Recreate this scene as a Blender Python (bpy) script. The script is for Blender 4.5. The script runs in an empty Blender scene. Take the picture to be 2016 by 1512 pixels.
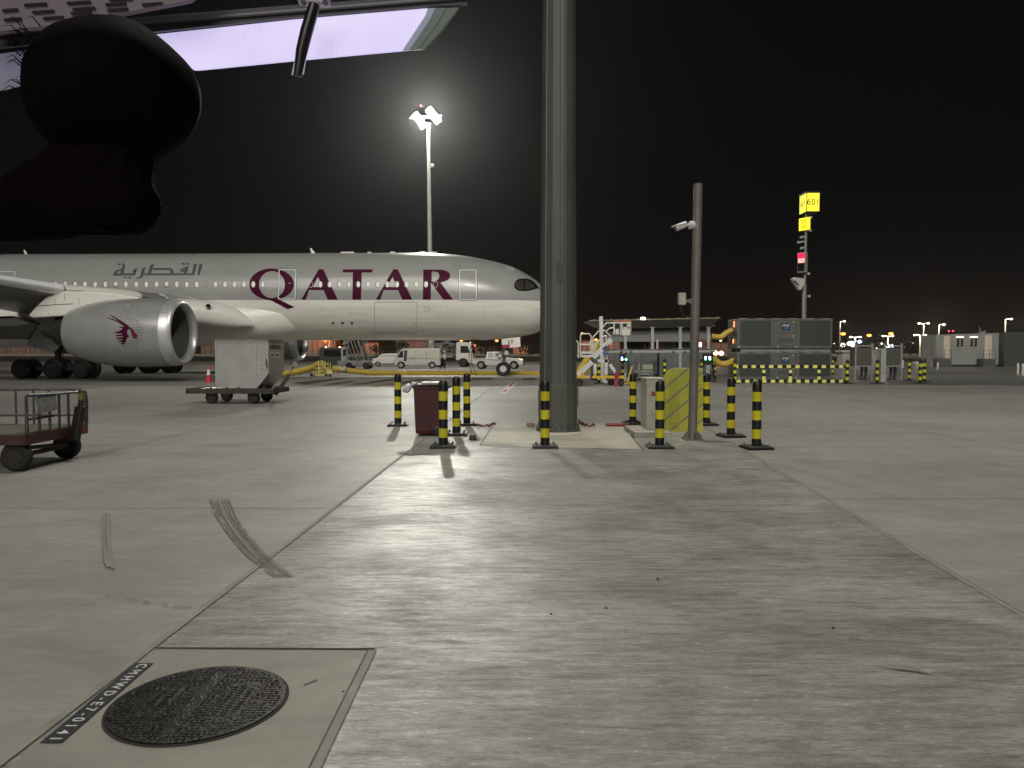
import bpy, bmesh, math, random
from math import sin, cos, pi, radians, sqrt, atan, tan
from mathutils import Vector, Matrix, Quaternion
random.seed(7)
SC = bpy.context.scene
COL = SC.collection

# ------------------------------------------------------------------ camera
F = 1500.0; CH = 1.7; TH = atan(64 / F)
cam = bpy.data.cameras.new("camera"); camo = bpy.data.objects.new("camera", cam); COL.objects.link(camo)
camo.location = (0, 0, CH); camo.rotation_euler = (pi / 2 - TH, 0, 0)
cam.sensor_width = 36; cam.lens = F / 2016 * 36; cam.clip_start = 0.05; cam.clip_end = 6000
SC.camera = camo

# ------------------------------------------------------------------ world, fill, exposure
W = bpy.data.worlds.new("World"); SC.world = W; W.use_nodes = True
nt = W.node_tree; nt.nodes.clear()
wo = nt.nodes.new("ShaderNodeOutputWorld")
sky = nt.nodes.new("ShaderNodeTexSky"); sky.sky_type = 'NISHITA'; sky.sun_disc = False
sky.sun_elevation = radians(38); sky.sun_rotation = radians(200)
bg1 = nt.nodes.new("ShaderNodeBackground"); bg1.inputs[1].default_value = 0.0002
nt.links.new(sky.outputs[0], bg1.inputs[0])
tc = nt.nodes.new("ShaderNodeTexCoord"); sep = nt.nodes.new("ShaderNodeSeparateXYZ")
nt.links.new(tc.outputs['Generated'], sep.inputs[0])
cr = nt.nodes.new("ShaderNodeValToRGB"); e = cr.color_ramp.elements
e[0].position = 0.0; e[0].color = (0.0085, 0.0050, 0.0036, 1)
e[1].position = 0.5; e[1].color = (0.0012, 0.0015, 0.0022, 1)
x = e.new(0.12); x.color = (0.0032, 0.0024, 0.0022, 1)
nt.links.new(sep.outputs[2], cr.inputs[0])
bg2 = nt.nodes.new("ShaderNodeBackground"); bg2.inputs[1].default_value = 1.0
nt.links.new(cr.outputs[0], bg2.inputs[0])
ad = nt.nodes.new("ShaderNodeAddShader"); nt.links.new(bg1.outputs[0], ad.inputs[0]); nt.links.new(bg2.outputs[0], ad.inputs[1])
nt.links.new(ad.outputs[0], wo.inputs[0])

sun = bpy.data.lights.new("apron_fill", 'SUN'); sun.energy = 1.42; sun.angle = radians(35); sun.color = (1.0, 0.965, 0.90)
suno = bpy.data.objects.new("apron_fill", sun); COL.objects.link(suno)
def aim(o, d):
    o.rotation_euler = Vector(d).to_track_quat('-Z', 'Y').to_euler()
aim(suno, (0.10, 0.82, -0.50))
vs = SC.view_settings; vs.view_transform = 'Standard'; vs.look = 'None'; vs.exposure = 0.0; vs.gamma = 1.0

# ------------------------------------------------------------------ pixel helpers (photo pixels 2016 x 1512)
def rayd(px, py):
    u = (px - 1008) / F; v = -(py - 756) / F
    d = Vector((u, cos(TH) + v * sin(TH), -sin(TH) + v * cos(TH)))
    return d / d.y
def at(px, py, Y): return Vector((0, 0, CH)) + rayd(px, py) * Y
def gnd(px, py, z=0.0):
    d = rayd(px, py); t = (z - CH) / d.z
    return Vector((0, 0, CH)) + d * t

# ------------------------------------------------------------------ materials
MATS = {}
def pm(name, col, rough=.5, metal=0, var=.12, scale=3, stretch=(1, 1, 1), bump=0, bscale=40, emis=None, es=0, coat=0, dirt=0, dcol=(.05, .045, .04)):
    if name in MATS: return MATS[name]
    m = bpy.data.materials.new(name); m.use_nodes = True; MATS[name] = m
    n = m.node_tree; b = n.nodes['Principled BSDF']; L = n.links.new
    b.inputs['Roughness'].default_value = rough; b.inputs['Metallic'].default_value = metal
    tcn = n.nodes.new("ShaderNodeTexCoord"); mp = n.nodes.new("ShaderNodeMapping"); mp.inputs['Scale'].default_value = stretch
    L(tcn.outputs['Object'], mp.inputs[0])
    nz = n.nodes.new("ShaderNodeTexNoise"); nz.inputs['Scale'].default_value = scale; nz.inputs['Detail'].default_value = 6
    L(mp.outputs[0], nz.inputs[0])
    mx = n.nodes.new("ShaderNodeMix"); mx.data_type = 'RGBA'
    a = [max(0, c * (1 - var)) for c in col]; z = [min(1, c * (1 + var)) for c in col]
    mr = n.nodes.new("ShaderNodeMapRange"); mr.inputs[1].default_value = .3; mr.inputs[2].default_value = .7
    L(nz.outputs[0], mr.inputs[0]); L(mr.outputs[0], mx.inputs[0])
    mx.inputs[6].default_value = (*a, 1); mx.inputs[7].default_value = (*z, 1)
    out = mx.outputs[2]
    if dirt:
        n2 = n.nodes.new("ShaderNodeTexNoise"); n2.inputs['Scale'].default_value = scale * 2.7; n2.inputs['Detail'].default_value = 8; n2.inputs['Roughness'].default_value = .7
        L(tcn.outputs['Object'], n2.inputs[0])
        r2 = n.nodes.new("ShaderNodeMapRange"); r2.inputs[1].default_value = .48; r2.inputs[2].default_value = .75; r2.inputs[4].default_value = dirt
        L(n2.outputs[0], r2.inputs[0])
        m2 = n.nodes.new("ShaderNodeMix"); m2.data_type = 'RGBA'; L(r2.outputs[0], m2.inputs[0]); L(out, m2.inputs[6]); m2.inputs[7].default_value = (*dcol, 1)
        out = m2.outputs[2]
    L(out, b.inputs['Base Color'])
    rr = n.nodes.new("ShaderNodeMapRange"); rr.inputs[3].default_value = max(0, rough - .08); rr.inputs[4].default_value = min(1, rough + .08)
    L(nz.outputs[0], rr.inputs[0]); L(rr.outputs[0], b.inputs['Roughness'])
    if coat: b.inputs['Coat Weight'].default_value = coat; b.inputs['Coat Roughness'].default_value = .08
    if bump:
        nb = n.nodes.new("ShaderNodeTexNoise"); nb.inputs['Scale'].default_value = bscale; nb.inputs['Detail'].default_value = 4
        L(mp.outputs[0], nb.inputs[0])
        bp = n.nodes.new("ShaderNodeBump"); bp.inputs['Strength'].default_value = bump; bp.inputs['Distance'].default_value = .02
        L(nb.outputs[0], bp.inputs['Height']); L(bp.outputs[0], b.inputs['Normal'])
    if emis:
        b.inputs['Emission Color'].default_value = (*emis, 1); b.inputs['Emission Strength'].default_value = es
    return m

def concrete(name, base, warm, broom=.35, rough=.5, patch=.3, contrast=.25, glossv=.2):
    m = bpy.data.materials.new(name); m.use_nodes = True
    n = m.node_tree; b = n.nodes['Principled BSDF']; L = n.links.new
    tcn = n.nodes.new("ShaderNodeTexCoord")
    def noise(sc, st, det=6, ro=.6, dist=0):
        mp = n.nodes.new("ShaderNodeMapping"); mp.inputs['Scale'].default_value = st; L(tcn.outputs['Object'], mp.inputs[0])
        z = n.nodes.new("ShaderNodeTexNoise"); z.inputs['Scale'].default_value = sc; z.inputs['Detail'].default_value = det; z.inputs['Roughness'].default_value = ro; z.inputs['Distortion'].default_value = dist
        L(mp.outputs[0], z.inputs[0]); return z.outputs[0]
    def rng(o, a, c, lo, hi):
        r = n.nodes.new("ShaderNodeMapRange"); r.inputs[1].default_value = a; r.inputs[2].default_value = c; r.inputs[3].default_value = lo; r.inputs[4].default_value = hi
        L(o, r.inputs[0]); return r.outputs[0]
    def mul(a, c, op='MULTIPLY'):
        q = n.nodes.new("ShaderNodeMath"); q.operation = op
        for i, v in ((0, a), (1, c)):
            if isinstance(v, (int, float)): q.inputs[i].default_value = v
            else: L(v, q.inputs[i])
        return q.outputs[0]
    big = noise(patch, (1, 1, 1), 8, .66, .5)
    mid = noise(1.3, (.55, 1.3, 1), 8, .68, .9)
    streak = noise(1.0, (3.2, 17, 1), 9, .74, .3)
    fine = noise(1.0, (17, 85, 1), 6, .8, .1)
    grain = noise(95, (1, 1, 1), 3, .6)
    v = mul(rng(big, .36, .64, 1 - contrast, 1 + contrast), rng(mid, .32, .68, 1 - contrast * .95, 1 + contrast * .95))
    v = mul(v, rng(streak, .34, .66, 1 - broom * .5, 1 + broom * .5))
    v = mul(v, rng(fine, .32, .68, 1 - broom * .5, 1 + broom * .55))
    v = mul(v, rng(grain, .3, .7, .92, 1.08))
    spk = noise(1.0, (30, 52, 1), 2, .5)
    v = mul(v, rng(spk, .64, .75, 1, 1 + broom * .9))
    mxc = n.nodes.new("ShaderNodeMix"); mxc.data_type = 'RGBA'; L(rng(mid, .3, .7, 0, 1), mxc.inputs[0])
    mxc.inputs[6].default_value = (*base, 1); mxc.inputs[7].default_value = (*warm, 1)
    sc = n.nodes.new("ShaderNodeVectorMath"); sc.operation = 'SCALE'; L(mxc.outputs[2], sc.inputs[0]); L(v, sc.inputs[3])
    L(sc.outputs[0], b.inputs['Base Color'])
    L(rng(mul(streak, big, 'ADD'), .75, 1.25, rough + glossv * .5, rough - glossv * .5), b.inputs['Roughness'])
    bp = n.nodes.new("ShaderNodeBump"); bp.inputs['Strength'].default_value = .55; bp.inputs['Distance'].default_value = .004
    L(mul(mul(fine, 1.0), mul(streak, .8), 'ADD'), bp.inputs['Height']); L(bp.outputs[0], b.inputs['Normal'])
    return m

# ------------------------------------------------------------------ mesh builder
class MB:
    def __init__(s): s.v = []; s.f = []; s.k = []; s.mi = 0; s.M = None
    def m(s, i): s.mi = i; return s
    def V(s, p):
        p = Vector(p); 
        if s.M is not None: p = s.M @ p
        s.v.append(p); return len(s.v) - 1
    def face(s, idx, k=None): s.f.append(tuple(idx)); s.k.append(s.mi if k is None else k)
    def box(s, c, d, R=None, taper=1.0):
        c = Vector(c); hx, hy, hz = d[0] / 2, d[1] / 2, d[2] / 2; i0 = len(s.v)
        for z in (-1, 1):
            t = taper if z > 0 else 1
            for (a, b) in ((-1, -1), (1, -1), (1, 1), (-1, 1)):
                p = Vector((a * hx * t, b * hy * t, z * hz))
                if R is not None: p = R @ p
                s.V(c + p)
        for q in ((0, 3, 2, 1), (4, 5, 6, 7), (0, 1, 5, 4), (1, 2, 6, 5), (2, 3, 7, 6), (3, 0, 4, 7)): s.face([i0 + j for j in q])
        return s
    def bar(s, p, q, w, h=None, up=(0, 0, 1)):
        p = Vector(p); q = Vector(q); h = h or w; d = (q - p); L = d.length; d.normalize()
        u = Vector(up)
        if abs(d.dot(u)) > .99: u = Vector((0, 1, 0))
        sx = d.cross(u).normalized(); uu = sx.cross(d)
        R = Matrix((sx, d, uu)).transposed()
        return s.box((p + q) / 2, (w, L, h), R)
    def frame(s, d):
        d = Vector(d).normalized(); u = Vector((0, 0, 1)) if abs(d.z) < .9 else Vector((1, 0, 0))
        a = d.cross(u).normalized(); return a, d.cross(a)
    def tube(s, pts, r, n=10, cap=True, rings=None):
        pts = [Vector(p) for p in pts]; N = len(pts); base = []
        for i, p in enumerate(pts):
            d = (pts[min(i + 1, N - 1)] - pts[max(i - 1, 0)]).normalized()
            a, b = s.frame(d)
            if i > 0:
                b = d.cross(pa).normalized() if d.cross(pa).length > .2 else b
                a = b.cross(d)
            pa = a
            rr = r[i] if isinstance(r, (list, tuple)) else r
            base.append([s.V(p + (a * cos(2 * pi * j / n) + b * sin(2 * pi * j / n)) * rr) for j in range(n)])
        for i in range(N - 1):
            for j in range(n): s.face((base[i][j], base[i][(j + 1) % n], base[i + 1][(j + 1) % n], base[i + 1][j]))
        if cap: s.face(base[0][::-1]); s.face(base[-1])
        return s
    def cyl(s, p, q, r, r2=None, n=16): return s.tube([p, q], [r, r if r2 is None else r2], n)
    def lathe(s, prof, c=(0, 0, 0), ax=(0, 0, 1), n=24, cap=True, kf=None):
        # prof: list of (h, r) along axis
        c = Vector(c); ax = Vector(ax).normalized(); a, b = s.frame(ax); rows = []
        for (h, r) in prof:
            rows.append([s.V(c + ax * h + (a * cos(2 * pi * j / n) + b * sin(2 * pi * j / n)) * max(r, 1e-4)) for j in range(n)])
        for i in range(len(rows) - 1):
            for j in range(n): s.face((rows[i][j], rows[i][(j + 1) % n], rows[i + 1][(j + 1) % n], rows[i + 1][j]), kf(i) if kf else None)
        if cap:
            s.face(rows[0][::-1], kf(0) if kf else None); s.face(rows[-1], kf(len(rows) - 2) if kf else None)
        return s
    def prism(s, poly, d):      # poly: list of 3D points (planar), extruded by vector d
        d = Vector(d); i0 = len(s.v); n = len(poly)
        for p in poly: s.V(Vector(p))
        for p in poly: s.V(Vector(p) + d)
        s.face(list(range(i0, i0 + n))[::-1]); s.face(range(i0 + n, i0 + 2 * n))
        for j in range(n): s.face((i0 + j, i0 + (j + 1) % n, i0 + n + (j + 1) % n, i0 + n + j))
        return s
    def build(s, name, mats, parent=None, smooth=False, bevel=0, world=False, seg=2, angle=35):
        me = bpy.data.meshes.new(name)
        off = Vector((0, 0, 0))
        if world and parent is not None: off = wloc(parent)
        me.from_pydata([tuple(p - off) for p in s.v], [], s.f)
        if not isinstance(mats, (list, tuple)): mats = [mats]
        for m in mats: me.materials.append(m)
        me.polygons.foreach_set('material_index', [min(k, len(mats) - 1) for k in s.k])
        me.update()
        bm = bmesh.new(); bm.from_mesh(me); bmesh.ops.recalc_face_normals(bm, faces=bm.faces); bm.to_mesh(me); bm.free()
        if smooth:
            me.polygons.foreach_set('use_smooth', [True] * len(me.polygons))
            me.set_sharp_from_angle(angle=radians(angle))
        o = bpy.data.objects.new(name, me); COL.objects.link(o)
        if parent is not None: o.parent = parent
        if bevel:
            bv = o.modifiers.new("bevel", 'BEVEL'); bv.width = bevel; bv.segments = seg; bv.limit_method = 'ANGLE'; bv.angle_limit = radians(40)
        return o
def wloc(o):
    p = o.location.copy()
    while o.parent is not None: o = o.parent; p = p + o.location
    return p
def tag(o, label, cat, group=None, kind=None):
    if label: o['label'] = label
    if cat: o['category'] = cat
    if group: o['group'] = group
    if kind: o['kind'] = kind
    return o
def thing(name, label, cat, loc=(0, 0, 0), rz=0, group=None):
    o = bpy.data.objects.new(name, None); COL.objects.link(o); o.location = loc; o.rotation_euler = (0, 0, rz); o.empty_display_size = .2
    return tag(o, label, cat, group)
def dup(root, loc, rz=0, label=None, group=None, scale=None):
    def cp(o, par):
        c = o.copy(); COL.objects.link(c)
        if par is not None: c.parent = par
        for ch in list(o.children): cp(ch, c)
        return c
    kids = list(root.children)
    r = root.copy(); COL.objects.link(r); r.location = loc; r.rotation_euler = (0, 0, rz)
    if scale: r.scale = (scale,) * 3
    if label: r['label'] = label
    if group: r['group'] = group
    for ch in kids: cp(ch, r)
    return r
def struct(o): o['kind'] = 'structure'; return o
def sheet(name, pts, z, m, parent=None):
    b = MB(); b.face([b.V((p[0], p[1], z)) for p in pts]); o = b.build(name, m, parent)
    return struct(o) if parent is None else o
def text(name, s, size, M, mat, parent, depth=.003, align='CENTER', spacing=1.0, sx=1.0, bold=0):
    cu = bpy.data.curves.new(name, 'FONT'); cu.body = s; cu.size = size; cu.extrude = depth; cu.align_x = align; cu.align_y = 'CENTER'; cu.space_character = spacing; cu.offset = bold
    t = bpy.data.objects.new(name, cu); COL.objects.link(t)
    dg = bpy.context.evaluated_depsgraph_get(); me = bpy.data.meshes.new_from_object(t.evaluated_get(dg))
    bpy.data.objects.remove(t)
    me.transform(M @ Matrix.Diagonal((sx, 1, 1, 1))); me.materials.clear(); me.materials.append(mat)
    o = bpy.data.objects.new(name, me); COL.objects.link(o); o.parent = parent
    return o
def facing(loc, right=(1, 0, 0), up=(0, 0, 1)):
    r = Vector(right).normalized(); u = Vector(up).normalized(); n = r.cross(u)
    M = Matrix((r, u, n)).transposed().to_4x4(); M.translation = Vector(loc); return M

# common materials
BLK = pm('black_rubber', (.007, .007, .008), .45, var=.25, scale=8, bump=.05)
DARK = pm('dark_steel', (.03, .03, .032), .55, .3, var=.3, scale=6)
GALV = pm('galvanised_steel', (.23, .23, .21), .5, .55, var=.22, scale=5, stretch=(1, 1, .25), bump=.08, bscale=30, dirt=.35, dcol=(.10, .095, .085))
WHITEP = pm('white_paint', (.72, .72, .69), .42, var=.06, scale=4, dirt=.18, dcol=(.3, .28, .25))
BOLT = pm('bolt_metal', (.30, .30, .29), .35, .9, var=.2, scale=30)
GLASS = pm('dark_glass', (.01, .012, .014), .08, 0, var=.2, scale=2, coat=.6)
def lampmat(name, col, s): return pm(name, col, .5, emis=col, es=s)
def light(kind, name, loc, e, col, r=.3, d=None, ang=None, blend=.6):
    l = bpy.data.lights.new(name, kind); l.energy = e; l.color = col; l.shadow_soft_size = r
    if kind == 'SPOT': l.spot_size = radians(ang); l.spot_blend = blend
    o = bpy.data.objects.new(name, l); COL.objects.link(o); o.location = loc
    if d is not None: aim(o, d)
    return o

# ------------------------------------------------------------------ SETTING: ground
apron_m = concrete('apron_concrete', (.262, .256, .235), (.272, .263, .238), broom=.17, rough=.52, patch=.16, contrast=.16, glossv=.16)
strip_m = concrete('broomed_concrete', (.226, .225, .208), (.25, .248, .229), broom=.85, rough=.42, patch=.6, contrast=.27, glossv=.34)
far_m = concrete('far_concrete', (.20, .197, .18), (.225, .22, .20), broom=.35, rough=.42, patch=.09, contrast=.3)
slab_m = concrete('smooth_slab', (.235, .225, .195), (.25, .235, .20), broom=.05, rough=.6, patch=.8, contrast=.13, glossv=.1)
pad_m = concrete('pole_pad_concrete', (.36, .34, .28), (.40, .37, .30), broom=.12, rough=.6, patch=.6, contrast=.15)
verge_m = pm('dark_verge', (.018, .016, .012), .95, var=.4, scale=.15, bump=.3, bscale=1)
struct(sheet('ground', [(-700, -60), (700, -60), (700, 900), (-700, 900)], -.02, verge_m))
sheet('apron', [(-180, -40), (200, -40), (200, 127), (-180, 127)], 0, apron_m)
sheet('road', [(-180, 38.5), (200, 38.5), (200, 126), (-180, 126)], .004, far_m)
def XL(Y): return -2.07 + (Y - 4.26) * .035
def XR(Y): return 3.28 + (Y - 4.88) * .086
sheet('path', [(XL(-3), -3), (XR(-3), -3), (XR(14.9), 14.9), (XL(14.9), 14.9)], .004, strip_m)
joint_m = pm('joint_sealant', (.235, .222, .19), .7, var=.2, scale=3)
jdark_m = pm('joint_gap', (.03, .027, .024), .9, var=.3, scale=5)
jsoft_m = pm('joint_shadow', (.10, .092, .078), .9, var=.4, scale=4)
def line(name, a, b, w, z, m):
    a = Vector((a[0], a[1], 0)); b = Vector((b[0], b[1], 0)); d = (b - a).normalized(); s_ = Vector((-d.y, d.x, 0)) * w / 2
    N = max(1, int((b - a).length / 1.2)); mb = MB(); rows = []
    for i in range(N + 1):
        p = a.lerp(b, i / N); j = 1 + random.uniform(-.12, .12)
        rows.append((mb.V((p + s_ * j) + Vector((0, 0, z))), mb.V((p - s_ * j) + Vector((0, 0, z)))))
    for i in range(N): mb.face((rows[i][0], rows[i][1], rows[i + 1][1], rows[i + 1][0]))
    return struct(mb.build(name, m))
line('joint_line', (XL(-3), -3), (XL(37), 37), .045, .008, joint_m)
line('joint_line', (XL(-3) + .028, -3), (XL(37) + .028, 37), .007, .0105, jsoft_m)
line('joint_line', (XR(-3), -3), (XR(37), 37), .035, .008, joint_m)
line('joint_line', (XR(-3) + .024, -3), (XR(37) + .024, 37), .009, .0105, jsoft_m)
for (x0, x1, y, w) in ((-20, XL(8.1), 8.15, .012), (XL(8.1), XR(8.1), 8.3, .010), (XR(8.7), 22, 8.72, .014), (XR(12), 26, 13.4, .012), (-26, XL(13.9), 13.6, .01), (XL(13.7), XR(13.7), 13.05, .012)):
    line('joint_line', (x0, y), (x1, y + .03), w, .0085, jsoft_m)
for (x0, y0, y1) in ((-7.2, -3, 37), (-12.3, 2, 37), (8.5, 3, 37), (14, 5, 37), (19.5, 10, 37)):
    line('joint_line', (x0, y0), (x0 + (y1 - y0) * .02, y1), .02, .006, joint_m)
# white painted lines
linep = pm('white_line_paint', (.5, .49, .45), .6, var=.2, scale=4, dirt=.4, dcol=(.2, .19, .17))
line('road_marking', (3.3, 30.2), (22, 30.2), .10, .009, linep)
line('road_marking', tuple(gnd(640, 743.5).xy), tuple(gnd(1062, 743.5).xy), .6, .010, linep)
line('road_marking', tuple(gnd(1062, 743.5).xy), tuple(gnd(1240, 744.5).xy), .5, .010, linep)
for (x0, x1, yy, w) in ((560, 1060, 719.5, .9), (700, 1060, 714.5, 1.2), (0, 360, 762, .09), (1140, 2016, 764, .05)):
    line('road_marking', tuple(gnd(x0, yy).xy), tuple(gnd(x1, yy).xy), w, .0095, linep)
redp = pm('red_line_paint', (.22, .03, .035), .6, var=.3, scale=6)
blkp = pm('black_line_paint', (.035, .032, .03), .6, var=.4, scale=2)
orp = pm('orange_line_paint', (.26, .15, .05), .6, var=.4, scale=2)
def gp(*pts, z=.012): return [tuple(gnd(a, b).xy) for a, b in pts]
sheet('road_marking', gp((982, 775), (1005.6, 753), (1017.7, 753.4), (997, 776)), .012, linep)
sheet('road_marking', gp((998.6, 762.7), (1008.8, 753.4), (1014.2, 753.7), (1004.3, 762.7)), .016, redp)
sheet('road_marking', gp((988.5, 772), (993.5, 767.5), (1000, 767.5), (996.5, 772)), .016, redp)
for (a, b, c_, d) in (((575, 754), (668, 744.5), (683, 745), (600, 758)), ((640, 757), (690, 749.5), (705, 750), (660, 757.5)), ((690, 757), (770, 746), (790, 747), (712, 757.5)), ((760, 757), (830, 746), (848, 746.5), (785, 757.5))):
    sheet('road_marking', gp(a, b, c_, d), .012, blkp)
for (a, b, c_, d) in (((592, 765), (650, 757.5), (653, 758), (598, 765.5)), ((660, 765), (730, 754.5), (733, 755), (666, 765.5)), ((725, 762), (790, 752.5), (793, 753), (731, 762.5))):
    sheet('road_marking', gp(a, b, c_, d), .013, orp)
for (x0, x1) in ((926, 974), (1027, 1058)):
    sheet('road_marking', gp((x0, 747.8), (x0 + 4, 744.6), (x1, 744.4), (x1 - 6, 747.8)), .014, blkp)
    sheet('road_marking', gp((x0 - 1, 748.6), (x0, 747.8), (x1 - 6, 747.8), (x1 - 7, 748.6)), .014, orp)
# tyre marks and stains
tyre_m = pm('tyre_mark_rubber', (.165, .157, .14), .5, var=.35, scale=30, stretch=(1, .3, 1))
tyre2_m = pm('old_stain', (.222, .212, .187), .55, var=.2, scale=9)
def ribbon(pts, w, z, m, gaps=0):
    P = [gnd(*p) for p in pts]; mb = MB(); fine = []
    for i in range(len(P) - 1):
        for k in range(6): fine.append(P[i].lerp(P[i + 1], k / 6))
    fine.append(P[-1])
    for i in range(len(fine) - 1):
        if random.random() < gaps: continue
        a, b = fine[i], fine[i + 1]; d = (b - a).normalized(); s_ = Vector((-d.y, d.x, 0)) * w / 2 * random.uniform(.75, 1.1)
        up = Vector((0, 0, z)); mb.face((mb.V(a + s_ + up), mb.V(a - s_ + up), mb.V(b - s_ + up), mb.V(b + s_ + up)))
    return struct(mb.build('tyre_mark', m))
for k, off in enumerate((-.07, -.045, -.018, .018, .045, .07)):
    pts = [(432, 985), (446, 1020), (470, 1055), (500, 1090), (530, 1115), (560, 1138)]
    q = [(a + off * 260, b) for a, b in pts]
    ribbon(q, .012 if k % 2 else .02, .0125 + k * .0004, tyre_m, .03)
for k, off in enumerate((-5, 3)):
    ribbon([(210 + off, 1012), (209 + off, 1060), (213 + off, 1105), (220 + off, 1122)], .03, .0118 + k * .0004, tyre2_m, .1)
ribbon([(185, 1172), (260, 1182), (330, 1194), (400, 1202)], .012, .012, tyre_m, .45)
ribbon([(300, 1290), (305, 1289)], .01, .012, tyre_m)
def blob(pts, z, m):
    P = [gnd(*p) for p in pts]; c = sum(P, Vector()) / len(P); mb = MB(); N = 36; vs_ = []
    for i in range(N):
        f = i / N * len(P); a = P[int(f) % len(P)]; b = P[(int(f) + 1) % len(P)]; p = a.lerp(b, f - int(f)); p = c + (p - c) * random.uniform(.78, 1.08)
        vs_.append(mb.V((p.x, p.y, z)))
    mb.face(vs_); return struct(mb.build('ground_stain', m))
blob([(1735, 1318), (1790, 1314), (1840, 1333), (1800, 1326)], .013, tyre2_m)
for (a, b, s_) in ((1295, 1143, .012), (1193, 1201, .01), (1085, 1213, .009), (676, 1366, .006), (1640, 1240, .01)):
    P = gnd(a, b); m_ = MB(); m_.lathe([(0, s_), (s_ * .5, s_ * .9), (s_ * .8, s_ * .3)], c=(P.x, P.y, .012), n=7)
    tag(m_.build('pebble', BLK), {1295: 'small black pebble on the striped concrete right of the centre', 1193: 'tiny dark speck of grit below the middle of the pavement', 1085: 'tiny dark speck of grit near the middle of the pavement', 676: 'tiny black pebble on the sealed joint right of the manhole', 1640: 'tiny dark pebble on the right part of the pavement'}[a], 'pebble')
# manhole slab
sl = [gnd(283, 1290), gnd(718, 1292), gnd(590, 1512), gnd(0, 1512)]
Ys = 4.27; slabX0, slabX1 = -2.035, -.80
sheet('manhole_slab', [(slabX0 - .02, 2.5), (slabX1, 2.5), (slabX1 - .01, Ys), (slabX0, Ys)], .009, slab_m)
line('joint_line', (slabX0, Ys + .005), (slabX1 + .02, Ys - .01), .02, .0125, jdark_m)
line('joint_line', (slabX1, 2.5), (slabX1 + .01, Ys), .045, .0125, joint_m)
line('joint_line', (slabX1 - .026, 2.5), (slabX1 - .016, Ys), .008, .014, jsoft_m)
line('joint_line', tuple(gnd(598, 1353).xy), tuple(gnd(625, 1343).xy), .008, .0135, jdark_m)
# pad round the mast
sheet('mast_pad', [tuple(gnd(a, b).xy) for a, b in ((945, 878), (1266, 886), (1224, 836), (976, 830))], .010, pad_m)
line('joint_line', tuple(gnd(945, 878).xy), tuple(gnd(976, 830).xy), .02, .0125, jdark_m)
line('joint_line', tuple(gnd(1266, 888).xy), tuple(gnd(1224, 836).xy), .02, .0125, jdark_m)
line('joint_line', tuple(gnd(945, 876).xy), tuple(gnd(1060, 876).xy), .02, .0125, jdark_m)

# ------------------------------------------------------------------ manhole cover + stencil
mc = Vector((-1.505, 3.60, .012))
t = thing('manhole_cover', 'round dark cast iron manhole cover set in the pale concrete slab', 'manhole cover', mc)
iron = pm('cast_iron', (.022, .021, .019), .42, .55, var=.5, scale=9, bump=.5, bscale=60, dirt=.25, dcol=(.06, .055, .045))
gapm = jdark_m
MB().lathe([(0, .415), (.003, .415)], n=72).build('frame_ring', gapm, t)
m_ = MB(); m_.lathe([(.0035, .402), (.010, .402), (.0105, .398)], n=72); m_.build('cover_plate', iron, t, smooth=True)
m_ = MB(); h_ = .0105
for i in range(-16, 17):
    for j in range(-16, 17):
        x_ = i * .0245 + (.006 if j % 2 else 0); y_ = j * .0245
        r_ = sqrt(x_ * x_ + y_ * y_)
        if r_ > .38: continue
        if -.05 < x_ < .015 and abs(y_) < .34: continue
        if (-.25 < x_ < -.13 and abs(y_) < .15): continue
        if (.10 < x_ < .24 and abs(y_) < .2): continue
        if random.random() < .12: continue
        m_.box((x_, y_, h_ + .0014), (.016, .011 if (i + j) % 2 else .016, .003))
for x_ in (-.26, -.12, .09, .25): m_.box((x_, 0, h_ + .0016), (.007, .34 if x_ in (-.26, -.12) else .42, .004))
for x_ in (-.052, .018): m_.box((x_, 0, h_ + .0016), (.006, .66, .0035))
m_.build('raised_pattern', iron, t)
for k, (x_, n_, s_) in enumerate(((-.215, 9, .012), (-.165, 8, .012), (.125, 12, .012), (.165, 13, .012), (.21, 10, .012))):
    m_ = MB()
    for j in range(n_):
        y_ = (j - (n_ - 1) / 2) * .026
        m_.box((x_, y_, h_ + .0014), (.024, .005, .003)); 
        if j % 2: m_.box((x_ + .009, y_ + .006, h_ + .0014), (.005, .010, .003))
        if j % 3: m_.box((x_ - .009, y_ + .006, h_ + .0014), (.005, .010, .003))
    m_.build('raised_lettering', iron, t)
for (x_, y_) in ((.02, .31), (-.02, -.31)):
    MB().box((x_, y_, h_ + .001), (.05, .02, .001)).build('lift_slot', gapm, t)
st = thing('stencil_strip', 'black painted strip with white code CMHWD-E7-0141 beside the manhole', 'painted sign', (-1.99, 3.64, .0125))
stm = pm('stencil_black', (.016, .016, .022), .6, var=.3, scale=20, dirt=.12, dcol=(.12, .11, .1))
stw = pm('stencil_white', (.62, .62, .60), .6, var=.12, scale=40)
b_ = MB(); b_.box((0, 0, .0008), (.095, .84, .0016)); b_.build('strip', stm, st)
text('lettering', 'CMHWD-E7-0141', .074, facing((0, 0, .0022), (0, -1, 0), (1, 0, 0)), stw, st, depth=.0004, spacing=1.52, sx=1.02, bold=.0003)

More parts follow.
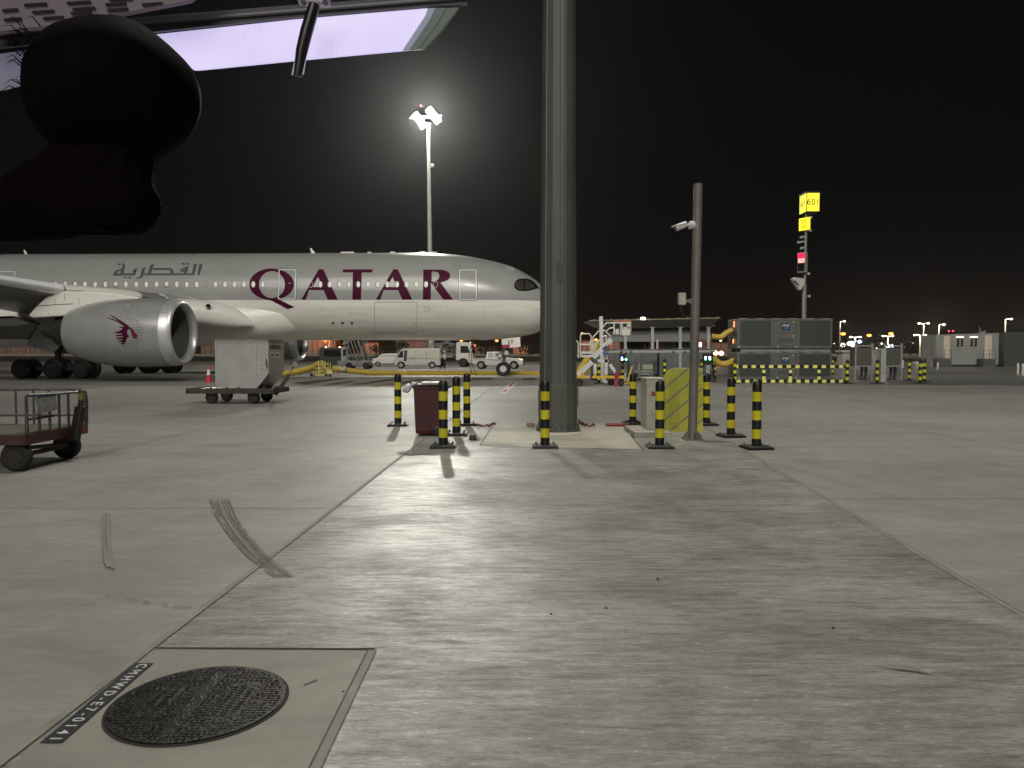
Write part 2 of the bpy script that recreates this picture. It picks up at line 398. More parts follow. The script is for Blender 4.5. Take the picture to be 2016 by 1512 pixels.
# ------------------------------------------------------------------ bollards
YEL = pm('yellow_reflective', (.60, .55, .015), .42, var=.12, scale=9, dirt=.15, dcol=(.2, .17, .03))
def bollard_master():
    t = thing('bollard', '', 'bollard')
    H = 1.19; r = .081; prof = [(0.0, r)]; mats_ = []
    zs = [0, .17, .333, .496, .659, .822, .985]
    prof = [(z, r) for z in zs] + [(H - .075, r), (H - .05, r * .95), (H - .022, r * .72), (H - .006, r * .38), (H, .002)]
    def kf(i): return 1 if i in (1, 3, 5) else 0
    b = MB(); b.lathe(prof, n=32, kf=kf); b.build('post', [BLK, YEL], t, smooth=True)
    b = MB(); b.box((0, 0, .012), (.46, .46, .024)); b.build('base_pad', BLK, t, bevel=.004)
    b = MB(); b.box((0, 0, .034), (.42, .42, .014)); b.build('base_plate', pm('plate_steel', (.09, .09, .088), .5, .4, var=.25, scale=8), t, bevel=.003)
    for sx in (-1, 1):
        for sy in (-1, 1):
            b = MB(); x_, y_ = sx * .155, sy * .155
            b.lathe([(.041, .028), (.046, .028)], c=(x_, y_, 0), n=12); b.lathe([(.046, .022), (.066, .022)], c=(x_, y_, 0), n=6)
            b.lathe([(.066, .010), (.082, .010)], c=(x_, y_, 0), n=8); b.build('bolt', BOLT, t)
    return t
BG = 'black and yellow striped bollards around the mast base'
BF = 'black and yellow striped bollards guarding the equipment'
BOL = [(783.7, 838, 0.06, 'striped bollard farthest left, standing alone left of the red bin', BG),
       (872.9, 881, 0.03, 'striped bollard in front of the red bin, at the front left', BG),
       (898.7, 856.5, 0, 'striped bollard just right of the red bin, middle of the left trio', BG),
       (919.2, 837, 0.04, 'striped bollard behind and right of the one beside the red bin', BG),
       (1073, 881, 0, 'striped bollard directly in front of the tall mast', BG),
       (1245.6, 835, .05, 'striped bollard behind the red bar, left of the grey cabinet', BG),
       (1298.4, 881.5, -.03, 'striped bollard in front of the grey cabinet and yellow panel', BG),
       (1390.5, 837, .1, 'striped bollard right behind the edge of the yellow panel', BG),
       (1438.4, 860, .12, 'striped bollard right of the camera pole, second from right of the near ones', BG),
       (1489, 883.5, .1, 'striped bollard nearest the right, outermost of the near bollards', BG),
       (1179, 755, 0, 'small distant striped bollard in front of the mobile access stairs', BF),
       (1225.8, 752, 0, 'small distant striped bollard under the blue and green lamp box', BF),
       (1308.5, 750, 0, 'small distant striped bollard left behind the yellow panel top', BF),
       (1381, 750, 0, 'small distant striped bollard left of the two-lamp control box', BF),
       (1407, 745, 0, 'small distant striped bollard in shade below the lower yellow hose', BF),
       (1446.6, 755, 0, 'striped bollard at the left end of the striped barrier', BF),
       (1638.5, 738, 0, 'distant striped bollard behind the right end of the grey cooling units', BF),
       (1667.5, 755.5, 0, 'striped bollard at the right end of the striped barrier', BF),
       (1726.5, 755.5, 0, 'striped bollard between the two framed panels', BF),
       (1790, 750.5, 0, 'striped bollard standing alone right of the framed panels', BF),
       (1811, 755, 0, 'left one of the touching pair of striped bollards at right', BF),
       (1819.5, 752.5, 0, 'right one of the touching pair of striped bollards at right', BF)]
bm0 = bollard_master()
for i, (px, py, rz, lab, g) in enumerate(BOL):
    p = gnd(px, py); p.z = .012 if i < 10 else .004
    if i == 0: bm0.location = p; bm0.rotation_euler = (0, 0, rz); bm0['label'] = lab; bm0['group'] = g
    else: dup(bm0, p, rz, lab, g, 1.0 if i < 10 else 1.07)

# ------------------------------------------------------------------ tall mast in the centre
mp0 = gnd(1098.5, 851)
MX, MY = mp0.x, mp0.y
t = thing('light_mast', 'tall thick galvanised floodlight mast bolted to a round base', 'light mast', (MX, MY, .011))
def mast_r(z): return .395 - (.395 - .22) * z / 30
b = MB(); b.lathe([(.03, .41), (.30, .405), (1.0, .405), (1.0, mast_r(1)), (6, mast_r(6)), (9.5, mast_r(9.5)), (9.5, mast_r(9.5) * .97), (20, mast_r(20)), (30, mast_r(30))], n=16)
mastm = pm('mast_galvanised', (.115, .118, .102), .58, .35, var=.16, scale=2.2, stretch=(1, 1, .35), bump=.05, bscale=20, dirt=.4, dcol=(.12, .12, .105))
b.build('shaft', mastm, t, bevel=.01)
b = MB(); b.lathe([(-.005, .54), (.03, .47)], n=40); b.build('grout_ring', pad_m, t)
b = MB(); b.lathe([(.031, .47), (.065, .47)], n=40); b.build('base_flange', mastm, t, bevel=.004)
for k in range(20):
    a = 2 * pi * k / 20; c_, s_ = cos(a), sin(a)
    b = MB(); b.lathe([(.066, .030), (.10, .030), (.104, .02), (.15, .02)], c=(c_ * .435, s_ * .435, 0), n=6); b.build('anchor_bolt', BOLT, t)
for k in range(20):
    b = MB(); a = 2 * pi * (k + .5) / 20; R = Matrix.Rotation(a, 3, 'Z')
    b.prism([R @ Vector(p) for p in ((.40, -.005, .066), (.465, -.005, .066), (.40, -.005, .24))], R @ Vector((0, .01, 0))); b.build('gusset', mastm, t)
b = MB(); b.box((.0, -.388, 3.3), (.10, .015, .42)); b.build('hatch', pm('mast_stain', (.07, .072, .065), .6, var=.3, scale=6), t, bevel=.006)
b = MB(); b.bar((-.29, -.262, 1.0), (-.25, -.225, 9), .012); b.bar((.05, -.398, 1.0), (.045, -.34, 9), .01); b.build('seam', GALV, t)
for sx_, z_, h_ in ((.40, .75, .45), (-.40, .62, .55)): b = MB(); b.box((sx_, -.08, z_), (.04, .10, h_)); b.build('clamp', mastm, t, bevel=.004)
# lamp ring on top (above the picture)
b = MB(); b.lathe([(29.6, .5), (29.7, .9), (29.85, .9), (29.95, .5)], n=24); b.build('lamp_ring', GALV, t)
flood_e = lampmat('floodlight_glow', (1.0, .96, .84), 60)
def flood(parent, loc, yaw, tilt, w=.7, h=.55):
    R = Matrix.Rotation(yaw, 3, 'Z') @ Matrix.Rotation(-tilt, 3, 'X')
    b = MB(); b.box(loc, (w, .22, h), R); o = b.build('floodlight', DARK, parent, bevel=.02)
    b = MB(); b.box(Vector(loc) + R @ Vector((0, .125, 0)), (w * .88, .02, h * .86), R); b.build('lamp_face', flood_e, o)
for k in range(8):
    a = 2 * pi * k / 8
    flood(t, Vector((-sin(a) * 1.05, cos(a) * 1.05, 29.6)), a, radians(45))
LC = (1.0, .965, .875)
MZ = 29.0
for nm, d, e_, ang in (('mast_lamp', (-.30, 1, -.62), 20000, 95), ('mast_lamp', (.8, .75, -.75), 12000, 95), ('mast_lamp', (0.1, -.45, -1), 21000, 125)):
    o = light('SPOT', nm, (MX + d[0] * .9, MY + d[1] * .9, MZ), e_, LC, .5, d, ang, .8)

# ------------------------------------------------------------------ background floodlight mast
MBY = 92.0
pt = at(843, 243, MBY); pb = at(849.5, 692, MBY); pb.z = 0
t = thing('light_mast', 'slim distant floodlight mast with blazing lamps above the airliner nose', 'light mast', (pb.x, pb.y, 0))
pale = pm('pale_mast_steel', (.5, .5, .46), .5, .2, var=.1, scale=2)
b = MB(); b.tube([pb, pb.lerp(pt, .55), pt], [.36, .28, .19], 16); b.build('shaft', pale, t, smooth=True, world=True)
b = MB(); c_ = pb.lerp(pt, .82); b.box(c_ + Vector((.45, -.2, .2)), (.4, .35, .35)); b.bar(c_, c_ + Vector((.4, -.2, 0)), .1); b.build('camera_bracket', pale, t, world=True, bevel=.03)
b = MB(); b.bar(pt + Vector((-2.2, 0, .6)), pt + Vector((1.6, 0, .9)), .14); b.bar(pt + Vector((-1.0, -1.6, .2)), pt + Vector((.8, 1.6, 1.2)), .14); b.build('cross_arm', pale, t, world=True)
bright = lampmat('mast_lamp_glow', (1.0, .98, .88), 140)
def f2(px, py, w, h, dy=0):
    p = at(px, py, MBY + dy); b = MB(); R = Matrix.Rotation(radians(-38), 3, 'Y')
    b.box(p, (w, .35, h), R); o = b.build('floodlight', DARK, t, world=True, bevel=.04)
    b = MB(); b.box(p + Vector((0, -.19, -.05)), (w * .9, .03, h * .9), R); b.build('lamp_face', bright, o, world=True) if False else b.build('lamp_face', bright, t, world=True)
for (px, py, w, h) in ((819, 228, .8, .62), (826, 236, .8, .62), (833, 247, .8, .62), (846, 218, .8, .62), (853, 227, .8, .62), (861, 237, .8, .62)):
    f2(px, py, w, h, random.uniform(-.3, .3))
p = at(828.5, 209, MBY); b = MB(); b.lathe([(0, .06), (.12, .06), (.16, .02)], c=p, n=10); b.build('beacon', lampmat('red_glow', (1, .05, .08), 4), t, world=True)
for (px, py) in ((826, 236), (853, 228)):
    p = at(px, py, MBY); p.y -= .8
    light('SPOT', 'far_mast_lamp', p, 5000, (1, .97, .86), .5, (.12, -1, -.42), 120, .7)
p = at(840, 236, MBY); p.y -= .6; light('POINT', 'far_mast_glow', p, 27000, (1, .97, .86), .5)

# ------------------------------------------------------------------ camera pole
cpb = gnd(1363, 868); cpt = at(1374.5, 362, cpb.y)
t = thing('camera_pole', 'grey steel pole carrying a white security camera and a small sensor', 'camera pole', (cpb.x, cpb.y, .006))
polem = pm('pole_galvanised', (.20, .19, .165), .6, .3, var=.2, scale=3, stretch=(1, 1, .3), dirt=.5, dcol=(.11, .095, .075))
b = MB(); b.tube([Vector((cpb.x, cpb.y, .02)), cpt], [.084, .084], 24); b.build('shaft', polem, t, smooth=True, world=True)
b = MB(); b.lathe([(0, .27), (.02, .2)], n=4 * 6, c=(0, 0, 0)); b.build('grout', pad_m, t)
b = MB(); b.box((0, 0, .03), (.36, .36, .02)); b.build('base_plate', polem, t, bevel=.003)
for k in range(4):
    b = MB(); R = Matrix.Rotation(pi / 2 * k + radians(10), 3, 'Z'); b.prism([R @ Vector(p) for p in ((.07, -.006, .04), (.2, -.006, .04), (.2, -.006, .07), (.12, -.006, .17), (.07, -.006, .17))], R @ Vector((0, .012, 0))); b.build('gusset', polem, t)
camw = pm('camera_housing_white', (.62, .62, .58), .4, var=.08, scale=8)
def pp(px, py, dy=0): return at(px, py, cpb.y + dy)
b = MB(); b.cyl(pp(1371, 443), pp(1357, 443), .075, .075, 20); b.cyl(pp(1357, 443), pp(1350, 443), .028, .028, 12); br = b.build('bracket', camw, t, smooth=True, world=True)
b = MB(); b.cyl(pp(1351.5, 441), pp(1330, 449), .058, .062, 20); b.build('camera_body', camw, t, smooth=True, world=True)
b = MB(); b.prism([pp(1352, 437.5, -.07), pp(1323, 444.5, -.07), pp(1324, 446, -.07), pp(1352, 440, -.07)], (0, .14, 0)); b.build('sun_shield', camw, t, world=True, bevel=.004)
b = MB(); b.cyl(pp(1330.2, 449), pp(1328.5, 449.7), .05, .045, 20); b.build('lens', GLASS, t, smooth=True, world=True)
b = MB(); b.lathe([(-.045, .086), (.045, .086)], c=pp(1372.6, 444) , n=24); b.build('pole_band', GALV, t, world=True)
b = MB(); b.box(pp(1342.7, 588.5), (.145, .12, .235)); sn = b.build('sensor_housing', pm('sensor_ivory', (.5, .49, .40), .5, var=.15, scale=8, dirt=.3, dcol=(.25, .23, .15)), t, world=True, bevel=.03, seg=3)
b = MB(); b.prism([pp(1350, 590, -.03), pp(1358, 589, -.03), pp(1363, 586, -.03), pp(1363, 600, -.03), pp(1358, 596, -.03), pp(1350, 594, -.03)], (0, .06, 0)); b.build('sensor_arm', polem, t, world=True)
b = MB(); b.tube([pp(1341, 600), pp(1341, 607), pp(1341.5, 614), pp(1345, 621), pp(1351, 624), pp(1360, 624)], .006, 6); b.build('cable', pm('cable_dark', (.06, .06, .055), .6), t, smooth=True, world=True)

# ------------------------------------------------------------------ cabinet, yellow panel
cb = Vector((2.71, 15.3, 0))
t = thing('utility_cabinet', 'plain grey metal utility cabinet on a concrete plinth behind a bollard', 'cabinet', (2.9, 15.3, .01))
cabm = pm('cabinet_grey', (.40, .38, .32), .5, var=.07, scale=4, dirt=.15, dcol=(.2, .18, .14))
b = MB(); b.box((2.765, 15.55, .06), (.73, 1.36, .12)); b.build('plinth', concrete('plinth_concrete', (.30, .285, .24), (.33, .31, .25), broom=.1, rough=.75, patch=1.2), t, world=True, bevel=.01)
b = MB(); b.box((2.71 + .17, 15.65, .63), (.34, .66, 1.02)); b.build('cabinet_body', cabm, t, world=True, bevel=.008)
b = MB(); b.box((2.71 + .17, 15.65, 1.155), (.38, .70, .03)); b.build('cabinet_roof', pm('cabinet_roof', (.5, .48, .42), .5), t, world=True, bevel=.006)
b = MB(); b.box((2.71 + .17, 15.316, .42), (.32, .004, .006)); b.build('door_gap', jdark_m, t, world=True)
b = MB(); b.box((2.855, 15.313, .85), (.10, .004, .09)); b.build('warning_sticker', pm('sticker_red', (.22, .05, .03), .5, var=.3, scale=30), t, world=True)
PY_ = 16.05
t = thing('barrier_panel', 'yellow folded metal panel with grey diagonal stripes and rounded corner', 'panel', (3.6, PY_, .01))
def P2(px, py, dy=0): return at(px, py, PY_ + dy)
pym = pm('panel_yellow', (.50, .49, .06), .55, var=.12, scale=5, dirt=.25, dcol=(.22, .2, .06))
out = [(1308, 846), (1308, 752)]
for k in range(0, 10):
    a = pi + (pi / 2) * k / 9; out.append((1329 + 21 * cos(a), 746 + 21 * sin(a)))
out += [(1384, 724.5), (1384, 851.5), (1322, 850.5)]
b = MB(); b.prism([P2(*q) for q in out], (0, .05, 0)); b.build('sheet', pym, t, world=True)
b = MB(); b.prism([P2(1327, 724.2, -.006), P2(1384, 724.2, -.006), P2(1384, 726, -.006), P2(1327, 726, -.006)], (0, .07, 0)); b.build('top_edge', pm('panel_edge', (.6, .58, .3), .5), t, world=True)
grs = pm('grey_tape', (.22, .21, .17), .5, var=.2, scale=10)
for (x0, y0, x1, y1) in ((1308.5, 764, 1354, 726.5), (1308.5, 795, 1384, 732), (1308.5, 827, 1384, 764), (1320, 848, 1384, 795), (1352, 850.5, 1384, 825)):
    b = MB(); w_ = 2.0; b.prism([P2(x0, y0 - w_, -.004), P2(x1, y1 - w_, -.004), P2(x1, y1 + w_, -.004), P2(x0, y0 + w_, -.004)], (0, .003, 0)); b.build('stripe', grs, t, world=True)
dk = pm('perforation_dark', (.10, .105, .02), .7)
b = MB()
for i in range(11):
    for j in range(38):
        q = P2(1318 + i * 1.8 + (j % 2) * .9, 748 + j * 2.6, -.0025); b.box(q, (.009, .003, .009))
b.build('perforations', dk, t, world=True)
b = MB(); b.box((3.6, PY_ + .08, .4), (.05, .1, .8)); b.box((3.95, PY_ + .08, .4), (.05, .1, .8)); b.build('support', GALV, t, world=True)

# ------------------------------------------------------------------ red wheeled bin
bp0 = gnd(846, 859)
BY = 15.2
t = thing('wheeled_bin', 'dirty red wheeled waste bin with black lid behind the front left bollard', 'bin', (-1.62, BY + .3, .008))
binm = pm('bin_red', (.065, .007, .009), .5, var=.35, scale=2.2, dirt=1.0, dcol=(.028, .02, .018))
b = MB()
x0, x1 = -.32, .27; i0 = len(b.v)
lv = [(.03, -.30, .20, .24), (.10, -.32, .235, .26), (.55, -.335, .27, .275), (.93, -.35, .30, .29), (.96, -.37, .32, .31), (.985, -.37, .32, .31)]
rows = []
for (z, xa, xb, hy) in lv: rows.append([b.V(q) for q in ((xa, -hy, z), (xb, -hy, z), (xb, hy, z), (xa, hy, z))])
for i in range(len(rows) - 1):
    for j in range(4): b.face((rows[i][j], rows[i][(j + 1) % 4], rows[i + 1][(j + 1) % 4], rows[i + 1][j]))
b.face(rows[0][::-1]); b.face(rows[-1]); b.build('bin_body', binm, t, bevel=.018, seg=3)
b = MB(); b.prism([(-.39, -.32, .99), (.30, -.32, 1.005), (.34, -.32, 1.02), (.30, -.32, 1.05), (-.30, -.32, 1.035), (-.39, -.32, 1.01)], (0, .64, 0)); b.build('lid', pm('lid_black', (.02, .02, .021), .4, var=.3, scale=6), t, bevel=.012)
b = MB(); b.prism([(-.24, -.26, 1.05), (.26, -.26, 1.055), (.22, -.20, 1.075), (-.20, -.20, 1.07)], (0, .46, 0)); b.build('lid_ridge', pm('lid_pale', (.35, .35, .34), .4, var=.2, scale=9), t, bevel=.01)
b = MB(); b.tube([(.30, -.27, .95), (.40, -.27, .99), (.40, .27, .99), (.30, .27, .95)], .016, 8); b.build('handle', BLK, t, smooth=True)
for sy in (-1, 1):
    b = MB(); c_ = (.13, sy * .285, .10); b.lathe([(-.025, .092), (-.02, .10), (.02, .10), (.025, .092)], c=c_, ax=(0, 1, 0), n=24); b.lathe([(-.032, .05), (.032, .05)], c=c_, ax=(0, 1, 0), n=16); b.build('wheel', BLK, t, smooth=True)
b = MB(); b.box((-.03, -.282, .45), (.006, .012, .7)); b.build('seam', binm, t)
b = MB(); random.seed(3)
pg = tag(b.lathe([(-.15, .01), (-.13, .05), (-.06, .085), (.0, .07), (.05, .05), (.10, .07), (.15, .03), (.2, .005)], c=(-2.06, BY + .05, .985), ax=(.75, 0, .45), n=11).build('plastic_bag', pm('plastic_film', (.55, .53, .52), .25, var=.25, scale=14, bump=.6, bscale=18), None, smooth=False), 'crumpled pale plastic bag hanging over the left edge of the bin lid', 'plastic bag')
for v in pg.data.vertices: v.co += Vector([random.uniform(-.014, .014) for _ in range(3)])
random.seed(11)

# ------------------------------------------------------------------ small things on the ground
rubm = pm('rubber_block', (.014, .014, .014), .5, var=.2)
p = gnd(930.5, 866); b = MB(); b.box((p.x, p.y, .055), (.145, .12, .09), taper=.8); tag(b.build('rubber_block', rubm, None, bevel=.015), 'small black rubber block on the pavement right of the bollard trio', 'rubber block')
p = gnd(1045, 841); b = MB(); b.box((p.x, p.y, .055), (.17, .10, .085), Matrix.Rotation(.2, 3, 'Z')); tag(b.build('small_box', pm('box_tan', (.28, .25, .18), .6, var=.35, scale=25), None, bevel=.008), 'small tan box lying against the left of the mast base', 'box')
strm = pm('red_webbing', (.16, .02, .035), .8, var=.35, scale=30)
def strap(name, pts, w, lab, cat, m, lump=.02):
    b = MB(); Q = [gnd(*q) for q in pts]; fine = []
    for i in range(len(Q) - 1):
        for k in range(4): fine.append(Q[i].lerp(Q[i + 1], k / 4))
    fine.append(Q[-1]); P = [Vector((q.x, q.y + random.uniform(-.03, .03), .03 + random.uniform(0, lump))) for q in fine]
    b.tube(P, [w * random.uniform(.6, 1.1) for _ in P], 8); return tag(b.build(name, m, None, smooth=True), lab, cat)
strap('strap', [(938, 840), (946, 843), (958, 843), (966, 839), (976, 840)], .024, 'crumpled dark red strap lying left of the mast, behind the rubber block', 'strap', strm, .05)
strap('strap', [(1138, 834), (1146, 838), (1154, 841), (1162, 842), (1171, 841)], .024, 'crumpled dark red strap lying just right of the mast base', 'strap', strm, .06)
p0, p1 = gnd(1192, 840), gnd(1236, 840); b = MB(); b.cyl((p0.x, p0.y, .045), (p1.x, p1.y, .045), .035, .035, 12)
tag(b.build('tow_bar', pm('red_plastic', (.24, .03, .03), .5, var=.2), None, smooth=True), 'short red bar lying on the ground left of the grey cabinet', 'bar')
strap('strap', [(1232, 837), (1240, 834), (1250, 836), (1259, 837)], .03, 'black tangled strap at the foot of the bollard behind the red bar', 'strap', rubm, .07)

# ================================================================== AIRLINER
AYAW = radians(-1.5); AO = Vector((0, 53.1, 0))
air = thing('airliner', 'large grey and white airliner lettered QATAR parked across the apron', 'airliner', AO, AYAW)
AR = Matrix.Rotation(AYAW, 3, 'Z'); ARI = AR.transposed()
def toL(p): return ARI @ (Vector(p) - AO)
def L_(px, py, Y): return toL(at(px, py, Y))
fus = [(1092, 609, 611), (1090.5, 597, 623), (1085, 586, 633), (1075, 571, 643), (1057, 553.5, 654.6), (1030, 536, 661.5), (998, 522, 666.5), (952, 510.5, 669.5), (909, 503, 670), (867, 499.3, 670), (800, 497.8, 669.5)]
FS = []
for (px, a, b_) in fus:
    A, B = L_(px, a, 53.1), L_(px, b_, 53.1); FS.append((A.x, A.z, B.z))
zt, zb = FS[-1][1], FS[-1][2]
FS += [(-20, zt, zb), (-38, zt, zb), (-44, zt, zb + .1), (-50, zt, zb + 1.2), (-56, zt - .1, zb + 2.9), (-62, zt - .5, zb + 4.4), (-64, zt - .9, zt - 1.5)]
RM = (zt - zb) / 2
def fsec(x):
    if x >= FS[0][0]: return None
    for i in range(len(FS) - 1):
        if FS[i + 1][0] <= x <= FS[i][0]:
            f = (x - FS[i][0]) / (FS[i + 1][0] - FS[i][0]); return FS[i][1] + (FS[i + 1][1] - FS[i][1]) * f, FS[i][2] + (FS[i + 1][2] - FS[i][2]) * f
    return None
def smooth_sec():
    xs = []
    x = FS[0][0]
    while x > -64:
        xs.append(x); d = FS[0][0] - x
        x -= .12 if d < .6 else .3 if d < 6 else .8 if d < 12 else 2.5
    return xs
def hw(h, x):
    return min(RM, h * (1.0 + .12 * max(0, 1 - h / RM)))
def catm(x):
    # Catmull-Rom smoothing of the section table
    for i in range(len(FS) - 1):
        if FS[i + 1][0] <= x <= FS[i][0]:
            f = (x - FS[i][0]) / (FS[i + 1][0] - FS[i][0]); r = []
            for c in (1, 2):
                p = [FS[max(0, min(len(FS) - 1, i + k))] for k in (-1, 0, 1, 2)]
                def tan_(j):
                    if j <= 0 or j >= len(FS) - 1: return (FS[min(j + 1, len(FS) - 1)][c] - FS[max(j - 1, 0)][c]) / (FS[min(j + 1, len(FS) - 1)][0] - FS[max(j - 1, 0)][0])
                    return (FS[j + 1][c] - FS[j - 1][c]) / (FS[j + 1][0] - FS[j - 1][0])
                h = FS[i + 1][0] - FS[i][0]; a, b_ = FS[i][c], FS[i + 1][c]; ta, tb = tan_(i) * h, tan_(i + 1) * h
                if i == 0: ta = (b_ - a) * 1.2
                r.append((2 * f**3 - 3 * f**2 + 1) * a + (f**3 - 2 * f**2 + f) * ta + (-2 * f**3 + 3 * f**2) * b_ + (f**3 - f**2) * tb)
            return r
    return [FS[-1][1], FS[-1][2]]
def inside_f(p):
    if p.x >= FS[0][0] or p.x <= -64: return False
    t_, b_ = catm(p.x); h = (t_ - b_) / 2; w = hw(h, p.x)
    if h < .01: return False
    return (p.y / w) ** 2 + ((p.z - (t_ + b_) / 2) / h) ** 2 < 1
def hit(px, py, inside, y0, y1, off=.012):
    d = ARI @ rayd(px, py); o = toL((0, 0, CH)); t0 = y0; t_ = y0
    while t_ < y1:
        if inside(o + d * t_): break
        t0 = t_; t_ += .12
    else: return None
    a, b_ = t0, t_
    for _ in range(16):
        m = (a + b_) / 2
        if inside(o + d * m): b_ = m
        else: a = m
    return o + d * (a) - d.normalized() * off
# fuselage paint: grey above, white below a sharp line (a painted livery)
ZP = hit(700, 590.5, inside_f, 47, 54).z
def livery():
    m = pm('fuselage_paint', (.30, .305, .285), .30, 0, var=.03, scale=.6, coat=.35)
    n = m.node_tree; L = n.links.new; b = n.nodes['Principled BSDF']
    tcn = n.nodes.new("ShaderNodeTexCoord"); sp = n.nodes.new("ShaderNodeSeparateXYZ"); L(tcn.outputs['Object'], sp.inputs[0])
    gt = n.nodes.new("ShaderNodeMath"); gt.operation = 'GREATER_THAN'; gt.inputs[1].default_value = ZP; L(sp.outputs[2], gt.inputs[0])
    mx = n.nodes.new("ShaderNodeMix"); mx.data_type = 'RGBA'; L(gt.outputs[0], mx.inputs[0])
    src = b.inputs['Base Color'].links[0].from_socket
    # belly streaks of grime
    mp = n.nodes.new("ShaderNodeMapping"); mp.inputs['Scale'].default_value = (.25, 1, 3); L(tcn.outputs['Object'], mp.inputs[0])
    nz = n.nodes.new("ShaderNodeTexNoise"); nz.inputs['Scale'].default_value = 1.5; nz.inputs['Detail'].default_value = 6; L(mp.outputs[0], nz.inputs[0])
    mr = n.nodes.new("ShaderNodeMapRange"); mr.inputs[1].default_value = .35; mr.inputs[2].default_value = .75; mr.inputs[3].default_value = 1.0; mr.inputs[4].default_value = .84; L(nz.outputs[0], mr.inputs[0])
    wh = n.nodes.new("ShaderNodeVectorMath"); wh.operation = 'SCALE'; wh.inputs[0].default_value = (.80, .78, .71); L(mr.outputs[0], wh.inputs[3])
    L(wh.outputs[0], mx.inputs[6]); L(src, mx.inputs[7]); L(mx.outputs[2], b.inputs['Base Color']); return m
LIV = livery()
AW = pm('aircraft_white', (.74, .72, .66), .32, var=.05, scale=1.2, coat=.3)
AG = pm('aircraft_grey', (.30, .305, .29), .3, .15, var=.05, scale=1, coat=.3)
AWG = pm('wing_grey', (.22, .215, .195), .42, .1, var=.1, scale=.8)
ASIL = pm('polished_lip', (.60, .60, .62), .36, .55, var=.05, scale=2)
ADK = pm('aircraft_dark', (.03, .028, .026), .5, .3, var=.3, scale=4)
NB = 128
b = MB(); rows = []
for x_ in smooth_sec():
    t_, b_ = catm(x_); h = (t_ - b_) / 2; w = hw(h, x_); c_ = (t_ + b_) / 2
    rows.append([b.V((x_, w * cos(2 * pi * j / NB), c_ + h * sin(2 * pi * j / NB))) for j in range(NB)])
for i in range(len(rows) - 1):
    for j in range(NB): b.face((rows[i][j], rows[i][(j + 1) % NB], rows[i + 1][(j + 1) % NB], rows[i + 1][j]))
b.face(rows[0]); b.face(rows[-1])
b.build('fuselage', LIV, air, smooth=True, angle=80)
def hf(px, py, off=.012): return hit(px, py, inside_f, 46, 58, off)
def decal(name, loops, mat, mapf, parent, step=3.0, off=.012):
    bm = bmesh.new()
    for lp in loops:
        vs_ = [bm.verts.new((x_, y_, 0)) for x_, y_ in lp]
        for i in range(len(vs_)): bm.edges.new((vs_[i], vs_[(i + 1) % len(vs_)]))
    bmesh.ops.triangle_fill(bm, use_beauty=True, edges=bm.edges[:])
    ys = [v.co.y for v in bm.verts]; xs = [v.co.x for v in bm.verts]
    y = min(ys) + step
    while y < max(ys) - .05:
        bmesh.ops.bisect_plane(bm, geom=bm.verts[:] + bm.edges[:] + bm.faces[:], plane_co=(0, y, 0), plane_no=(0, 1, 0)); y += step
    x_ = min(xs) + step * 4
    while x_ < max(xs) - .05:
        bmesh.ops.bisect_plane(bm, geom=bm.verts[:] + bm.edges[:] + bm.faces[:], plane_co=(x_, 0, 0), plane_no=(1, 0, 0)); x_ += step * 4
    bad = []
    for v in bm.verts:
        p = mapf(v.co.x, v.co.y, off)
        if p is None: bad.append(v)
        else: v.co = p
    if bad: bmesh.ops.delete(bm, geom=bad, context='VERTS')
    me = bpy.data.meshes.new(name); bm.to_mesh(me); bm.free(); me.materials.append(mat)
    o = bpy.data.objects.new(name, me); COL.objects.link(o); o.parent = parent; return o
def rrect(x0, y0, x1, y1, r, sk=0, n=4):
    P = []
    for (cx, cy, a0) in ((x1 - r, y0 + r, -90), (x1 - r, y1 - r, 0), (x0 + r, y1 - r, 90), (x0 + r, y0 + r, 180)):
        for k in range(n + 1):
            a = radians(a0 + 90 * k / n); y_ = cy + r * sin(a); P.append((cx + r * cos(a) + sk * (y1 - y_) / (y1 - y0), y_))
    return P
def ell(cx, cy, rx, ry, n=16, a0=0, a1=360): return [(cx + rx * cos(radians(a0 + (a1 - a0) * k / n)), cy + ry * sin(radians(a0 + (a1 - a0) * k / n))) for k in range(n)]
MAR = pm('maroon_paint', (.060, .003, .023), .45, var=.06, scale=1); MAR.node_tree.nodes['Principled BSDF'].inputs['Specular IOR Level'].default_value = .06
SLATE = pm('slate_paint', (.075, .082, .09), .35, var=.08, scale=1)
def z3(P): return [(400 + x_ / 4.725, 480 + y_ / 4.725) for x_, y_ in P]
def z4(P): return [(740 + x_ / 4.725, 480 + y_ / 4.725) for x_, y_ in P]
# --- big maroon letters
Qo = [(637 + 208 * cos(radians(a)), 376 + 146 * sin(radians(a))) for a in range(0, 360, 8)]
Qi = [(640 + 120 * cos(radians(a)), 379 + 126 * sin(radians(a))) for a in range(0, 360, 10)]
decal('letter', [z3(Qo), z3(Qi)], MAR, hf, air)
decal('letter', [z3([(590, 500), (640, 505), (690, 503), (728, 530), (850, 588), (785, 608), (640, 530), (600, 520)])], MAR, hf, air, off=.016)
Ao = [(912, 520), (1020, 330), (1075, 237), (1117, 237), (1252, 520), (1160, 520), (1119, 430), (985, 430), (955, 520)]
Ai = [(1068, 308), (1110, 402), (1016, 402)]
decal('letter', [z3(Ao), z3(Ai)], MAR, hf, air)
decal('letter', [z3([(1300, 238), (1577, 238), (1572, 266), (1475, 266), (1468, 520), (1388, 520), (1392, 266), (1297, 266)])], MAR, hf, air)
decal('letter', [z4([(x_ - 918 + 5, y_) for x_, y_ in Ao]), z4([(x_ - 918 + 5, y_) for x_, y_ in Ai])], MAR, hf, air)
decal('letter', [z3([(x_ + 691, y_) for x_, y_ in Ao]), z3([(x_ + 691, y_) for x_, y_ in Ai])], MAR, hf, air) if False else None
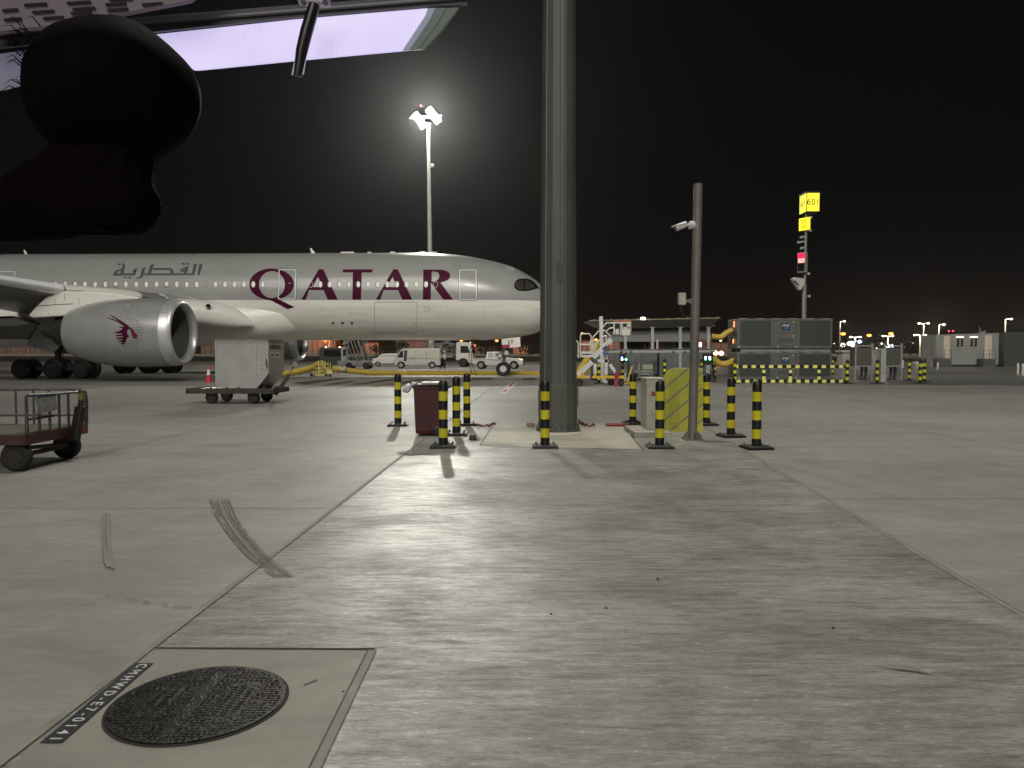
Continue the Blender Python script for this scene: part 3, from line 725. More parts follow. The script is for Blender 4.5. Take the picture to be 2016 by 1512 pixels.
Ro = [(437, 520), (441, 240), (590, 240), (640, 246), (676, 262), (690, 285), (690, 312), (670, 335), (636, 350), (600, 358), (718, 520), (630, 520), (540, 402), (513, 362), (511, 520)]
Ri = [(519, 258), (545, 257), (572, 263), (588, 280), (590, 305), (578, 330), (555, 346), (519, 352)]
decal('letter', [z4(Ro), z4(Ri)], MAR, hf, air)
# --- arabic lettering (traced)
def z5(P): return [(215 + x_ / 10.61, 505 + y_ / 10.61) for x_, y_ in P]
AR_ = [[(1838, 385), (1878, 165), (1955, 148), (1890, 392)],
       [(1705, 385), (1725, 350), (1765, 165), (1838, 148), (1778, 388)],
       [(850, 392), (735, 392), (730, 352), (1715, 350), (1740, 388), (1300, 392)],
       [(1565, 352), (1545, 318), (1480, 312), (1478, 290), (1520, 245), (1620, 205), (1660, 210), (1622, 352)],
       [(808, 352), (855, 180), (940, 150), (875, 352)],
       [(905, 280), (918, 240), (1270, 240), (1320, 262), (1342, 300), (1335, 352), (1275, 352), (1285, 300), (1258, 280)],
       [(625, 440), (650, 395), (690, 245), (762, 218), (715, 400), (680, 445), (620, 468), (565, 462), (540, 440)],
       [(285, 350), (480, 350), (508, 265), (590, 245), (548, 372), (530, 395), (290, 398)],
       [(230, 355), (270, 195), (340, 180), (290, 398), (75, 400), (88, 350), (130, 295), (250, 250)]]
ARh = [None, None, None, [(1535, 282), (1575, 258), (1572, 295)], None, None, None, None, [(155, 355), (180, 315), (238, 285), (228, 355)]]
for P, H in zip(AR_, ARh): decal('arabic_letter', [z5(P)] + ([z5(H)] if H else []), SLATE, hf, air)
for (x_, y_) in ((1545, 153), (1636, 152), (205, 162), (290, 160), (338, 438), (430, 437)):
    decal('arabic_dot', [z5(ell(x_, y_, 36, 20, 12))], SLATE, hf, air)
# --- windows
WPX = [109, 128, 147.5, 167, 187, 207, 227, 247.5, 267.6, 287.7, 307.8, 327.6, 347.5, 367.3, 387, 424, 442.5, 461, 479.7, 498.4, 517, 630.7, 649, 668, 686.8, 705.4, 724.2, 743.3, 762.3, 781.7, 800.3, 819.4, 838.6]
winm = pm('cabin_window_shade', (.62, .60, .54), .4, var=.05, scale=3, emis=(1, .94, .8), es=.13)
rimm = pm('window_rim', (.13, .135, .13), .4)
rimw = pm('window_rim_pale', (.42, .42, .40), .4)
for k, px in enumerate(WPX):
    r_ = decal('window', [ell(px - .25, 559.8, 4.4, 6.6, 18)], rimm, hf, air, step=5, off=.016)
    decal('window_shade', [ell(px + .35, 559.9 - (0), 3.5, 5.7, 16)], winm, hf, r_, step=5, off=.024)
    if px in (227, 327.6): decal('window_gap', [[(px - 2.6, 563), (px + 3.1, 563), (px + 1.6, 565), (px - 1, 565)]], ADK, hf, r_, step=5, off=.03)
for px in (611.6, 857.5, 878.6, 405):
    decal('blanked_window', [ell(px, 559.6, 4.4, 6.6, 18), ell(px, 559.6, 3.7, 5.8, 18)], rimw if px > 450 else rimm, hf, air, step=5, off=.016)
# --- doors
drm = pm('door_outline_white', (.74, .74, .72), .35, var=.03)
drs = pm('door_gap_line', (.10, .10, .095), .5)
for (x0, y0, x1, y1, sk) in ((904.5, 530.3, 939.2, 591.2, -.8), (547, 530, 582, 589.5, 1.6), (-16, 533.2, 29.6, 596, 1)):
    d_ = decal('door', [rrect(x0, y0, x1, y1, 3.2, sk), rrect(x0 + 1.7, y0 + 1.7, x1 - 1.7, y1 - 1.7, 2.2, sk)], drm, hf, air, off=.02)
    decal('door_gap', [rrect(x0 - 1.1, y0 - 1.1, x1 + 1.1, y1 + 1.1, 3.8, sk), rrect(x0 - .2, y0 - .2, x1 + .2, y1 + .2, 3.2, sk)], drs, hf, d_, off=.018)
    decal('door_handle', [rrect(x0 + 21, y0 + 27, x0 + 26, y0 + 28.2, .4)], rimw, hf, d_, off=.02)
    decal('door_window', [ell(x0 + 4.5, y0 + 25, 1.6, 2.0, 10)], rimw, hf, d_, off=.02)
decal('cargo_door', [rrect(737, 594.5, 821, 656, 4, 0), rrect(737.5, 595.1, 820.5, 655.4, 3.6, 0)], drs, hf, air, off=.016)
decal('hatch_outline', [z4([(1212, 197), (1222, 194), (1260, 214), (1290, 238), (1284, 248), (1240, 236), (1216, 218)]), z4([(1218, 202), (1226, 201), (1258, 219), (1281, 239), (1278, 242), (1242, 230), (1221, 215)])], drm, hf, air, step=2, off=.02)
ck = decal('cockpit_window', [z4([(1286, 385), (1292, 360), (1308, 337), (1335, 325), (1375, 322), (1415, 324), (1445, 335), (1480, 362), (1512, 400), (1525, 418), (1500, 416), (1470, 424), (1425, 436), (1380, 440), (1335, 437), (1305, 425), (1290, 405)])], GLASS, hf, air, step=2, off=.02)
pane = pm('cockpit_pane', (.05, .042, .032), .12, var=.4, scale=3, coat=.4)
decal('pane', [z4([(1296, 385), (1304, 358), (1325, 340), (1366, 337), (1378, 350), (1376, 425), (1345, 427), (1312, 415)])], pane, hf, ck, step=2, off=.03)
decal('pane', [z4([(1390, 348), (1400, 338), (1430, 343), (1460, 370), (1474, 405), (1440, 418), (1400, 426), (1390, 415)])], pane, hf, ck, step=2, off=.03)
for px in (655.5, 674.2, 692.8): decal('outlet_port', [ell(px, 636.3, 2.7, 2.3, 14)], ADK, hf, air, off=.016)
decal('service_panel', [rrect(836, 604, 843.8, 613.6, .5), rrect(836.5, 604.5, 843.3, 613.1, .4)], drs, hf, air, off=.014)
decal('service_panel', [rrect(686, 614.5, 694, 620, .5), rrect(686.4, 614.9, 693.6, 619.6, .4)], rimw, hf, air, off=.014)
for x0, x1, y0 in ((812, 820, 636), (812, 816, 641), (829, 836, 651)): decal('panel_line', [[(x0, y0), (x1, y0), (x1, y0 + .6), (x0, y0 + .6)]], drs, hf, air, off=.014)
for (px0, yy) in ((466, 0), (556, 0), (630, 0), (880, 0), (952, 0)):
    decal('skin_joint', [[(px0, 597), (px0 + .35, 597), (px0 + .35, 660), (px0, 660)]], rimw, hf, air, off=.008)
# antennas, satcom hump, white glints along the crown
def antenna(px, py0, py1, w, lean):
    a = L_(px, py1 + 1.5, 53.1); tp = L_(px + lean, py0, 53.1); a.y = tp.y = 0
    b = MB(); s_ = w * 53.1 / F; b.prism([(a.x - s_ / 2, -.03, a.z), (a.x + s_ / 2, -.03, a.z), (tp.x + .03, -.015, tp.z), (tp.x - .05, -.015, tp.z)], (0, .05, 0)); b.build('antenna', AW, air)
antenna(615, 487, 498, 9, -6.5); antenna(37, 488.8, 500.5, 7, -6)
for (px0, px1, h) in ((669, 698, 1.4), (723, 731, 1), (768, 778, 1.6), (824, 840, 1.2), (846, 862, 1.2)):  # last two are reflected highlights shaped as white bumps
    a = L_((px0 + px1) / 2, 498, 53.1); w_ = (px1 - px0) * 53.1 / F
    b = MB(); b.box((a.x, 0, zt + .005 + h * .014), (w_, .7, h * .05 + .05), taper=.8); b.build('roof_fairing_and_glint', AW, air, bevel=.02)
a = L_(935, 669, 53.1); b = MB(); b.box((a.x, -.1, zb - .10), (.52, .4, .30), taper=1.1); b.build('ventral_unit', ADK, air, bevel=.03)
b = MB(); b.prism([(a.x + dx, -.03, zb + dz) for dx, dz in ((2.55, 0), (2.85, 0), (2.6, -.32), (2.5, -.32))], (0, .06, 0))
a2 = L_(675, 669, 53.1); b = MB(); b.prism([(a2.x + .1, -.03, zb + .05), (a2.x + .75, -.03, zb + .05), (a2.x - .0, -.03, zb - .32), (a2.x - .15, -.03, zb - .32)], (0, .05, 0)); b.build('drain_mast', AW, air)
b = MB(); b.lathe([(0, .06), (.08, .05), (.1, .01)], c=(a.x, -.12, zb - .33), ax=(0, 0, -1), n=12); b.build('beacon', lampmat('beacon_red', (1, .2, .1), 3), air)

# --- belly fairing (loft)
def loft(name, secs, mat, n=40, parent=air, smooth=True, p=2.0):
    b = MB(); rows = []
    for (x_, cy, cz, ry, rz) in secs:
        row = []
        for j in range(n):
            a_ = 2 * pi * j / n; c_, s_ = cos(a_), sin(a_)
            row.append(b.V((x_, cy + ry * abs(c_) ** (2 / p) * (1 if c_ > 0 else -1), cz + rz * abs(s_) ** (2 / p) * (1 if s_ > 0 else -1))))
        rows.append(row)
    for i in range(len(rows) - 1):
        for j in range(n): b.face((rows[i][j], rows[i][(j + 1) % n], rows[i + 1][(j + 1) % n], rows[i + 1][j]))
    b.face(rows[0]); b.face(rows[-1]); return b.build(name, mat, parent, smooth=smooth, angle=60)
zc = (zt + zb) / 2
def XP(px, Y=50.0): return L_(px, 640, Y).x
loft('belly_fairing', [(XP(575), 0, 4.1, 2.2, 1.35), (XP(545), 0, 4.0, 2.75, 1.55), (XP(500), 0, 3.9, 3.0, 1.62), (XP(430), 0, 3.85, 3.15, 1.68), (XP(300), 0, 3.8, 3.25, 1.78), (XP(100), 0, 3.8, 3.3, 1.85), (-38, 0, 3.8, 3.3, 1.8), (-42, 0, 4.0, 2.9, 1.5), (-45, 0, 4.2, 2.0, 1.2)], AW, p=2.3)
def glove(px, yt, yb, Y, hy):
    a = L_(px, yt, Y); c = L_(px, yb, Y); return (a.x, a.y, (a.z + c.z) / 2, hy, (a.z - c.z) / 2)
loft('wing_root_fairing', [glove(499, 639, 641, 50.3, .05), glove(485, 622, 644, 50.3, .35), glove(468, 609, 646, 50.2, .6), glove(440, 597, 646, 50.0, .85), glove(405, 591, 642, 49.7, 1.15), glove(370, 589, 640, 49.4, 1.5), glove(320, 586, 640, 49.0, 1.9), glove(220, 580, 640, 48.8, 2.1)], AW, n=36, p=2.2)
def solid_hit_any(px, py, off): return None
# --- wing
WS = []
for (Y, px, py, ch, th) in ((50.6, 408, 602, 12.6, 1.45), (46.8, 280, 585, 10.6, 1.15), (42.4, 128, 569, 8.7, .86), (40.0, 0, 548.5, 7.9, .74), (30, None, None, 5.2, .5), (21, None, None, 2.4, .22)):
    if px is not None: q = L_(px, py, Y); WS.append((q.y, q.x, q.z, ch, th))
    else: q0 = WS[3]; dy = toL((0, Y, 0)).y - q0[0]; WS.append((q0[0] + dy, q0[1] + dy * .68, q0[2] - dy * .13, ch, th))
AFU = [(0, 0), (.01, .17), (.03, .27), (.08, .40), (.2, .52), (.4, .55), (.6, .44), (.8, .24), (1, .02)]
AFL = [(1, -.02), (.8, -.10), (.6, -.26), (.4, -.44), (.2, -.46), (.08, -.36), (.03, -.22), (.01, -.12)]
AF = AFU + AFL
b = MB(); rows = [[b.V((xl - c_ * ch, y_, z_ + t_ * th - c_ * ch * .035)) for (c_, t_) in AF] for (y_, xl, z_, ch, th) in WS]
for i in range(len(rows) - 1):
    for j in range(len(AF)): b.face((rows[i][j], rows[i][(j + 1) % len(AF)], rows[i + 1][(j + 1) % len(AF)], rows[i + 1][j]))
b.face(rows[0]); b.face(rows[-1]); b.build('wing', AWG, air, smooth=True, angle=50)
def slat(u0, u1, seg, frac, grow, name, mat):
    # leading edge strip between spanwise parameters
    def S(u):
        i = min(int(u), len(WS) - 2); f = u - i; return [WS[i][k] + (WS[i + 1][k] - WS[i][k]) * f for k in range(5)]
    AFs = [(.06, .362), (.03, .272), (.01, .18), (0, .06), (-.004, 0), (0, -.06), (.01, -.13), (.03, -.225), (.06, -.31)]
    b = MB(); rows = []
    for k in range(seg + 1):
        y_, xl, z_, ch, th = S(u0 + (u1 - u0) * k / seg)
        rows.append([b.V((xl + grow * .5 - c_ * frac * ch * .9, y_, z_ + t_ * (th + grow) - c_ * ch * .035)) for c_, t_ in AFs] + [b.V((xl - .05 * frac * ch, y_, z_))])
    N = len(rows[0])
    for i in range(seg):
        for j in range(N): b.face((rows[i][j], rows[i][(j + 1) % N], rows[i + 1][(j + 1) % N], rows[i + 1][j]))
    b.face(rows[0]); b.face(rows[-1]); b.build(name, mat, air, smooth=True, angle=50)
ASL = pm('slat_metal', (.90, .90, .92), .30, .25, var=.04, scale=2)
slat(2.02, 4.9, 12, 1.0, .05, 'slat', ASL); slat(1.0, 1.98, 6, 1.0, .03, 'wing_root_slat', AW); slat(.12, .62, 4, 1.0, .12, 'slat', ASIL)
for (Y, xo, ln) in ((45.0, -30.6, 6.0), (37.0, -31.5, 5.0)):
    q = toL((0, Y, 0)); z_ = 3.9 if Y > 40 else 4.9
    loft('flap_fairing', [(xo, q.y, z_, .05, .05), (xo - 1, q.y, z_ - .05, .3, .3), (xo - 3, q.y, z_ - .1, .38, .42), (xo - ln, q.y, z_ - .15, .2, .25), (xo - ln - 1.4, q.y, z_ - .1, .03, .03)], AW, n=20)
# landing light
q = hit(410, 602.2, lambda p: False, 1, 2) if False else None
# --- engines
EY = toL(at(362, 656, 42.6)).y; EX = toL(at(364, 656, 42.6)).x; EZ = at(362, 655, 42.6).z
NP = [(0.02, 1.60), (0, 1.66), (.05, 1.73), (.2, 1.80), (.6, 1.865), (1.2, 1.90), (2.2, 1.925), (3.2, 1.91), (4.2, 1.82), (5.1, 1.66), (5.8, 1.45), (6.25, 1.27)]
def nr(s_):
    if s_ < 0 or s_ > NP[-1][0]: return 0
    for i in range(1, len(NP) - 1):
        if NP[i][0] <= s_ <= NP[i + 1][0]: return NP[i][1] + (NP[i + 1][1] - NP[i][1]) * (s_ - NP[i][0]) / (NP[i + 1][0] - NP[i][0])
    return 1.66
def engine():
    g = (-1, 0, 0); c0 = (EX, EY, EZ)
    b = MB(); b.lathe([(.62, 1.866)] + NP[5:] + [(6.25, 1.22), (5.9, 1.30), (5.2, 1.35)], c=c0, ax=g, n=96, cap=False); nac = b.build('nacelle', AG, air, smooth=True, angle=60)
    b = MB(); b.lathe([(.62, 1.862), (.45, 1.845), (.2, 1.80), (.05, 1.73), (0, 1.66), (.02, 1.60), (.1, 1.54), (.25, 1.50), (.42, 1.49)], c=c0, ax=g, n=96, cap=False); b.build('intake_lip', ASIL, nac, smooth=True, angle=80)
    b = MB(); b.lathe([(.42, 1.49), (.8, 1.50), (1.5, 1.52), (2.0, 1.52)], c=c0, ax=g, n=64, cap=False); b.build('intake_duct', pm('duct_grey', (.12, .12, .115), .5, .2), nac, smooth=True)
    b = MB(); b.lathe([(1.55, 1.52), (1.56, .3)], c=c0, ax=g, n=48, cap=False)
    for k in range(22):
        a = 2 * pi * k / 22; P = []
        for (rr, da, dx) in ((.35, 0, .0), (1.48, .22, .12), (1.48, .40, -.10), (.35, .16, -.12)):
            P.append((EX - 1.45 + dx, EY + rr * cos(a + da), EZ + rr * sin(a + da)))
        i0 = [b.V(p) for p in P]; b.face(i0)
    b.build('fan', pm('fan_titanium', (.09, .09, .095), .35, .8, var=.3), nac)
    b = MB(); b.lathe([(.95, .01), (1.02, .12), (1.2, .28), (1.5, .42)], c=c0, ax=g, n=32, cap=False); b.build('spinner', ADK, nac, smooth=True)
    b = MB(); b.lathe([(5.0, 1.1), (6.2, .98), (6.9, .78), (7.15, .70), (7.1, .62), (6.8, .6)], c=c0, ax=g, n=40, cap=False); b.build('core_exhaust', ADK, nac, smooth=True)
    b = MB(); b.lathe([(6.6, .55), (7.2, .48), (7.8, .28), (8.2, .03)], c=c0, ax=g, n=32); b.build('exhaust_plug', ADK, nac, smooth=True)
    return nac
nac = engine()
def inside_e(p):
    s_ = EX - p.x
    if s_ < .1 or s_ > 6.2: return False
    return (p.y - EY) ** 2 + (p.z - EZ) ** 2 < nr(s_) ** 2
def he(px, py, off=.012): return hit(px, py, inside_e, 36, 46, off + .006)
seam = pm('nacelle_seam', (.20, .205, .195), .4)
for px0 in (270, 207): decal('nacelle_joint', [[(px0, 600), (px0 + .6, 600), (px0 + .6, 716), (px0, 716)]], seam, he, nac, step=4, off=.004)
decal('access_hatch', [[(293, 599), (330, 600), (330, 616), (293, 613)], [(293.5, 599.5), (329.5, 600.5), (329.5, 615.5), (293.5, 612.5)]], seam, he, nac, step=4, off=.004)
for (px, py) in ((277, 687), (296, 686), (252, 601.5)): decal('latch', [ell(px, py, 1.4, .9, 8)], WHITEP, he, nac, off=.01)
# crest on the nacelle: swept horns, mane of bars, head, fine lines behind
def z6(P): return [(200 + x_ / 18.9, 610 + y_ / 18.9) for x_, y_ in P]
GL = pm('crest_grey', (.17, .175, .165), .4)
for (x0, x1, y_) in ((950, 1230, 355), (960, 1370, 432), (970, 1460, 528), (1110, 1500, 632), (1200, 1540, 735), (1290, 1570, 838), (1370, 1560, 945), (1080, 1540, 1052), (1000, 1460, 1152), (900, 1380, 1250), (900, 1240, 1330)):
    decal('crest_line', [z6([(x0, y_ - 9), (x1, y_ - 11), (x1 + 30, y_), (x1, y_ + 11), (x0, y_ + 10)])], GL, he, nac, off=.006)
CR = [[(305, 190), (350, 193), (480, 260), (700, 385), (900, 515), (1040, 630), (1035, 660), (900, 560), (660, 425), (460, 300), (330, 215)],
      [(225, 300), (260, 297), (450, 345), (700, 450), (900, 560), (980, 620), (880, 640), (700, 520), (520, 420), (350, 355), (240, 318)],
      [(880, 600), (960, 570), (1040, 630), (1150, 720), (1250, 850), (1345, 970), (1335, 1000), (1305, 985), (1305, 1050), (1275, 1078), (1200, 1055), (1140, 980), (1100, 880), (1080, 760), (1030, 690), (1000, 740), (960, 740), (945, 830), (965, 920), (1050, 990), (975, 1005), (930, 1090), (880, 1210), (790, 1305), (690, 1235), (800, 1225), (770, 1190), (680, 1190), (600, 1145), (780, 1130), (770, 1090), (570, 1080), (535, 1040), (790, 1025), (790, 985), (560, 975), (495, 935), (780, 915), (770, 880), (600, 870), (478, 850), (500, 825), (640, 795), (740, 740), (790, 680), (700, 670), (640, 635), (860, 625)]]
for P in CR: decal('crest', [z6(P)], MAR, he, nac, step=2.5, off=.014)
decal('crest_highlight', [z6([(1090, 760), (1150, 780), (1300, 980), (1290, 1050), (1210, 1040), (1140, 930)])], pm('crest_red', (.16, .012, .02), .3), he, nac, step=2.5, off=.02)
# far engine: a copy mirrored about the centreline
b_far = nac.copy(); COL.objects.link(b_far); b_far.parent = air; b_far.location = (0, -2 * EY, 0)
for ch in list(nac.children):
    if ch.name.startswith(('intake', 'fan', 'spinner', 'core', 'exhaust')): c_ = ch.copy(); COL.objects.link(c_); c_.parent = b_far
# pylon
def pyl(pts, w, name, mat, Y=42.6, bevel=.08):
    b = MB(); b.prism([L_(x_, y_, Y) + Vector((0, -w / 2, 0)) for x_, y_ in pts], (0, w, 0)); return b.build(name, mat, air, bevel=bevel)
pyl([(286, 589), (270, 584), (232, 577.5), (180, 574), (125, 574), (95, 586), (78, 602), (60, 622), (70, 626), (138, 622), (150, 640), (200, 640), (284, 600)], .50, 'pylon', AW)
decal_py = pyl([(309, 592), (303, 588), (283, 583.5), (280, 590), (300, 596)], .3, 'pylon_fairing', ADK, bevel=.02)
b = MB(); b.prism([L_(x_, y_, 42.6) + Vector((0, -.262, 0)) for x_, y_ in ((80, 602), (110, 600), (150, 598), (150, 599.2), (110, 601.4), (79, 603.6))], (0, .01, 0)); b.build('pylon_seam', drs, air)
for (x_, y0, y1) in ((132, 577, 592), (160, 588, 600), (113, 588, 600), (100, 613, 620)):
    b = MB(); b.prism([L_(q, w_, 42.6) + Vector((0, -.262, 0)) for q, w_ in ((x_, y0), (x_ + .5, y0), (x_ + 1.2, y1), (x_ + .7, y1))], (0, .01, 0)); b.build('pylon_seam', drs, air)
# landing light in the root fairing
a = L_(410, 602.3, 48.76); b = MB(); b.lathe([(-.12, .15), (.015, .15), (.02, .12)], c=(a.x, a.y, a.z), ax=(0.3, -1, 0.55), n=20); b.build('landing_light', GLASS, air, smooth=True)
# panel and gear
TY = pm('tyre', (.011, .010, .009), .75, var=.3, scale=10, dirt=.2, dcol=(.03, .027, .024))
HUB = pm('wheel_hub', (.5, .5, .48), .4, .3, var=.1, dirt=.25)
HUBD = pm('wheel_hub_dusty', (.032, .026, .022), .5, .3, var=.25, dirt=.4)
def wheel(parent, c, r, w, ax=(0, 1, 0), hub=HUB, hubr=.5, name='wheel', world=False, tyre=TY, n=36):
    b = MB(); b.lathe([(-w / 2 * .8, r * .6), (-w / 2, r * .75), (-w / 2 * .95, r * .9), (-w / 2 * .6, r * .985), (0, r), (w / 2 * .6, r * .985), (w / 2 * .95, r * .9), (w / 2, r * .75), (w / 2 * .8, r * .6)], c=c, ax=ax, n=n)
    wv = b.build(name, tyre, parent, smooth=True, world=world, angle=60)
    b = MB(); b.lathe([(-w / 2 * .9, r * hubr), (-w / 2 * .7, r * hubr * .85), (-w / 2 * .75, r * .2), (-w / 2 * .95, r * .12), (w / 2 * .95, r * .12), (w / 2 * .75, r * .2), (w / 2 * .7, r * hubr * .85), (w / 2 * .9, r * hubr)], c=c, ax=ax, n=24)
    for k in range(8):
        a_ = 2 * pi * k / 8; A_, B_ = b.frame(ax); cc = Vector(c) + (A_ * cos(a_) + B_ * sin(a_)) * r * hubr * .55
        b.lathe([(-w / 2 * .78, r * .05), (w / 2 * .78, r * .05)], c=cc, ax=ax, n=8)
    h = b.build('rim', hub, wv, smooth=True, world=False if not world else world, angle=40)
    return wv
def gear(sgn, dx):
    g = [L_(47, 731, 47.8), L_(110, 731, 47.8), L_(165, 731, 47.8)]
    for q in g:
        for dy in (-.5, .5):
            y_ = q.y + dy + .3
            if sgn < 0: y_ = -y_
            wheel(air, (q.x + dx, y_, .62), .62, .42, hub=HUBD)
    y_ = g[0].y + .3; y_ = -y_ if sgn < 0 else y_
    b = MB(); b.bar((g[0].x + dx, y_, .62), (g[2].x + dx, y_, .62), .26, .3)
    for q in g: b.cyl((q.x + dx, y_ - .55, .62), (q.x + dx, y_ + .55, .62), .09, .09, 10)
    b.build('bogie_beam', ADK, air, bevel=.03)
    b = MB(); b.cyl((g[1].x + dx, y_, .7), (g[1].x + dx, y_ + .25 * sgn, 4.3), .19, .24, 16); b.bar((g[1].x + dx, y_, 1.6), (g[1].x + dx + 1.5, y_ + .8 * sgn, 3.7), .13); b.bar((g[1].x + dx, y_, 1.9), (g[1].x + dx - 1.2, y_ + 2.0 * sgn, 3.7), .12); b.tube([(g[1].x + dx + .3, y_, .8), (g[1].x + dx + .5, y_ - .2, 1.3), (g[1].x + dx + .2, y_, 2.2)], .03, 6); b.build('gear_strut', ADK, air, smooth=True)
gear(1, 0); gear(-1, 0)
b = MB(); b.prism([L_(x_, y_, 46.9) for x_, y_ in ((75, 640), (52, 680), (104, 694), (112, 688), (117, 679), (128, 676), (128, 640))], (0, .08, .0)); b.build('gear_door', AG, air, bevel=.02)
b = MB(); b.prism([L_(x_, y_, 47.2) for x_, y_ in ((20, 622), (60, 630), (74, 640), (52, 668), (0, 668), (-80, 660), (-80, 626))], (0, .3, 0)); b.build('gear_bay', AWG, air)
b = MB(); b.prism([L_(x_, y_, 46.6) for x_, y_ in ((-60, 630), (34, 625), (60, 637), (20, 642), (-60, 644))], (0, 1.2, 0)); b.build('flap_track_fairing', AW, air, bevel=.06)
# nose gear
ng = toL((at(990.5, 728, 52.6).x, 52.6, 0)); 
for dy in (-.42, .42): wheel(air, (ng.x, ng.y + .5 + dy, .50), .50, .38, hubr=.46)
NY = ng.y + .5
b = MB(); b.cyl((ng.x, NY - .45, .5), (ng.x, NY + .45, .5), .08, .08, 12); b.cyl((ng.x, NY, .5), (ng.x + .15, NY, zb + .5), .10, .15, 16); b.bar((ng.x + .1, NY, 1.5), (ng.x + 1.3, NY, zb + .2), .10)
b.bar((ng.x - .25, NY, 1.15), (ng.x + .1, NY, 1.6), .08); b.build('nose_gear_strut', GALV, air, smooth=True)
b = MB()
for (px, py, s_) in ((979, 698, .22), (987, 695, .28), (994, 699, .22), (999, 692, .2), (1004, 697, .15), (982, 705, .15)): b.box(L_(px, py, 52.7), (s_, .3, s_ * .8), Matrix.Rotation(px, 3, 'Y'))
b.build('gear_equipment', pm('gear_hydraulics', (.16, .16, .15), .4, .5, var=.5, scale=12), air, bevel=.02)
b = MB(); b.lathe([(-.05, .13), (.03, .15)], c=L_(997, 694.5, 52.3), ax=(0, -1, 0), n=16); b.build('taxi_light', HUB, air)
DYY = 52.1
b = MB(); b.prism([L_(x_, y_, DYY) for x_, y_ in ((987.6, 667.3), (1023.6, 663.5), (1025, 682.8), (988.4, 685.9))], (0, .05, 0)); nd = b.build('nose_gear_door', AW, air)
b = MB(); b.prism([L_(x_, y_, DYY - .004) for x_, y_ in ((988.1, 679), (1004.2, 677.8), (1002.6, 684.7), (988.4, 685.9))], (0, .003, 0)); b.build('door_flash', pm('door_red', (.25, .012, .03), .4), nd)
text('tail_code', 'LY', .31, facing(L_(1005.5, 673.2, DYY - .012), (1, -.0, .06)), ADK, nd, depth=.002, spacing=1.15, bold=.012)
# hanging cable at the nose (red wand and power cable)
pw_ = at(936, 688, 51.5)
b = MB(); b.tube([at(932, 672, 52.4), at(925, 690, 52), at(923.5, 706, 51.8), at(925, 722, 51.6), at(931, 738, 51.4)], .028, 8); b.tube([at(934, 672, 52.4), at(928, 695, 52), at(928.5, 712, 51.8), at(932, 726, 51.6), at(939, 739, 51.4)], .028, 8)
tag(b.build('power_cable', pm('cable_red', (.07, .025, .02), .6), None, smooth=True), 'pair of thin dark cables hanging from the airliner nose to the ground', 'cable')

# ================================================================== yellow hose and reel cage
hosem = pm('hose_yellow', (.46, .33, .05), .5, var=.12, scale=6, dirt=.2, dcol=(.2, .13, .03))
def hose(name, pts, r, lab, pitch=.12, grow=.035, mat=hosem, n=18):
    Q = []
    for i in range(len(pts) - 1):
        p0, p1, p2, p3 = [Vector(pts[max(0, min(len(pts) - 1, i + k))]) for k in (-1, 0, 1, 2)]
        L = (p2 - p1).length; N = max(3, int(L / (pitch / 2)))
        for k in range(N):
            f = k / N; Q.append(.5 * ((2 * p1) + (p2 - p0) * f + (2 * p0 - 5 * p1 + 4 * p2 - p3) * f * f + (3 * p1 - p0 - 3 * p2 + p3) * f**3))
    Q.append(Vector(pts[-1])); rr = [r + (grow if i % 2 else -grow * .3) for i in range(len(Q))]
    b = MB(); b.tube(Q, rr, n); o = b.build(name, mat, None, smooth=True, angle=60); return tag(o, lab, 'hose') if lab else o
HY = 54.6
def hp(px, py, Y=HY): return at(px, py, Y)
hose('air_hose', [hp(655, 726, 53), hp(672, 727.5, 53.4), hp(700, 731, 53.8), hp(740, 734.2, 54.2), hp(800, 735, 54.6), hp(900, 735.3, 54.8), hp(1000, 735.6, 55), hp(1100, 736.5, 54.6), hp(1150, 735, 53.5)], .18, 'long yellow ribbed air hose lying under the airliner from the cage to the mast')
hose('air_hose', [hp(530, 738, 46.5), hp(566, 735, 47.5), hp(590, 731, 49), hp(612, 724.5, 51), hp(622, 722, 52)], .17, 'short yellow ribbed hose between the cargo container and the yellow cage')
b = MB(); b.lathe([(-.35, .19), (-.3, .22), (.3, .22), (.35, .19)], c=hp(672, 727.6, 53.4), ax=(1, 0, -.06), n=20); tag(b.build('hose_coupling', GALV, None, smooth=True), 'grey band joining the long yellow hose near the cage', 'coupling')
cg = at(633, 741, 51.5); cg.z = 0
t = thing('hose_reel_cage', 'bright yellow wheeled wire cage holding a coil of yellow hose', 'hose cage', (cg.x, 51.5, .01))
ycm = pm('cage_yellow', (.60, .56, .12), .45, var=.1)
def ring(c, r, th, ax, n=32, m=8):
    b = MB(); A_, B_ = b.frame(ax); pts = [Vector(c) + (A_ * cos(2 * pi * k / n) + B_ * sin(2 * pi * k / n)) * r for k in range(n + 1)]; b.tube(pts, th, m, cap=False); return b
for y_ in (-.38, .38): ring((-.08, y_, .58), .46, .02, (0, 1, 0)).build('hoop', ycm, t, smooth=True)
b = MB()
for y_ in (-.4, .4):
    b.bar((-.62, y_, .12), (.5, y_, .12), .06); b.bar((-.62, y_, .10), (-.62, y_, .60), .04); b.bar((.5, y_, .10), (.5, y_, .60), .04); b.bar((-.62, y_, .58), (.5, y_, .58), .04); b.bar((-.08, y_, .1), (-.08, y_, 1.02), .06); b.bar((.36, y_, .58), (.36, y_, .98), .035)
for x_ in (-.62, .5, -.08): b.bar((x_, -.4, .12), (x_, .4, .12), .04); b.bar((x_, -.4, .58), (x_, .4, .58), .03)
b.build('frame', ycm, t)
for k in range(5): ring((-.08, -.26 + k * .13, .56), .30, .055, (0, 1, 0), 20).build('hose_coil', hosem, t, smooth=True)
b = MB(); b.bar((.62, -.3, .15), (.70, -.3, .95), .05); b.box((.68, -.2, .3), (.25, .4, .25)); b.build('pull_handle', ycm, t, bevel=.01)
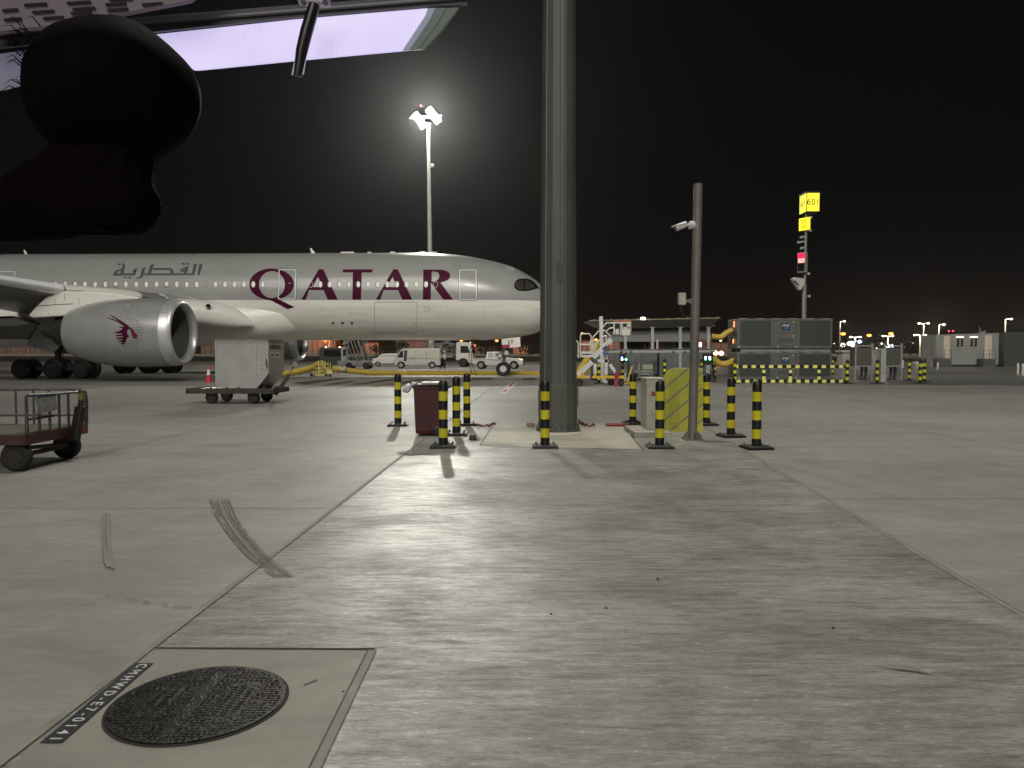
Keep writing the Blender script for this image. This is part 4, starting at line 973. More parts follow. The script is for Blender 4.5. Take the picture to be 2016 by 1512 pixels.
for (x_, y_) in ((-.55, -.42), (.42, -.42), (.68, -.42), (-.55, .42)): wheel(t, (x_, y_, .10), .10, .07, hub=DARK, n=16)
# cone
cp_ = gnd(411, 752.5)
t = thing('traffic_cone', 'red and white traffic cone standing left of the cargo container', 'traffic cone', cp_)
b = MB(); b.box((0, 0, .02), (.42, .42, .04)); b.build('base', pm('cone_red', (.50, .03, .05), .5), t, bevel=.01)
b = MB(); b.lathe([(.04, .16), (.38, .11), (.40, .108), (.68, .065), (.70, .062), (.90, .03), (.91, .005)], n=20, kf=lambda i: 1 if i in (2, 3) else 0); b.build('cone_body', [pm('cone_red', (.5, .03, .05), .5), pm('cone_white', (.75, .75, .74), .4)], t, smooth=True)

# ================================================================== cargo container on dolly
def R2(a): return Matrix.Rotation(a, 3, 'Z')
c0 = gnd(410, 797); c1 = gnd(496, 794.5)
dl = thing('cargo_dolly', 'low dark steel cargo dolly with its tow bar raised, carrying the grey container', 'cargo dolly', ((c0.x + c1.x) / 2, (c0.y + c1.y) / 2 + .85, 0), radians(-1.5))
dkm = pm('dolly_steel', (.05, .045, .04), .6, .3, var=.35, scale=5, dirt=.4, dcol=(.11, .09, .07))
b = MB(); b.box((-.05, -.78, .42), (2.75, .10, .17)); b.box((-.05, .78, .42), (2.75, .10, .17)); b.box((-1.40, 0, .42), (.10, 1.66, .17)); b.box((1.36, 0, .42), (.10, 1.66, .17))
for k in range(5): b.box((-1.0 + k * .5, 0, .40), (.07, 1.46, .08))
b.build('frame', dkm, dl, bevel=.008)
b = MB()
for k in range(9): b.cyl((-1.2 + k * .3, -.70, .455), (-1.2 + k * .3, .70, .455), .035, .035, 10)
b.build('roller', pm('roller_steel', (.16, .15, .13), .4, .6, var=.3), dl, smooth=True)
for x_ in (-.62, -.1, .28, 1.12, -1.0):
    b = MB(); b.box((x_, -.82, .50), (.07, .05, .10)); b.build('latch', pm('latch_red', (.15, .02, .03), .5, var=.3), dl, bevel=.01)
for (x_, y_) in ((-.68, -.60), (.70, -.60), (-.68, .62), (.70, .62)):
    wheel(dl, (x_, y_, .20), .20, .15, hub=HUBD, n=24)
    b = MB(); b.box((x_, y_, .34), (.34, .22, .07)); b.build('axle_mount', dkm, dl, bevel=.01)
b = MB(); b.bar((1.25, -.1, .26), (1.72, -.1, .95), .10, .10); b.bar((1.72, -.1, .95), (1.86, -.1, 1.22), .05, .05); b.bar((1.22, -.18, .30), (1.50, -.18, .56), .22, .12); b.build('tow_bar', dkm, dl, bevel=.012)
b = MB(); b.bar((1.70, -.1, .95), (1.80, -.1, 1.12), .065, .06); b.build('tow_bar_grip', pm('grip_yellow', (.35, .27, .06), .5, var=.3), dl)
ring((1.90, -.1, 1.28), .055, .016, (0, 1, 0), 14).build('tow_eye', HUB, dl, smooth=True)
ulm = pm('container_aluminium', (.38, .38, .355), .42, .1, var=.10, scale=2.2, bump=.12, bscale=2.5, dirt=.22, dcol=(.18, .17, .15))
ulf = pm('container_frame', (.44, .44, .41), .4, .4, var=.12, scale=9)
CL = thing('cargo_container', 'dented grey aluminium cargo container with a slanted lower corner on the dolly', 'cargo container', dl.location + R2(radians(-1.5)) @ Vector((0, 0, .51)), radians(-1.5))
# profile in XZ: left edge x=-.43 ... width 2.0 with chamfer on right
x0, x1, xs = -.46, 1.22, .86
prof = [(x0, 0), (.84, 0), (x1, .50), (x1, 1.56), (x0, 1.56)]
b = MB(); b.prism([(x_, -.74, z_) for x_, z_ in prof], (0, 1.62, 0)); b.build('shell', ulm, CL, bevel=.01)
b = MB()
for (a_, c_) in (((x0, .02), (x0, 1.54)), ((.84, .02), (.84, 1.54)), ((x0, .03), (.86, .03)), ((x0, 1.53), (x1, 1.53)), ((x1, .5), (x1, 1.54)), ((.84, .02), (x1, .50)), ((x1 - .02, .50), (x1 - .02, .52))):
    b.bar((a_[0], -.748, a_[1]), (c_[0], -.748, c_[1]), .06, .03, up=(0, 1, 0))
b.build('edge_frame', ulf, CL)
b = MB(); b.bar((x0, -.76, 1.565), (x1, -.76, 1.565), .05, .04); b.bar((x1 + .005, -.76, 1.56), (x1 + .005, .74, 1.56), .04, .05); b.build('top_rail', pm('rail_grey', (.2, .2, .19), .5, .3), CL)
b = MB(); b.bar((x1 + .012, -.7, 1.53), (x1 + .012, .7, 1.53), .012, .03); b.build('orange_trim', pm('orange_trim', (.45, .12, .05), .5), CL)
b = MB()
for (x_, z_, w_, h_) in ((1.03, .80, .24, .012), (.92, .62, .012, .26), (1.14, .62, .012, .26), (1.03, .49, .22, .012), (1.08, 1.02, .10, .010)): b.box((x_, -.757, z_), (w_, .006, h_))
b.build('placard_frame', WHITEP, CL)
Mside = facing((x1 + .012, -.02, 1.33), (0, 1, 0))
text('lettering', 'AKE9174', .20, Mside, pm('print_red', (.12, .03, .03), .6), CL, depth=.002, sx=1.35, bold=.004)
for y_ in (-.3, .2):
    b = MB(); b.box((x1 + .006, y_, 1.07), (.004, .42, .18)); b.build('label', WHITEP, CL)
b = MB()
for y_ in (-.42, -.3, -.18, .08, .2, .32): b.box((x1 + .01, y_, 1.07), (.004, .07, .09))
b.build('label_print', ADK, CL)
b = MB(); b.tube([(x1 - .04, -.77, .95), (x1 - .02, -.80, .8), (x1 + .0, -.79, .66)], .016, 6); b.build('strap', BLK, CL)

# ================================================================== baggage trolley, left foreground
TX = -6.83
tr = thing('baggage_trolley', 'rusty red baggage trolley with open silver bar sides at the left edge', 'baggage trolley', (TX - .1, 11.45, 0), radians(1.5))
trm = pm('trolley_red', (.06, .018, .017), .55, .2, var=.35, scale=5, dirt=.55, dcol=(.10, .085, .07))
trs = pm('trolley_tube', (.10, .096, .09), .4, .5, var=.3, scale=8, dirt=.35, dcol=(.08, .06, .05))
b = MB(); LN = 3.4
b.box((-LN / 2 + .05, -.78, .455), (LN, .06, .15)); b.box((-LN / 2 + .05, .78, .455), (LN, .06, .15)); b.box((.05, 0, .455), (.06, 1.62, .15)); b.box((-LN + .05, 0, .455), (.06, 1.62, .15)); b.build('frame', trm, tr, bevel=.01)
b = MB(); b.box((-LN / 2 + .05, 0, .525), (LN - .04, 1.52, .02)); b.build('deck', pm('trolley_deck', (.13, .115, .09), .6, .2, var=.25, scale=4, dirt=.3), tr)
b = MB(); ht = 1.10; b.tube([(-LN, .76, ht - .02), (-.15, .76, ht), (.02, .76, ht - .01), (.06, .70, ht - .03), (.08, .6, ht - .04), (.08, -.72, ht - .02)], .024, 10); b.build('top_rail', trs, tr, smooth=True)
b = MB(); b.tube([(-LN, .76, .68), (.03, .76, .68)], .02, 8); b.tube([(.08, -.7, .74), (.08, -.1, .74)], .018, 8); b.build('lower_rail', trs, tr, smooth=True)
for x_ in (-3.1, -2.75, -2.4, -2.05, -1.7, -1.35, -1.0, -.72, -.48): MB().cyl((x_, .76, .53), (x_, .76, ht - .02), .016, .016, 8).build('upright', trs, tr, smooth=True)
for y_ in (-.76, -.46, -.2, .05, .30, .62): MB().cyl((.08, y_, .53), (.08, y_, ht - .02), .02 if y_ > -.7 else .028, .02, 8).build('upright', trs, tr, smooth=True)
b = MB(); b.tube([(.08, .62, .5), (.08, .80, .52), (.08, .82, .9), (.08, .78, ht - .05), (.08, .6, ht - .03)], .032, 10); b.build('corner_tube', trs, tr, smooth=True)
b = MB(); b.prism([(.10, -.60, 1.06), (.10, -.12, 1.08), (.115, -.10, .84), (.115, -.52, .80)], (.03, 0, 0)); b.build('hanging_bag', pm('grey_cloth', (.20, .20, .20), .7, var=.25, scale=12, bump=.6, bscale=12), tr, bevel=.01)
b = MB(); b.box((.118, -.35, 1.055), (.03, .46, .05)); b.build('bag_trim', pm('navy_cloth', (.02, .025, .06), .7), tr, bevel=.01)
b = MB(); b.bar((.16, .30, .32), (.20, .42, .84), .14, .10); b.bar((.20, .42, .84), (.21, .46, 1.06), .07, .06); b.build('tow_bar', pm('tow_bar_dark', (.03, .026, .022), .6, .3, var=.3), tr, bevel=.015)
b = MB(); b.bar((.205, .44, .93), (.212, .46, 1.05), .078, .07); b.build('tow_bar_grip', pm('grip_olive', (.16, .13, .04), .6, var=.4, scale=12), tr, bevel=.01)
b = MB(); b.box((.09, .66, .45), (.04, .30, .14)); b.build('bumper', pm('bumper_red', (.16, .02, .02), .5, var=.3), tr, bevel=.015)
for (x_, y_) in ((-.02, -.68), (-.02, .60), (-2.6, -.68), (-2.6, .60)):
    w_ = wheel(tr, (x_ - .1, y_, .21), .21, .13, hub=HUBD, n=32)
    b = MB(); b.box((x_ - .1, y_ * .86, .34), (.26, .05, .14)); b.build('axle_mount', trm, tr)
b = MB(); b.cyl((-.12, -.68, .21), (-.12, .60, .21), .035, .035, 10); b.cyl((-.12, -.4, .30), (.0, .35, .26), .03, .03, 8); b.build('axle', dkm, tr, smooth=True)
b = MB(); b.box((-.35, -.813, .46), (.16, .005, .10)); b.box((-.75, -.813, .455), (.12, .005, .09)); b.build('reflector', pm('dull_yellow', (.13, .11, .04), .5, var=.3), tr)

# ================================================================== vehicles behind the airliner
VW = pm('vehicle_white', (.62, .62, .56), .35, var=.05, coat=.4, dirt=.1, dcol=(.3, .28, .24))
VC = pm('vehicle_cream', (.50, .50, .43), .4, var=.05, coat=.3, dirt=.12, dcol=(.3, .28, .22))
CHR = pm('alloy_wheel', (.4, .4, .4), .3, .8, var=.2)
def side_body(pts, y0, y1, inset=0.0, top=None):
    # extruded side outline, local x length, z height; top verts above 'top' pulled in by inset
    b = MB(); n = len(pts); L0 = []; L1 = []
    for (x_, z_) in pts:
        k = inset * max(0, (z_ - top)) if top else 0
        L0.append(b.V((x_, y0 + k, z_))); L1.append(b.V((x_, y1 - k, z_)))
    b.face(L0[::-1]); b.face(L1)
    for j in range(n): b.face((L0[j], L0[(j + 1) % n], L1[(j + 1) % n], L1[j]))
    return b
def vehicle(name, lab, cat, px, py_, Y, heading=1, rz=0, group=None):
    p = at(px, py_, Y); return thing(name, lab, cat, (p.x, Y, .004), rz, group)
# van (nose to the left)
VY = 77.0
t = vehicle('van', 'cream white delivery van with its front door open, parked behind the airliner', 'van', 822, 724, VY, rz=radians(4))
side_body([(-2.30, .35), (-2.32, .75), (-2.15, 1.05), (-1.70, 1.75), (-1.45, 1.98), (2.20, 2.02), (2.32, 1.9), (2.36, .9), (2.34, .35), (1.85, .30), (1.80, .5), (1.6, .68), (1.35, .68), (1.15, .5), (1.1, .30), (-1.2, .30), (-1.25, .5), (-1.45, .68), (-1.75, .68), (-1.92, .5), (-1.98, .32)], -.85, .85, .12, .95).build('body', VC, t, bevel=.05)
b = MB(); b.prism([(-1.95, -.858, 1.12), (-1.62, -.80, 1.72), (-1.38, -.78, 1.78), (-1.38, -.85, 1.10)], (0, -.01, 0)); b.build('side_window', GLASS, t)
b = MB(); b.prism([(-1.30, -.865, .75), (-1.05, -.865, .72), (-.95, -.80, 1.82), (-1.28, -.80, 1.82)], (0, -.012, 0)); b.build('door_opening', ADK, t)
b = MB(); b.prism([(-2.16, -.75, 1.12), (-1.76, -.68, 1.70), (-1.76, .68, 1.70), (-2.16, .75, 1.12)], (-.03, 0, .02)); b.build('windscreen', GLASS, t)
b = MB()
for x_ in (-.2, .95): b.box((x_, -.86, 1.15), (.02, .008, 1.3))
b.box((.4, -.858, 1.0), (3.2, .008, .02)); b.box((-.55, -.862, 1.0), (.06, .02, .12)); b.build('door_gap', drs, t)
for x_ in (-1.60, 1.48):
    for y_ in (-.78, .78): wheel(t, (x_, y_, .33), .33, .2, hub=CHR, hubr=.62, n=24)
b = MB(); b.box((-2.33, 0, .5), (.08, 1.6, .28)); b.build('bumper', ADK, t, bevel=.03)
# lorry (cab to the right) with platform gear
t = vehicle('lorry', 'white lorry cab with a grey lifting platform behind, one headlight lit', 'lorry', 895, 722, 84, rz=radians(-6))
lb = side_body([(.35, .75), (.35, 2.55), (.45, 2.72), (1.6, 2.68), (2.0, 2.5), (2.15, 1.6), (2.22, .75), (2.2, .45), (1.75, .40), (1.6, .75), (1.3, .95), (.95, .95), (.65, .75)], -1.1, 1.1, .06, 1.6); lb.build('cab', VW, t, bevel=.06)
b = MB(); b.prism([(.85, -1.11, 1.55), (.85, -1.06, 2.30), (1.65, -1.07, 2.28), (1.85, -1.10, 1.55)], (0, -.015, 0)); b.build('side_window', GLASS, t)
b = MB(); b.prism([(2.165, -1.0, 1.5), (2.0, -.95, 2.4), (2.0, .95, 2.4), (2.165, 1.0, 1.5)], (.02, 0, 0)); b.build('windscreen', GLASS, t)
b = MB(); b.box((2.2, 0, .62), (.16, 2.2, .35)); b.box((.0, 0, .85), (4.6, .9, .25)); b.build('chassis', ADK, t, bevel=.03)
for x_ in (1.12, -1.7):
    for y_ in (-.95, .95): wheel(t, (x_, y_, .48), .48, .3, hub=HUBD, hubr=.55, n=24)
b = MB(); b.lathe([(-.02, .12), (.03, .10)], c=(2.28, -.82, .78), ax=(1, 0, 0), n=14); b.build('headlight', lampmat('headlight_glow', (1, .95, .85), 12), t)
b = MB()
for (a_, c_) in (((-2.4, -1, 1.1), (-2.4, -1, 2.6)), ((-.1, -1, 1.1), (-.1, -1, 2.6)), ((-2.4, -1, 2.6), (-.1, -1, 2.6)), ((-2.4, -1, 1.1), (-.1, -1, 2.6)), ((-2.4, -1, 2.6), (-.1, -1, 1.2)), ((-2.4, -1, 1.9), (-.1, -1, 1.9)), ((-1.2, -1, 1.1), (-1.2, -1, 2.6)), ((-2.4, -1, 2.6), (-3.1, -1, 1.7)), ((-3.1, -1, 1.7), (-2.4, -1, 1.5)), ((-1.8, -1, 2.2), (-.9, -1, 2.9)), ((-.9, -1, 2.9), (-.1, -1, 2.3))):
    for dy in (0, 1.6): b.bar(Vector(a_) + Vector((0, dy, 0)), Vector(c_) + Vector((0, dy, 0)), .08)
b.box((-1.3, -.2, 1.15), (2.6, 2.0, .25)); b.box((-1.5, -.3, 2.3), (.7, 1.2, .5)); b.build('lifting_platform', pm('platform_grey', (.18, .18, .17), .5, .4, var=.4, scale=3), t)
# pickup (nose to the right)
t = vehicle('pickup_truck', 'white double cab pickup truck behind the nose wheel, dark stripe on its side', 'pickup truck', 981, 726, 74.5, rz=radians(-7))
side_body([(-2.55, .55), (-2.58, 1.02), (-1.15, 1.06), (-1.0, 1.66), (.05, 1.70), (.78, 1.12), (2.20, 1.0), (2.50, .85), (2.56, .45), (2.05, .38), (2.0, .6), (1.8, .78), (1.45, .78), (1.25, .6), (1.2, .36), (-1.15, .36), (-1.2, .6), (-1.4, .78), (-1.75, .78), (-1.95, .6), (-2.0, .42)], -.88, .88, .22, 1.06).build('body', VW, t, bevel=.05)
b = MB(); b.prism([(-.93, -.86, 1.12), (-.86, -.77, 1.58), (-.36, -.77, 1.60), (-.34, -.86, 1.12)], (0, -.02, 0)); b.prism([(-.26, -.86, 1.12), (-.26, -.77, 1.60), (.02, -.77, 1.58), (.52, -.86, 1.14)], (0, -.02, 0)); b.build('side_window', GLASS, t)
b = MB(); b.prism([(.12, -.72, 1.66), (.74, -.78, 1.16), (.74, .78, 1.16), (.12, .72, 1.66)], (.02, 0, .02)); b.build('windscreen', GLASS, t)
b = MB(); b.tube([(-2.5, -.89, .98), (-.9, -.89, .97), (-.3, -.895, .86), (.7, -.895, .84), (1.3, -.89, .9)], .022, 6); b.build('side_stripe', ADK, t)
for x_ in (-1.58, 1.62):
    for y_ in (-.8, .8): wheel(t, (x_, y_, .37), .37, .24, hub=CHR, hubr=.62, n=24)
b = MB(); b.box((2.53, .0, .78), (.06, 1.1, .2)); b.box((2.56, 0, .5), (.06, 1.3, .14)); b.build('grille', ADK, t, bevel=.02)
b = MB(); b.box((2.30, -.80, .90), (.30, .14, .14)); b.build('headlight', lampmat('headlight_glow2', (1, .9, .7), 3), t, bevel=.03)
# dark vehicle and passenger stairs on the left
t = vehicle('baggage_tractor', 'dark grey boxy tractor behind the yellow cage with small lit lamps', 'tractor', 660, 727, 76, rz=0)
side_body([(-1.4, .35), (-1.4, 1.9), (-1.2, 2.1), (.9, 2.1), (1.3, 1.2), (2.2, 1.1), (2.3, .35)], -.8, .8).build('body', pm('vehicle_dark', (.03, .03, .028), .5, var=.3), t, bevel=.05)
b = MB(); b.prism([(-.9, -.81, 1.2), (-.9, -.81, 1.85), (.6, -.81, 1.85), (.85, -.81, 1.2)], (0, -.01, 0)); b.build('side_window', GLASS, t)
b = MB(); b.box((-.7, -.83, 2.12), (.16, .05, .07)); b.box((.65, -.83, 2.12), (.16, .05, .07)); b.build('lamp', lampmat('marker_glow', (1, .85, .7), 4), t)
for x_ in (-.8, 1.5):
    for y_ in (-.7, .7): wheel(t, (x_, y_, .35), .35, .22, hub=HUBD, n=20)
t = vehicle('passenger_stairs', 'grey mobile passenger stairs truck rising behind the airliner fuselage', 'passenger stairs', 697, 727, 74, rz=radians(0))
b = MB(); b.box((.1, 0, .55), (3.0, 1.8, .5)); b.build('chassis', pm('stairs_grey', (.22, .22, .21), .5, var=.2), t, bevel=.06)
b = MB()
for dy in (-.8, .8):
    b.bar((1.2, dy, .7), (.1, dy, 4.4), .30, .12); b.bar((.55, dy, .7), (-.7, dy, 4.4), .14, .1); b.bar((-.2, dy, .7), (-1.0, dy, 3.4), .1); b.bar((1.7, dy, .8), (.6, dy, 4.5), .12, .08)
for k in range(11): b.box((1.15 - k * .1, 0, .85 + k * .33), (.3, 1.6, .05))
b.build('stair_flight', pm('stairs_steel', (.20, .20, .19), .5, .4, var=.25), t)
b = MB(); b.box((-.8, -.4, 1.35), (.55, .9, 1.6)); b.build('cab', pm('stairs_cab', (.3, .3, .29), .4, var=.2), t, bevel=.06)
b = MB(); b.box((-.72, -.86, 1.6), (.28, .01, .6)); b.build('cab_window', GLASS, t)
for x_ in (-.3, 1.35):
    for y_ in (-.85, .85): wheel(t, (x_, y_, .33), .33, .22, hub=DARK, n=20)
# small car left edge behind
t = vehicle('parked_car', 'small white car partly hidden behind the left end of the cream van', 'car', 768, 722, 86)
side_body([(-1.9, .35), (-1.95, .85), (-1.3, 1.0), (-.8, 1.45), (.7, 1.48), (1.4, 1.0), (2.0, .9), (2.0, .35)], -.8, .8, .2, 1.0).build('body', VW, t, bevel=.06)
b = MB(); b.prism([(-1.1, -.80, 1.02), (-.75, -.73, 1.38), (.6, -.73, 1.4), (1.1, -.80, 1.02)], (0, -.02, 0)); b.build('side_window', GLASS, t)
for x_ in (-1.25, 1.3): wheel(t, (x_, -.75, .3), .3, .2, hub=CHR, n=20)

# people: one continuous skinned body each
SKIN = pm('skin_tone', (.20, .12, .08), .5, var=.1); NAVY = pm('navy_trousers', (.02, .022, .035), .8, var=.2); HIV = pm('hi_vis_yellow', (.55, .6, .15), .6, var=.1); SHW = pm('shirt_white', (.62, .62, .6), .7, var=.08)
def person(p, rz, label, shirt, arms, group=None, H=1.72, stripe=True):
    t = thing('person', label, 'person', p, rz, group); k = H / 1.75
    J = {'pel': (0, 0, .95), 'sp': (0, .01, 1.15), 'ch': (0, 0, 1.36), 'nk': (0, 0, 1.50), 'hd': (0, -.02, 1.60), 'hd2': (0, -.02, 1.69)}
    R_ = {'pel': .145, 'sp': .13, 'ch': .165, 'nk': .06, 'hd': .085, 'hd2': .075}
    E = [('pel', 'sp'), ('sp', 'ch'), ('ch', 'nk'), ('nk', 'hd'), ('hd', 'hd2')]
    for s_, nm in ((-1, 'l'), (1, 'r')):
        sh, el, wr, ha = arms[0 if s_ < 0 else 1]
        for key, pos, rad in (('hip', (s_ * .09, 0, .88), .095), ('kn', (s_ * .11, -.02, .50), .065), ('an', (s_ * .12, .02, .09), .045), ('ft', (s_ * .13, -.13, .04), .038), ('sh', sh, .062), ('el', el, .045), ('wr', wr, .03), ('ha', ha, .034)):
            J[nm + key] = pos; R_[nm + key] = rad
        E += [('pel', nm + 'hip'), (nm + 'hip', nm + 'kn'), (nm + 'kn', nm + 'an'), (nm + 'an', nm + 'ft'), ('ch', nm + 'sh'), (nm + 'sh', nm + 'el'), (nm + 'el', nm + 'wr'), (nm + 'wr', nm + 'ha')]
        hv = (Vector(ha) - Vector(wr)).normalized(); sd = hv.cross(Vector((0, 1, .2))).normalized()
        for q in range(5):
            o_ = sd * (q - 2) * .018; a1 = Vector(ha) + hv * .02 + o_; a2 = a1 + hv * (.06 if q not in (0, 4) else .045) + Vector((0, -.012, 0)) + o_ * .3
            J[nm + 'f%d' % q] = tuple(a1); J[nm + 'g%d' % q] = tuple(a2); R_[nm + 'f%d' % q] = .009; R_[nm + 'g%d' % q] = .007
            E += [(nm + 'ha', nm + 'f%d' % q), (nm + 'f%d' % q, nm + 'g%d' % q)]
    ks = list(J); me = bpy.data.meshes.new('body'); me.from_pydata([tuple(Vector(J[q]) * k) for q in ks], [(ks.index(a), ks.index(c)) for a, c in E], [])
    o = bpy.data.objects.new('body', me); COL.objects.link(o); o.parent = t
    sk = o.modifiers.new('skin', 'SKIN')
    for i, q in enumerate(ks):
        v = me.skin_vertices[0].data[i]; v.radius = (R_[q] * k,) * 2; v.use_root = (q == 'pel')
        if q in ('ch', 'sp'): v.radius = (R_[q] * k, R_[q] * k * .75)
    sb = o.modifiers.new('sub', 'SUBSURF'); sb.levels = 1; sb.render_levels = 2
    # clothing colours by height and reach inside one body material
    m = bpy.data.materials.new('clothed_body'); m.use_nodes = True; n = m.node_tree; L = n.links.new; bs = n.nodes['Principled BSDF']; bs.inputs['Roughness'].default_value = .8
    tcn = n.nodes.new("ShaderNodeTexCoord"); sp_ = n.nodes.new("ShaderNodeSeparateXYZ"); L(tcn.outputs['Object'], sp_.inputs[0])
    cr_ = n.nodes.new("ShaderNodeValToRGB"); cr_.color_ramp.interpolation = 'CONSTANT'; el_ = cr_.color_ramp.elements
    el_[0].position = 0; el_[0].color = (.01, .01, .01, 1); el_[1].position = .05; el_[1].color = (.018, .02, .03, 1)
    a_ = el_.new(.55); a_.color = (*shirt, 1); c_ = el_.new(.865); c_.color = (.2, .12, .08, 1)
    dv = n.nodes.new("ShaderNodeMath"); dv.operation = 'DIVIDE'; dv.inputs[1].default_value = H; L(sp_.outputs[2], dv.inputs[0]); L(dv.outputs[0], cr_.inputs[0]); L(cr_.outputs[0], bs.inputs['Base Color'])
    me.materials.append(m)
    b = MB(); b.lathe([(-.05, .10), (.0, .105), (.04, .095), (.075, .06), (.09, .01)], c=(0, -.01, 1.70 * k), n=20); b.prism([(-.07, -.10, 1.70 * k), (.07, -.10, 1.70 * k), (.05, -.18, 1.69 * k), (-.05, -.18, 1.69 * k)], (0, 0, .012)); b.build('cap', SHW if not stripe else NAVY, t, smooth=True)
    b = MB(); b.box((-.03, -.115, 1.63 * k), (.02, .01, .01)); b.box((.03, -.115, 1.63 * k), (.02, .01, .01)); b.box((0, -.12, 1.60 * k), (.022, .03, .04)); b.box((0, -.11, 1.565 * k), (.045, .01, .008)); b.build('face', pm('face_dark', (.09, .05, .035), .6), t, bevel=.004)
    if stripe:
        b = MB(); b.lathe([(-.02, .172), (.03, .176)], c=(0, 0, 1.22 * k), n=24, cap=False); b.build('reflective_band', pm('reflective_silver', (.6, .6, .6), .4), t, smooth=True)
    return t
dn = (((-.20, 0, 1.42), (-.25, .02, 1.15), (-.24, -.06, .90), (-.24, -.08, .85)), ((.20, 0, 1.42), (.25, .02, 1.15), (.24, -.06, .90), (.24, -.08, .85)))
up = (((-.20, 0, 1.42), (-.27, -.05, 1.18), (-.12, -.24, 1.22), (-.08, -.27, 1.24)), ((.20, 0, 1.42), (.27, -.03, 1.18), (.14, -.22, 1.15), (.10, -.26, 1.16)))
q = at(866.5, 724, 76.5); person((q.x, 76.5, .004), radians(80), 'ground worker in yellow vest and dark trousers at the back of the van', (.5, .55, .2), dn, 'ground workers by the van')
q = at(875.5, 725, 75.5); person((q.x, 75.5, .004), radians(-60), 'ground worker in white shirt and cap, arms raised, beside the lorry', (.6, .6, .56), up, 'ground workers by the van', stripe=False)

# ================================================================== RIGHT SIDE: mobile access stairs
SY = 37.6
q = at(1180, 757, SY)
t = thing('access_stairs', 'white mobile access stairs with railings on a yellow wheeled base', 'access stairs', (q.x, SY, .004))
def S(x_, y_, d=0): return at(1130 + x_ / 9.45, 610 + y_ / 9.45, SY + d)
stw_ = pm('stairs_white', (.52, .52, .49), .45, .1, var=.1, scale=5, dirt=.25, dcol=(.25, .23, .2)); sty = pm('stairs_yellow', (.55, .33, .03), .5, var=.15, dirt=.25, dcol=(.2, .12, .03))
stg = pm('stairs_dark', (.07, .07, .07), .6, .3, var=.3); orr = pm('rail_orange', (.35, .11, .05), .5, var=.2)
def sbar(nm, segs, w, m, h=None, ds=(-.55, .55), tube=False, bevel=0):
    for d in ds:
        for grp_ in ([segs] if nm in ('handrail', 'red_cable') else [[q_] for q_ in segs]):
            b = MB()
            for (a_, c_) in grp_:
                if tube: b.cyl(S(*a_, d), S(*c_, d), w, w, 8)
                else: b.bar(S(*a_, d), S(*c_, d), h or w, w, up=(0, 1, 0))
            b.build(nm, m, t, world=True, smooth=tube, bevel=bevel)
for dd in (-.55, .55):
    for sg in (((60, 1250), (285, 1250)), ((350, 1250), (895, 1250))): sbar('base_beam', [sg], .10, sty, .125, bevel=.005, ds=(dd,))
b = MB()
for x_ in (75, 270, 360, 600, 880): b.bar(S(x_, 1250, -.55), S(x_, 1250, .55), .1)
b.build('cross_beam', sty, t, world=True)
for nm, xx in (('foot_bracket', 155), ('foot_bracket', 390), ('foot_bracket', 598)): sbar(nm, [((xx, 1170), (xx, 1225))], .06, sty, .13)
for x_, d in ((105, -.6), (105, .6), (690, .1), (870, -.6), (870, .6)):
    p = S(x_, 1360, d); p.z = .17; wheel(t, p, .16, .10, hub=HUBD, world=True, n=24)
sbar('stringer', [((70, 1220), (335, 965)), ((355, 890), (700, 545))], .05, stw_, .24)
for (a_, c_, n_) in (((80, 1200), (330, 955), 6), ((370, 860), (690, 545), 8)):
    for k in range(n_):
        f = (k + .5) / n_; p = S(a_[0] + (c_[0] - a_[0]) * f, a_[1] + (c_[1] - a_[1]) * f); b = MB(); b.box(p, (.20, 1.06, .03)); b.build('step', stg, t, world=True)
sbar('landing', [((130, 805), (325, 805)), ((140, 850), (330, 850))], .06, stw_, .17)
b = MB(); b.prism([S(300, 880, -.58), S(360, 950, -.58), S(430, 1000, -.58), S(425, 940, -.58), S(340, 880, -.58)], (0, .08, 0)); b.prism([S(520, 720, -.58), S(600, 655, -.58), S(640, 700, -.58), S(640, 760, -.58), S(560, 770, -.58)], (0, .08, 0)); b.prism([S(590, 940, -.58), S(650, 930, -.58), S(690, 990, -.58), S(650, 1020, -.58), S(600, 985, -.58)], (0, .08, 0)); b.build('joint_plate', stg, t, world=True)
sbar('column', [((390, 1000), (390, 1180)), ((597, 790), (597, 1200)), ((440, 950), (640, 950))], .08, stw_, .15)
sbar('brace', [((665, 1010), (790, 1190))], .07, stw_, .15)
sbar('beam', [((480, 805), (640, 805))], .08, stw_, .15)
sbar('red_cable', [((638, 640), (632, 890)), ((632, 890), (740, 1030))], .018, pm('maroon_cable', (.14, .03, .06), .6), tube=True, ds=(-.62,))
sbar('handrail', [((120, 890), (120, 480)), ((120, 480), (150, 445)), ((150, 445), (285, 445)), ((285, 445), (320, 490)), ((320, 490), (320, 840)), ((120, 645), (310, 645)), ((80, 900), (80, 620)), ((80, 620), (40, 565)), ((345, 520), (470, 385)), ((470, 385), (570, 385)), ((570, 385), (690, 500)), ((345, 520), (345, 850)), ((290, 620), (345, 560)), ((280, 640), (330, 668)), ((330, 668), (400, 650)), ((400, 650), (530, 500)), ((530, 500), (600, 480)), ((365, 540), (365, 840)), ((600, 480), (600, 600)), ((500, 370), (600, 245)), ((600, 245), (1060, 242)), ((600, 400), (660, 345)), ((660, 345), (740, 332))], .034, stw_, tube=True)
sbar('platform_post', [((745, 245), (745, 460)), ((870, 245), (870, 460)), ((890, 245), (890, 460)), ((1000, 245), (1000, 460)), ((1035, 245), (1035, 460)), ((915, 335), (1040, 335))], .05, stw_, .07)
b = MB(); 
for d in (-.58, .56): b.bar(S(770, 405, d), S(835, 405, d), .26, .02, up=(0, 1, 0)); b.bar(S(900, 415, d), S(1030, 415, d), .33, .02, up=(0, 1, 0))
b.build('side_panel', stw_, t, world=True)
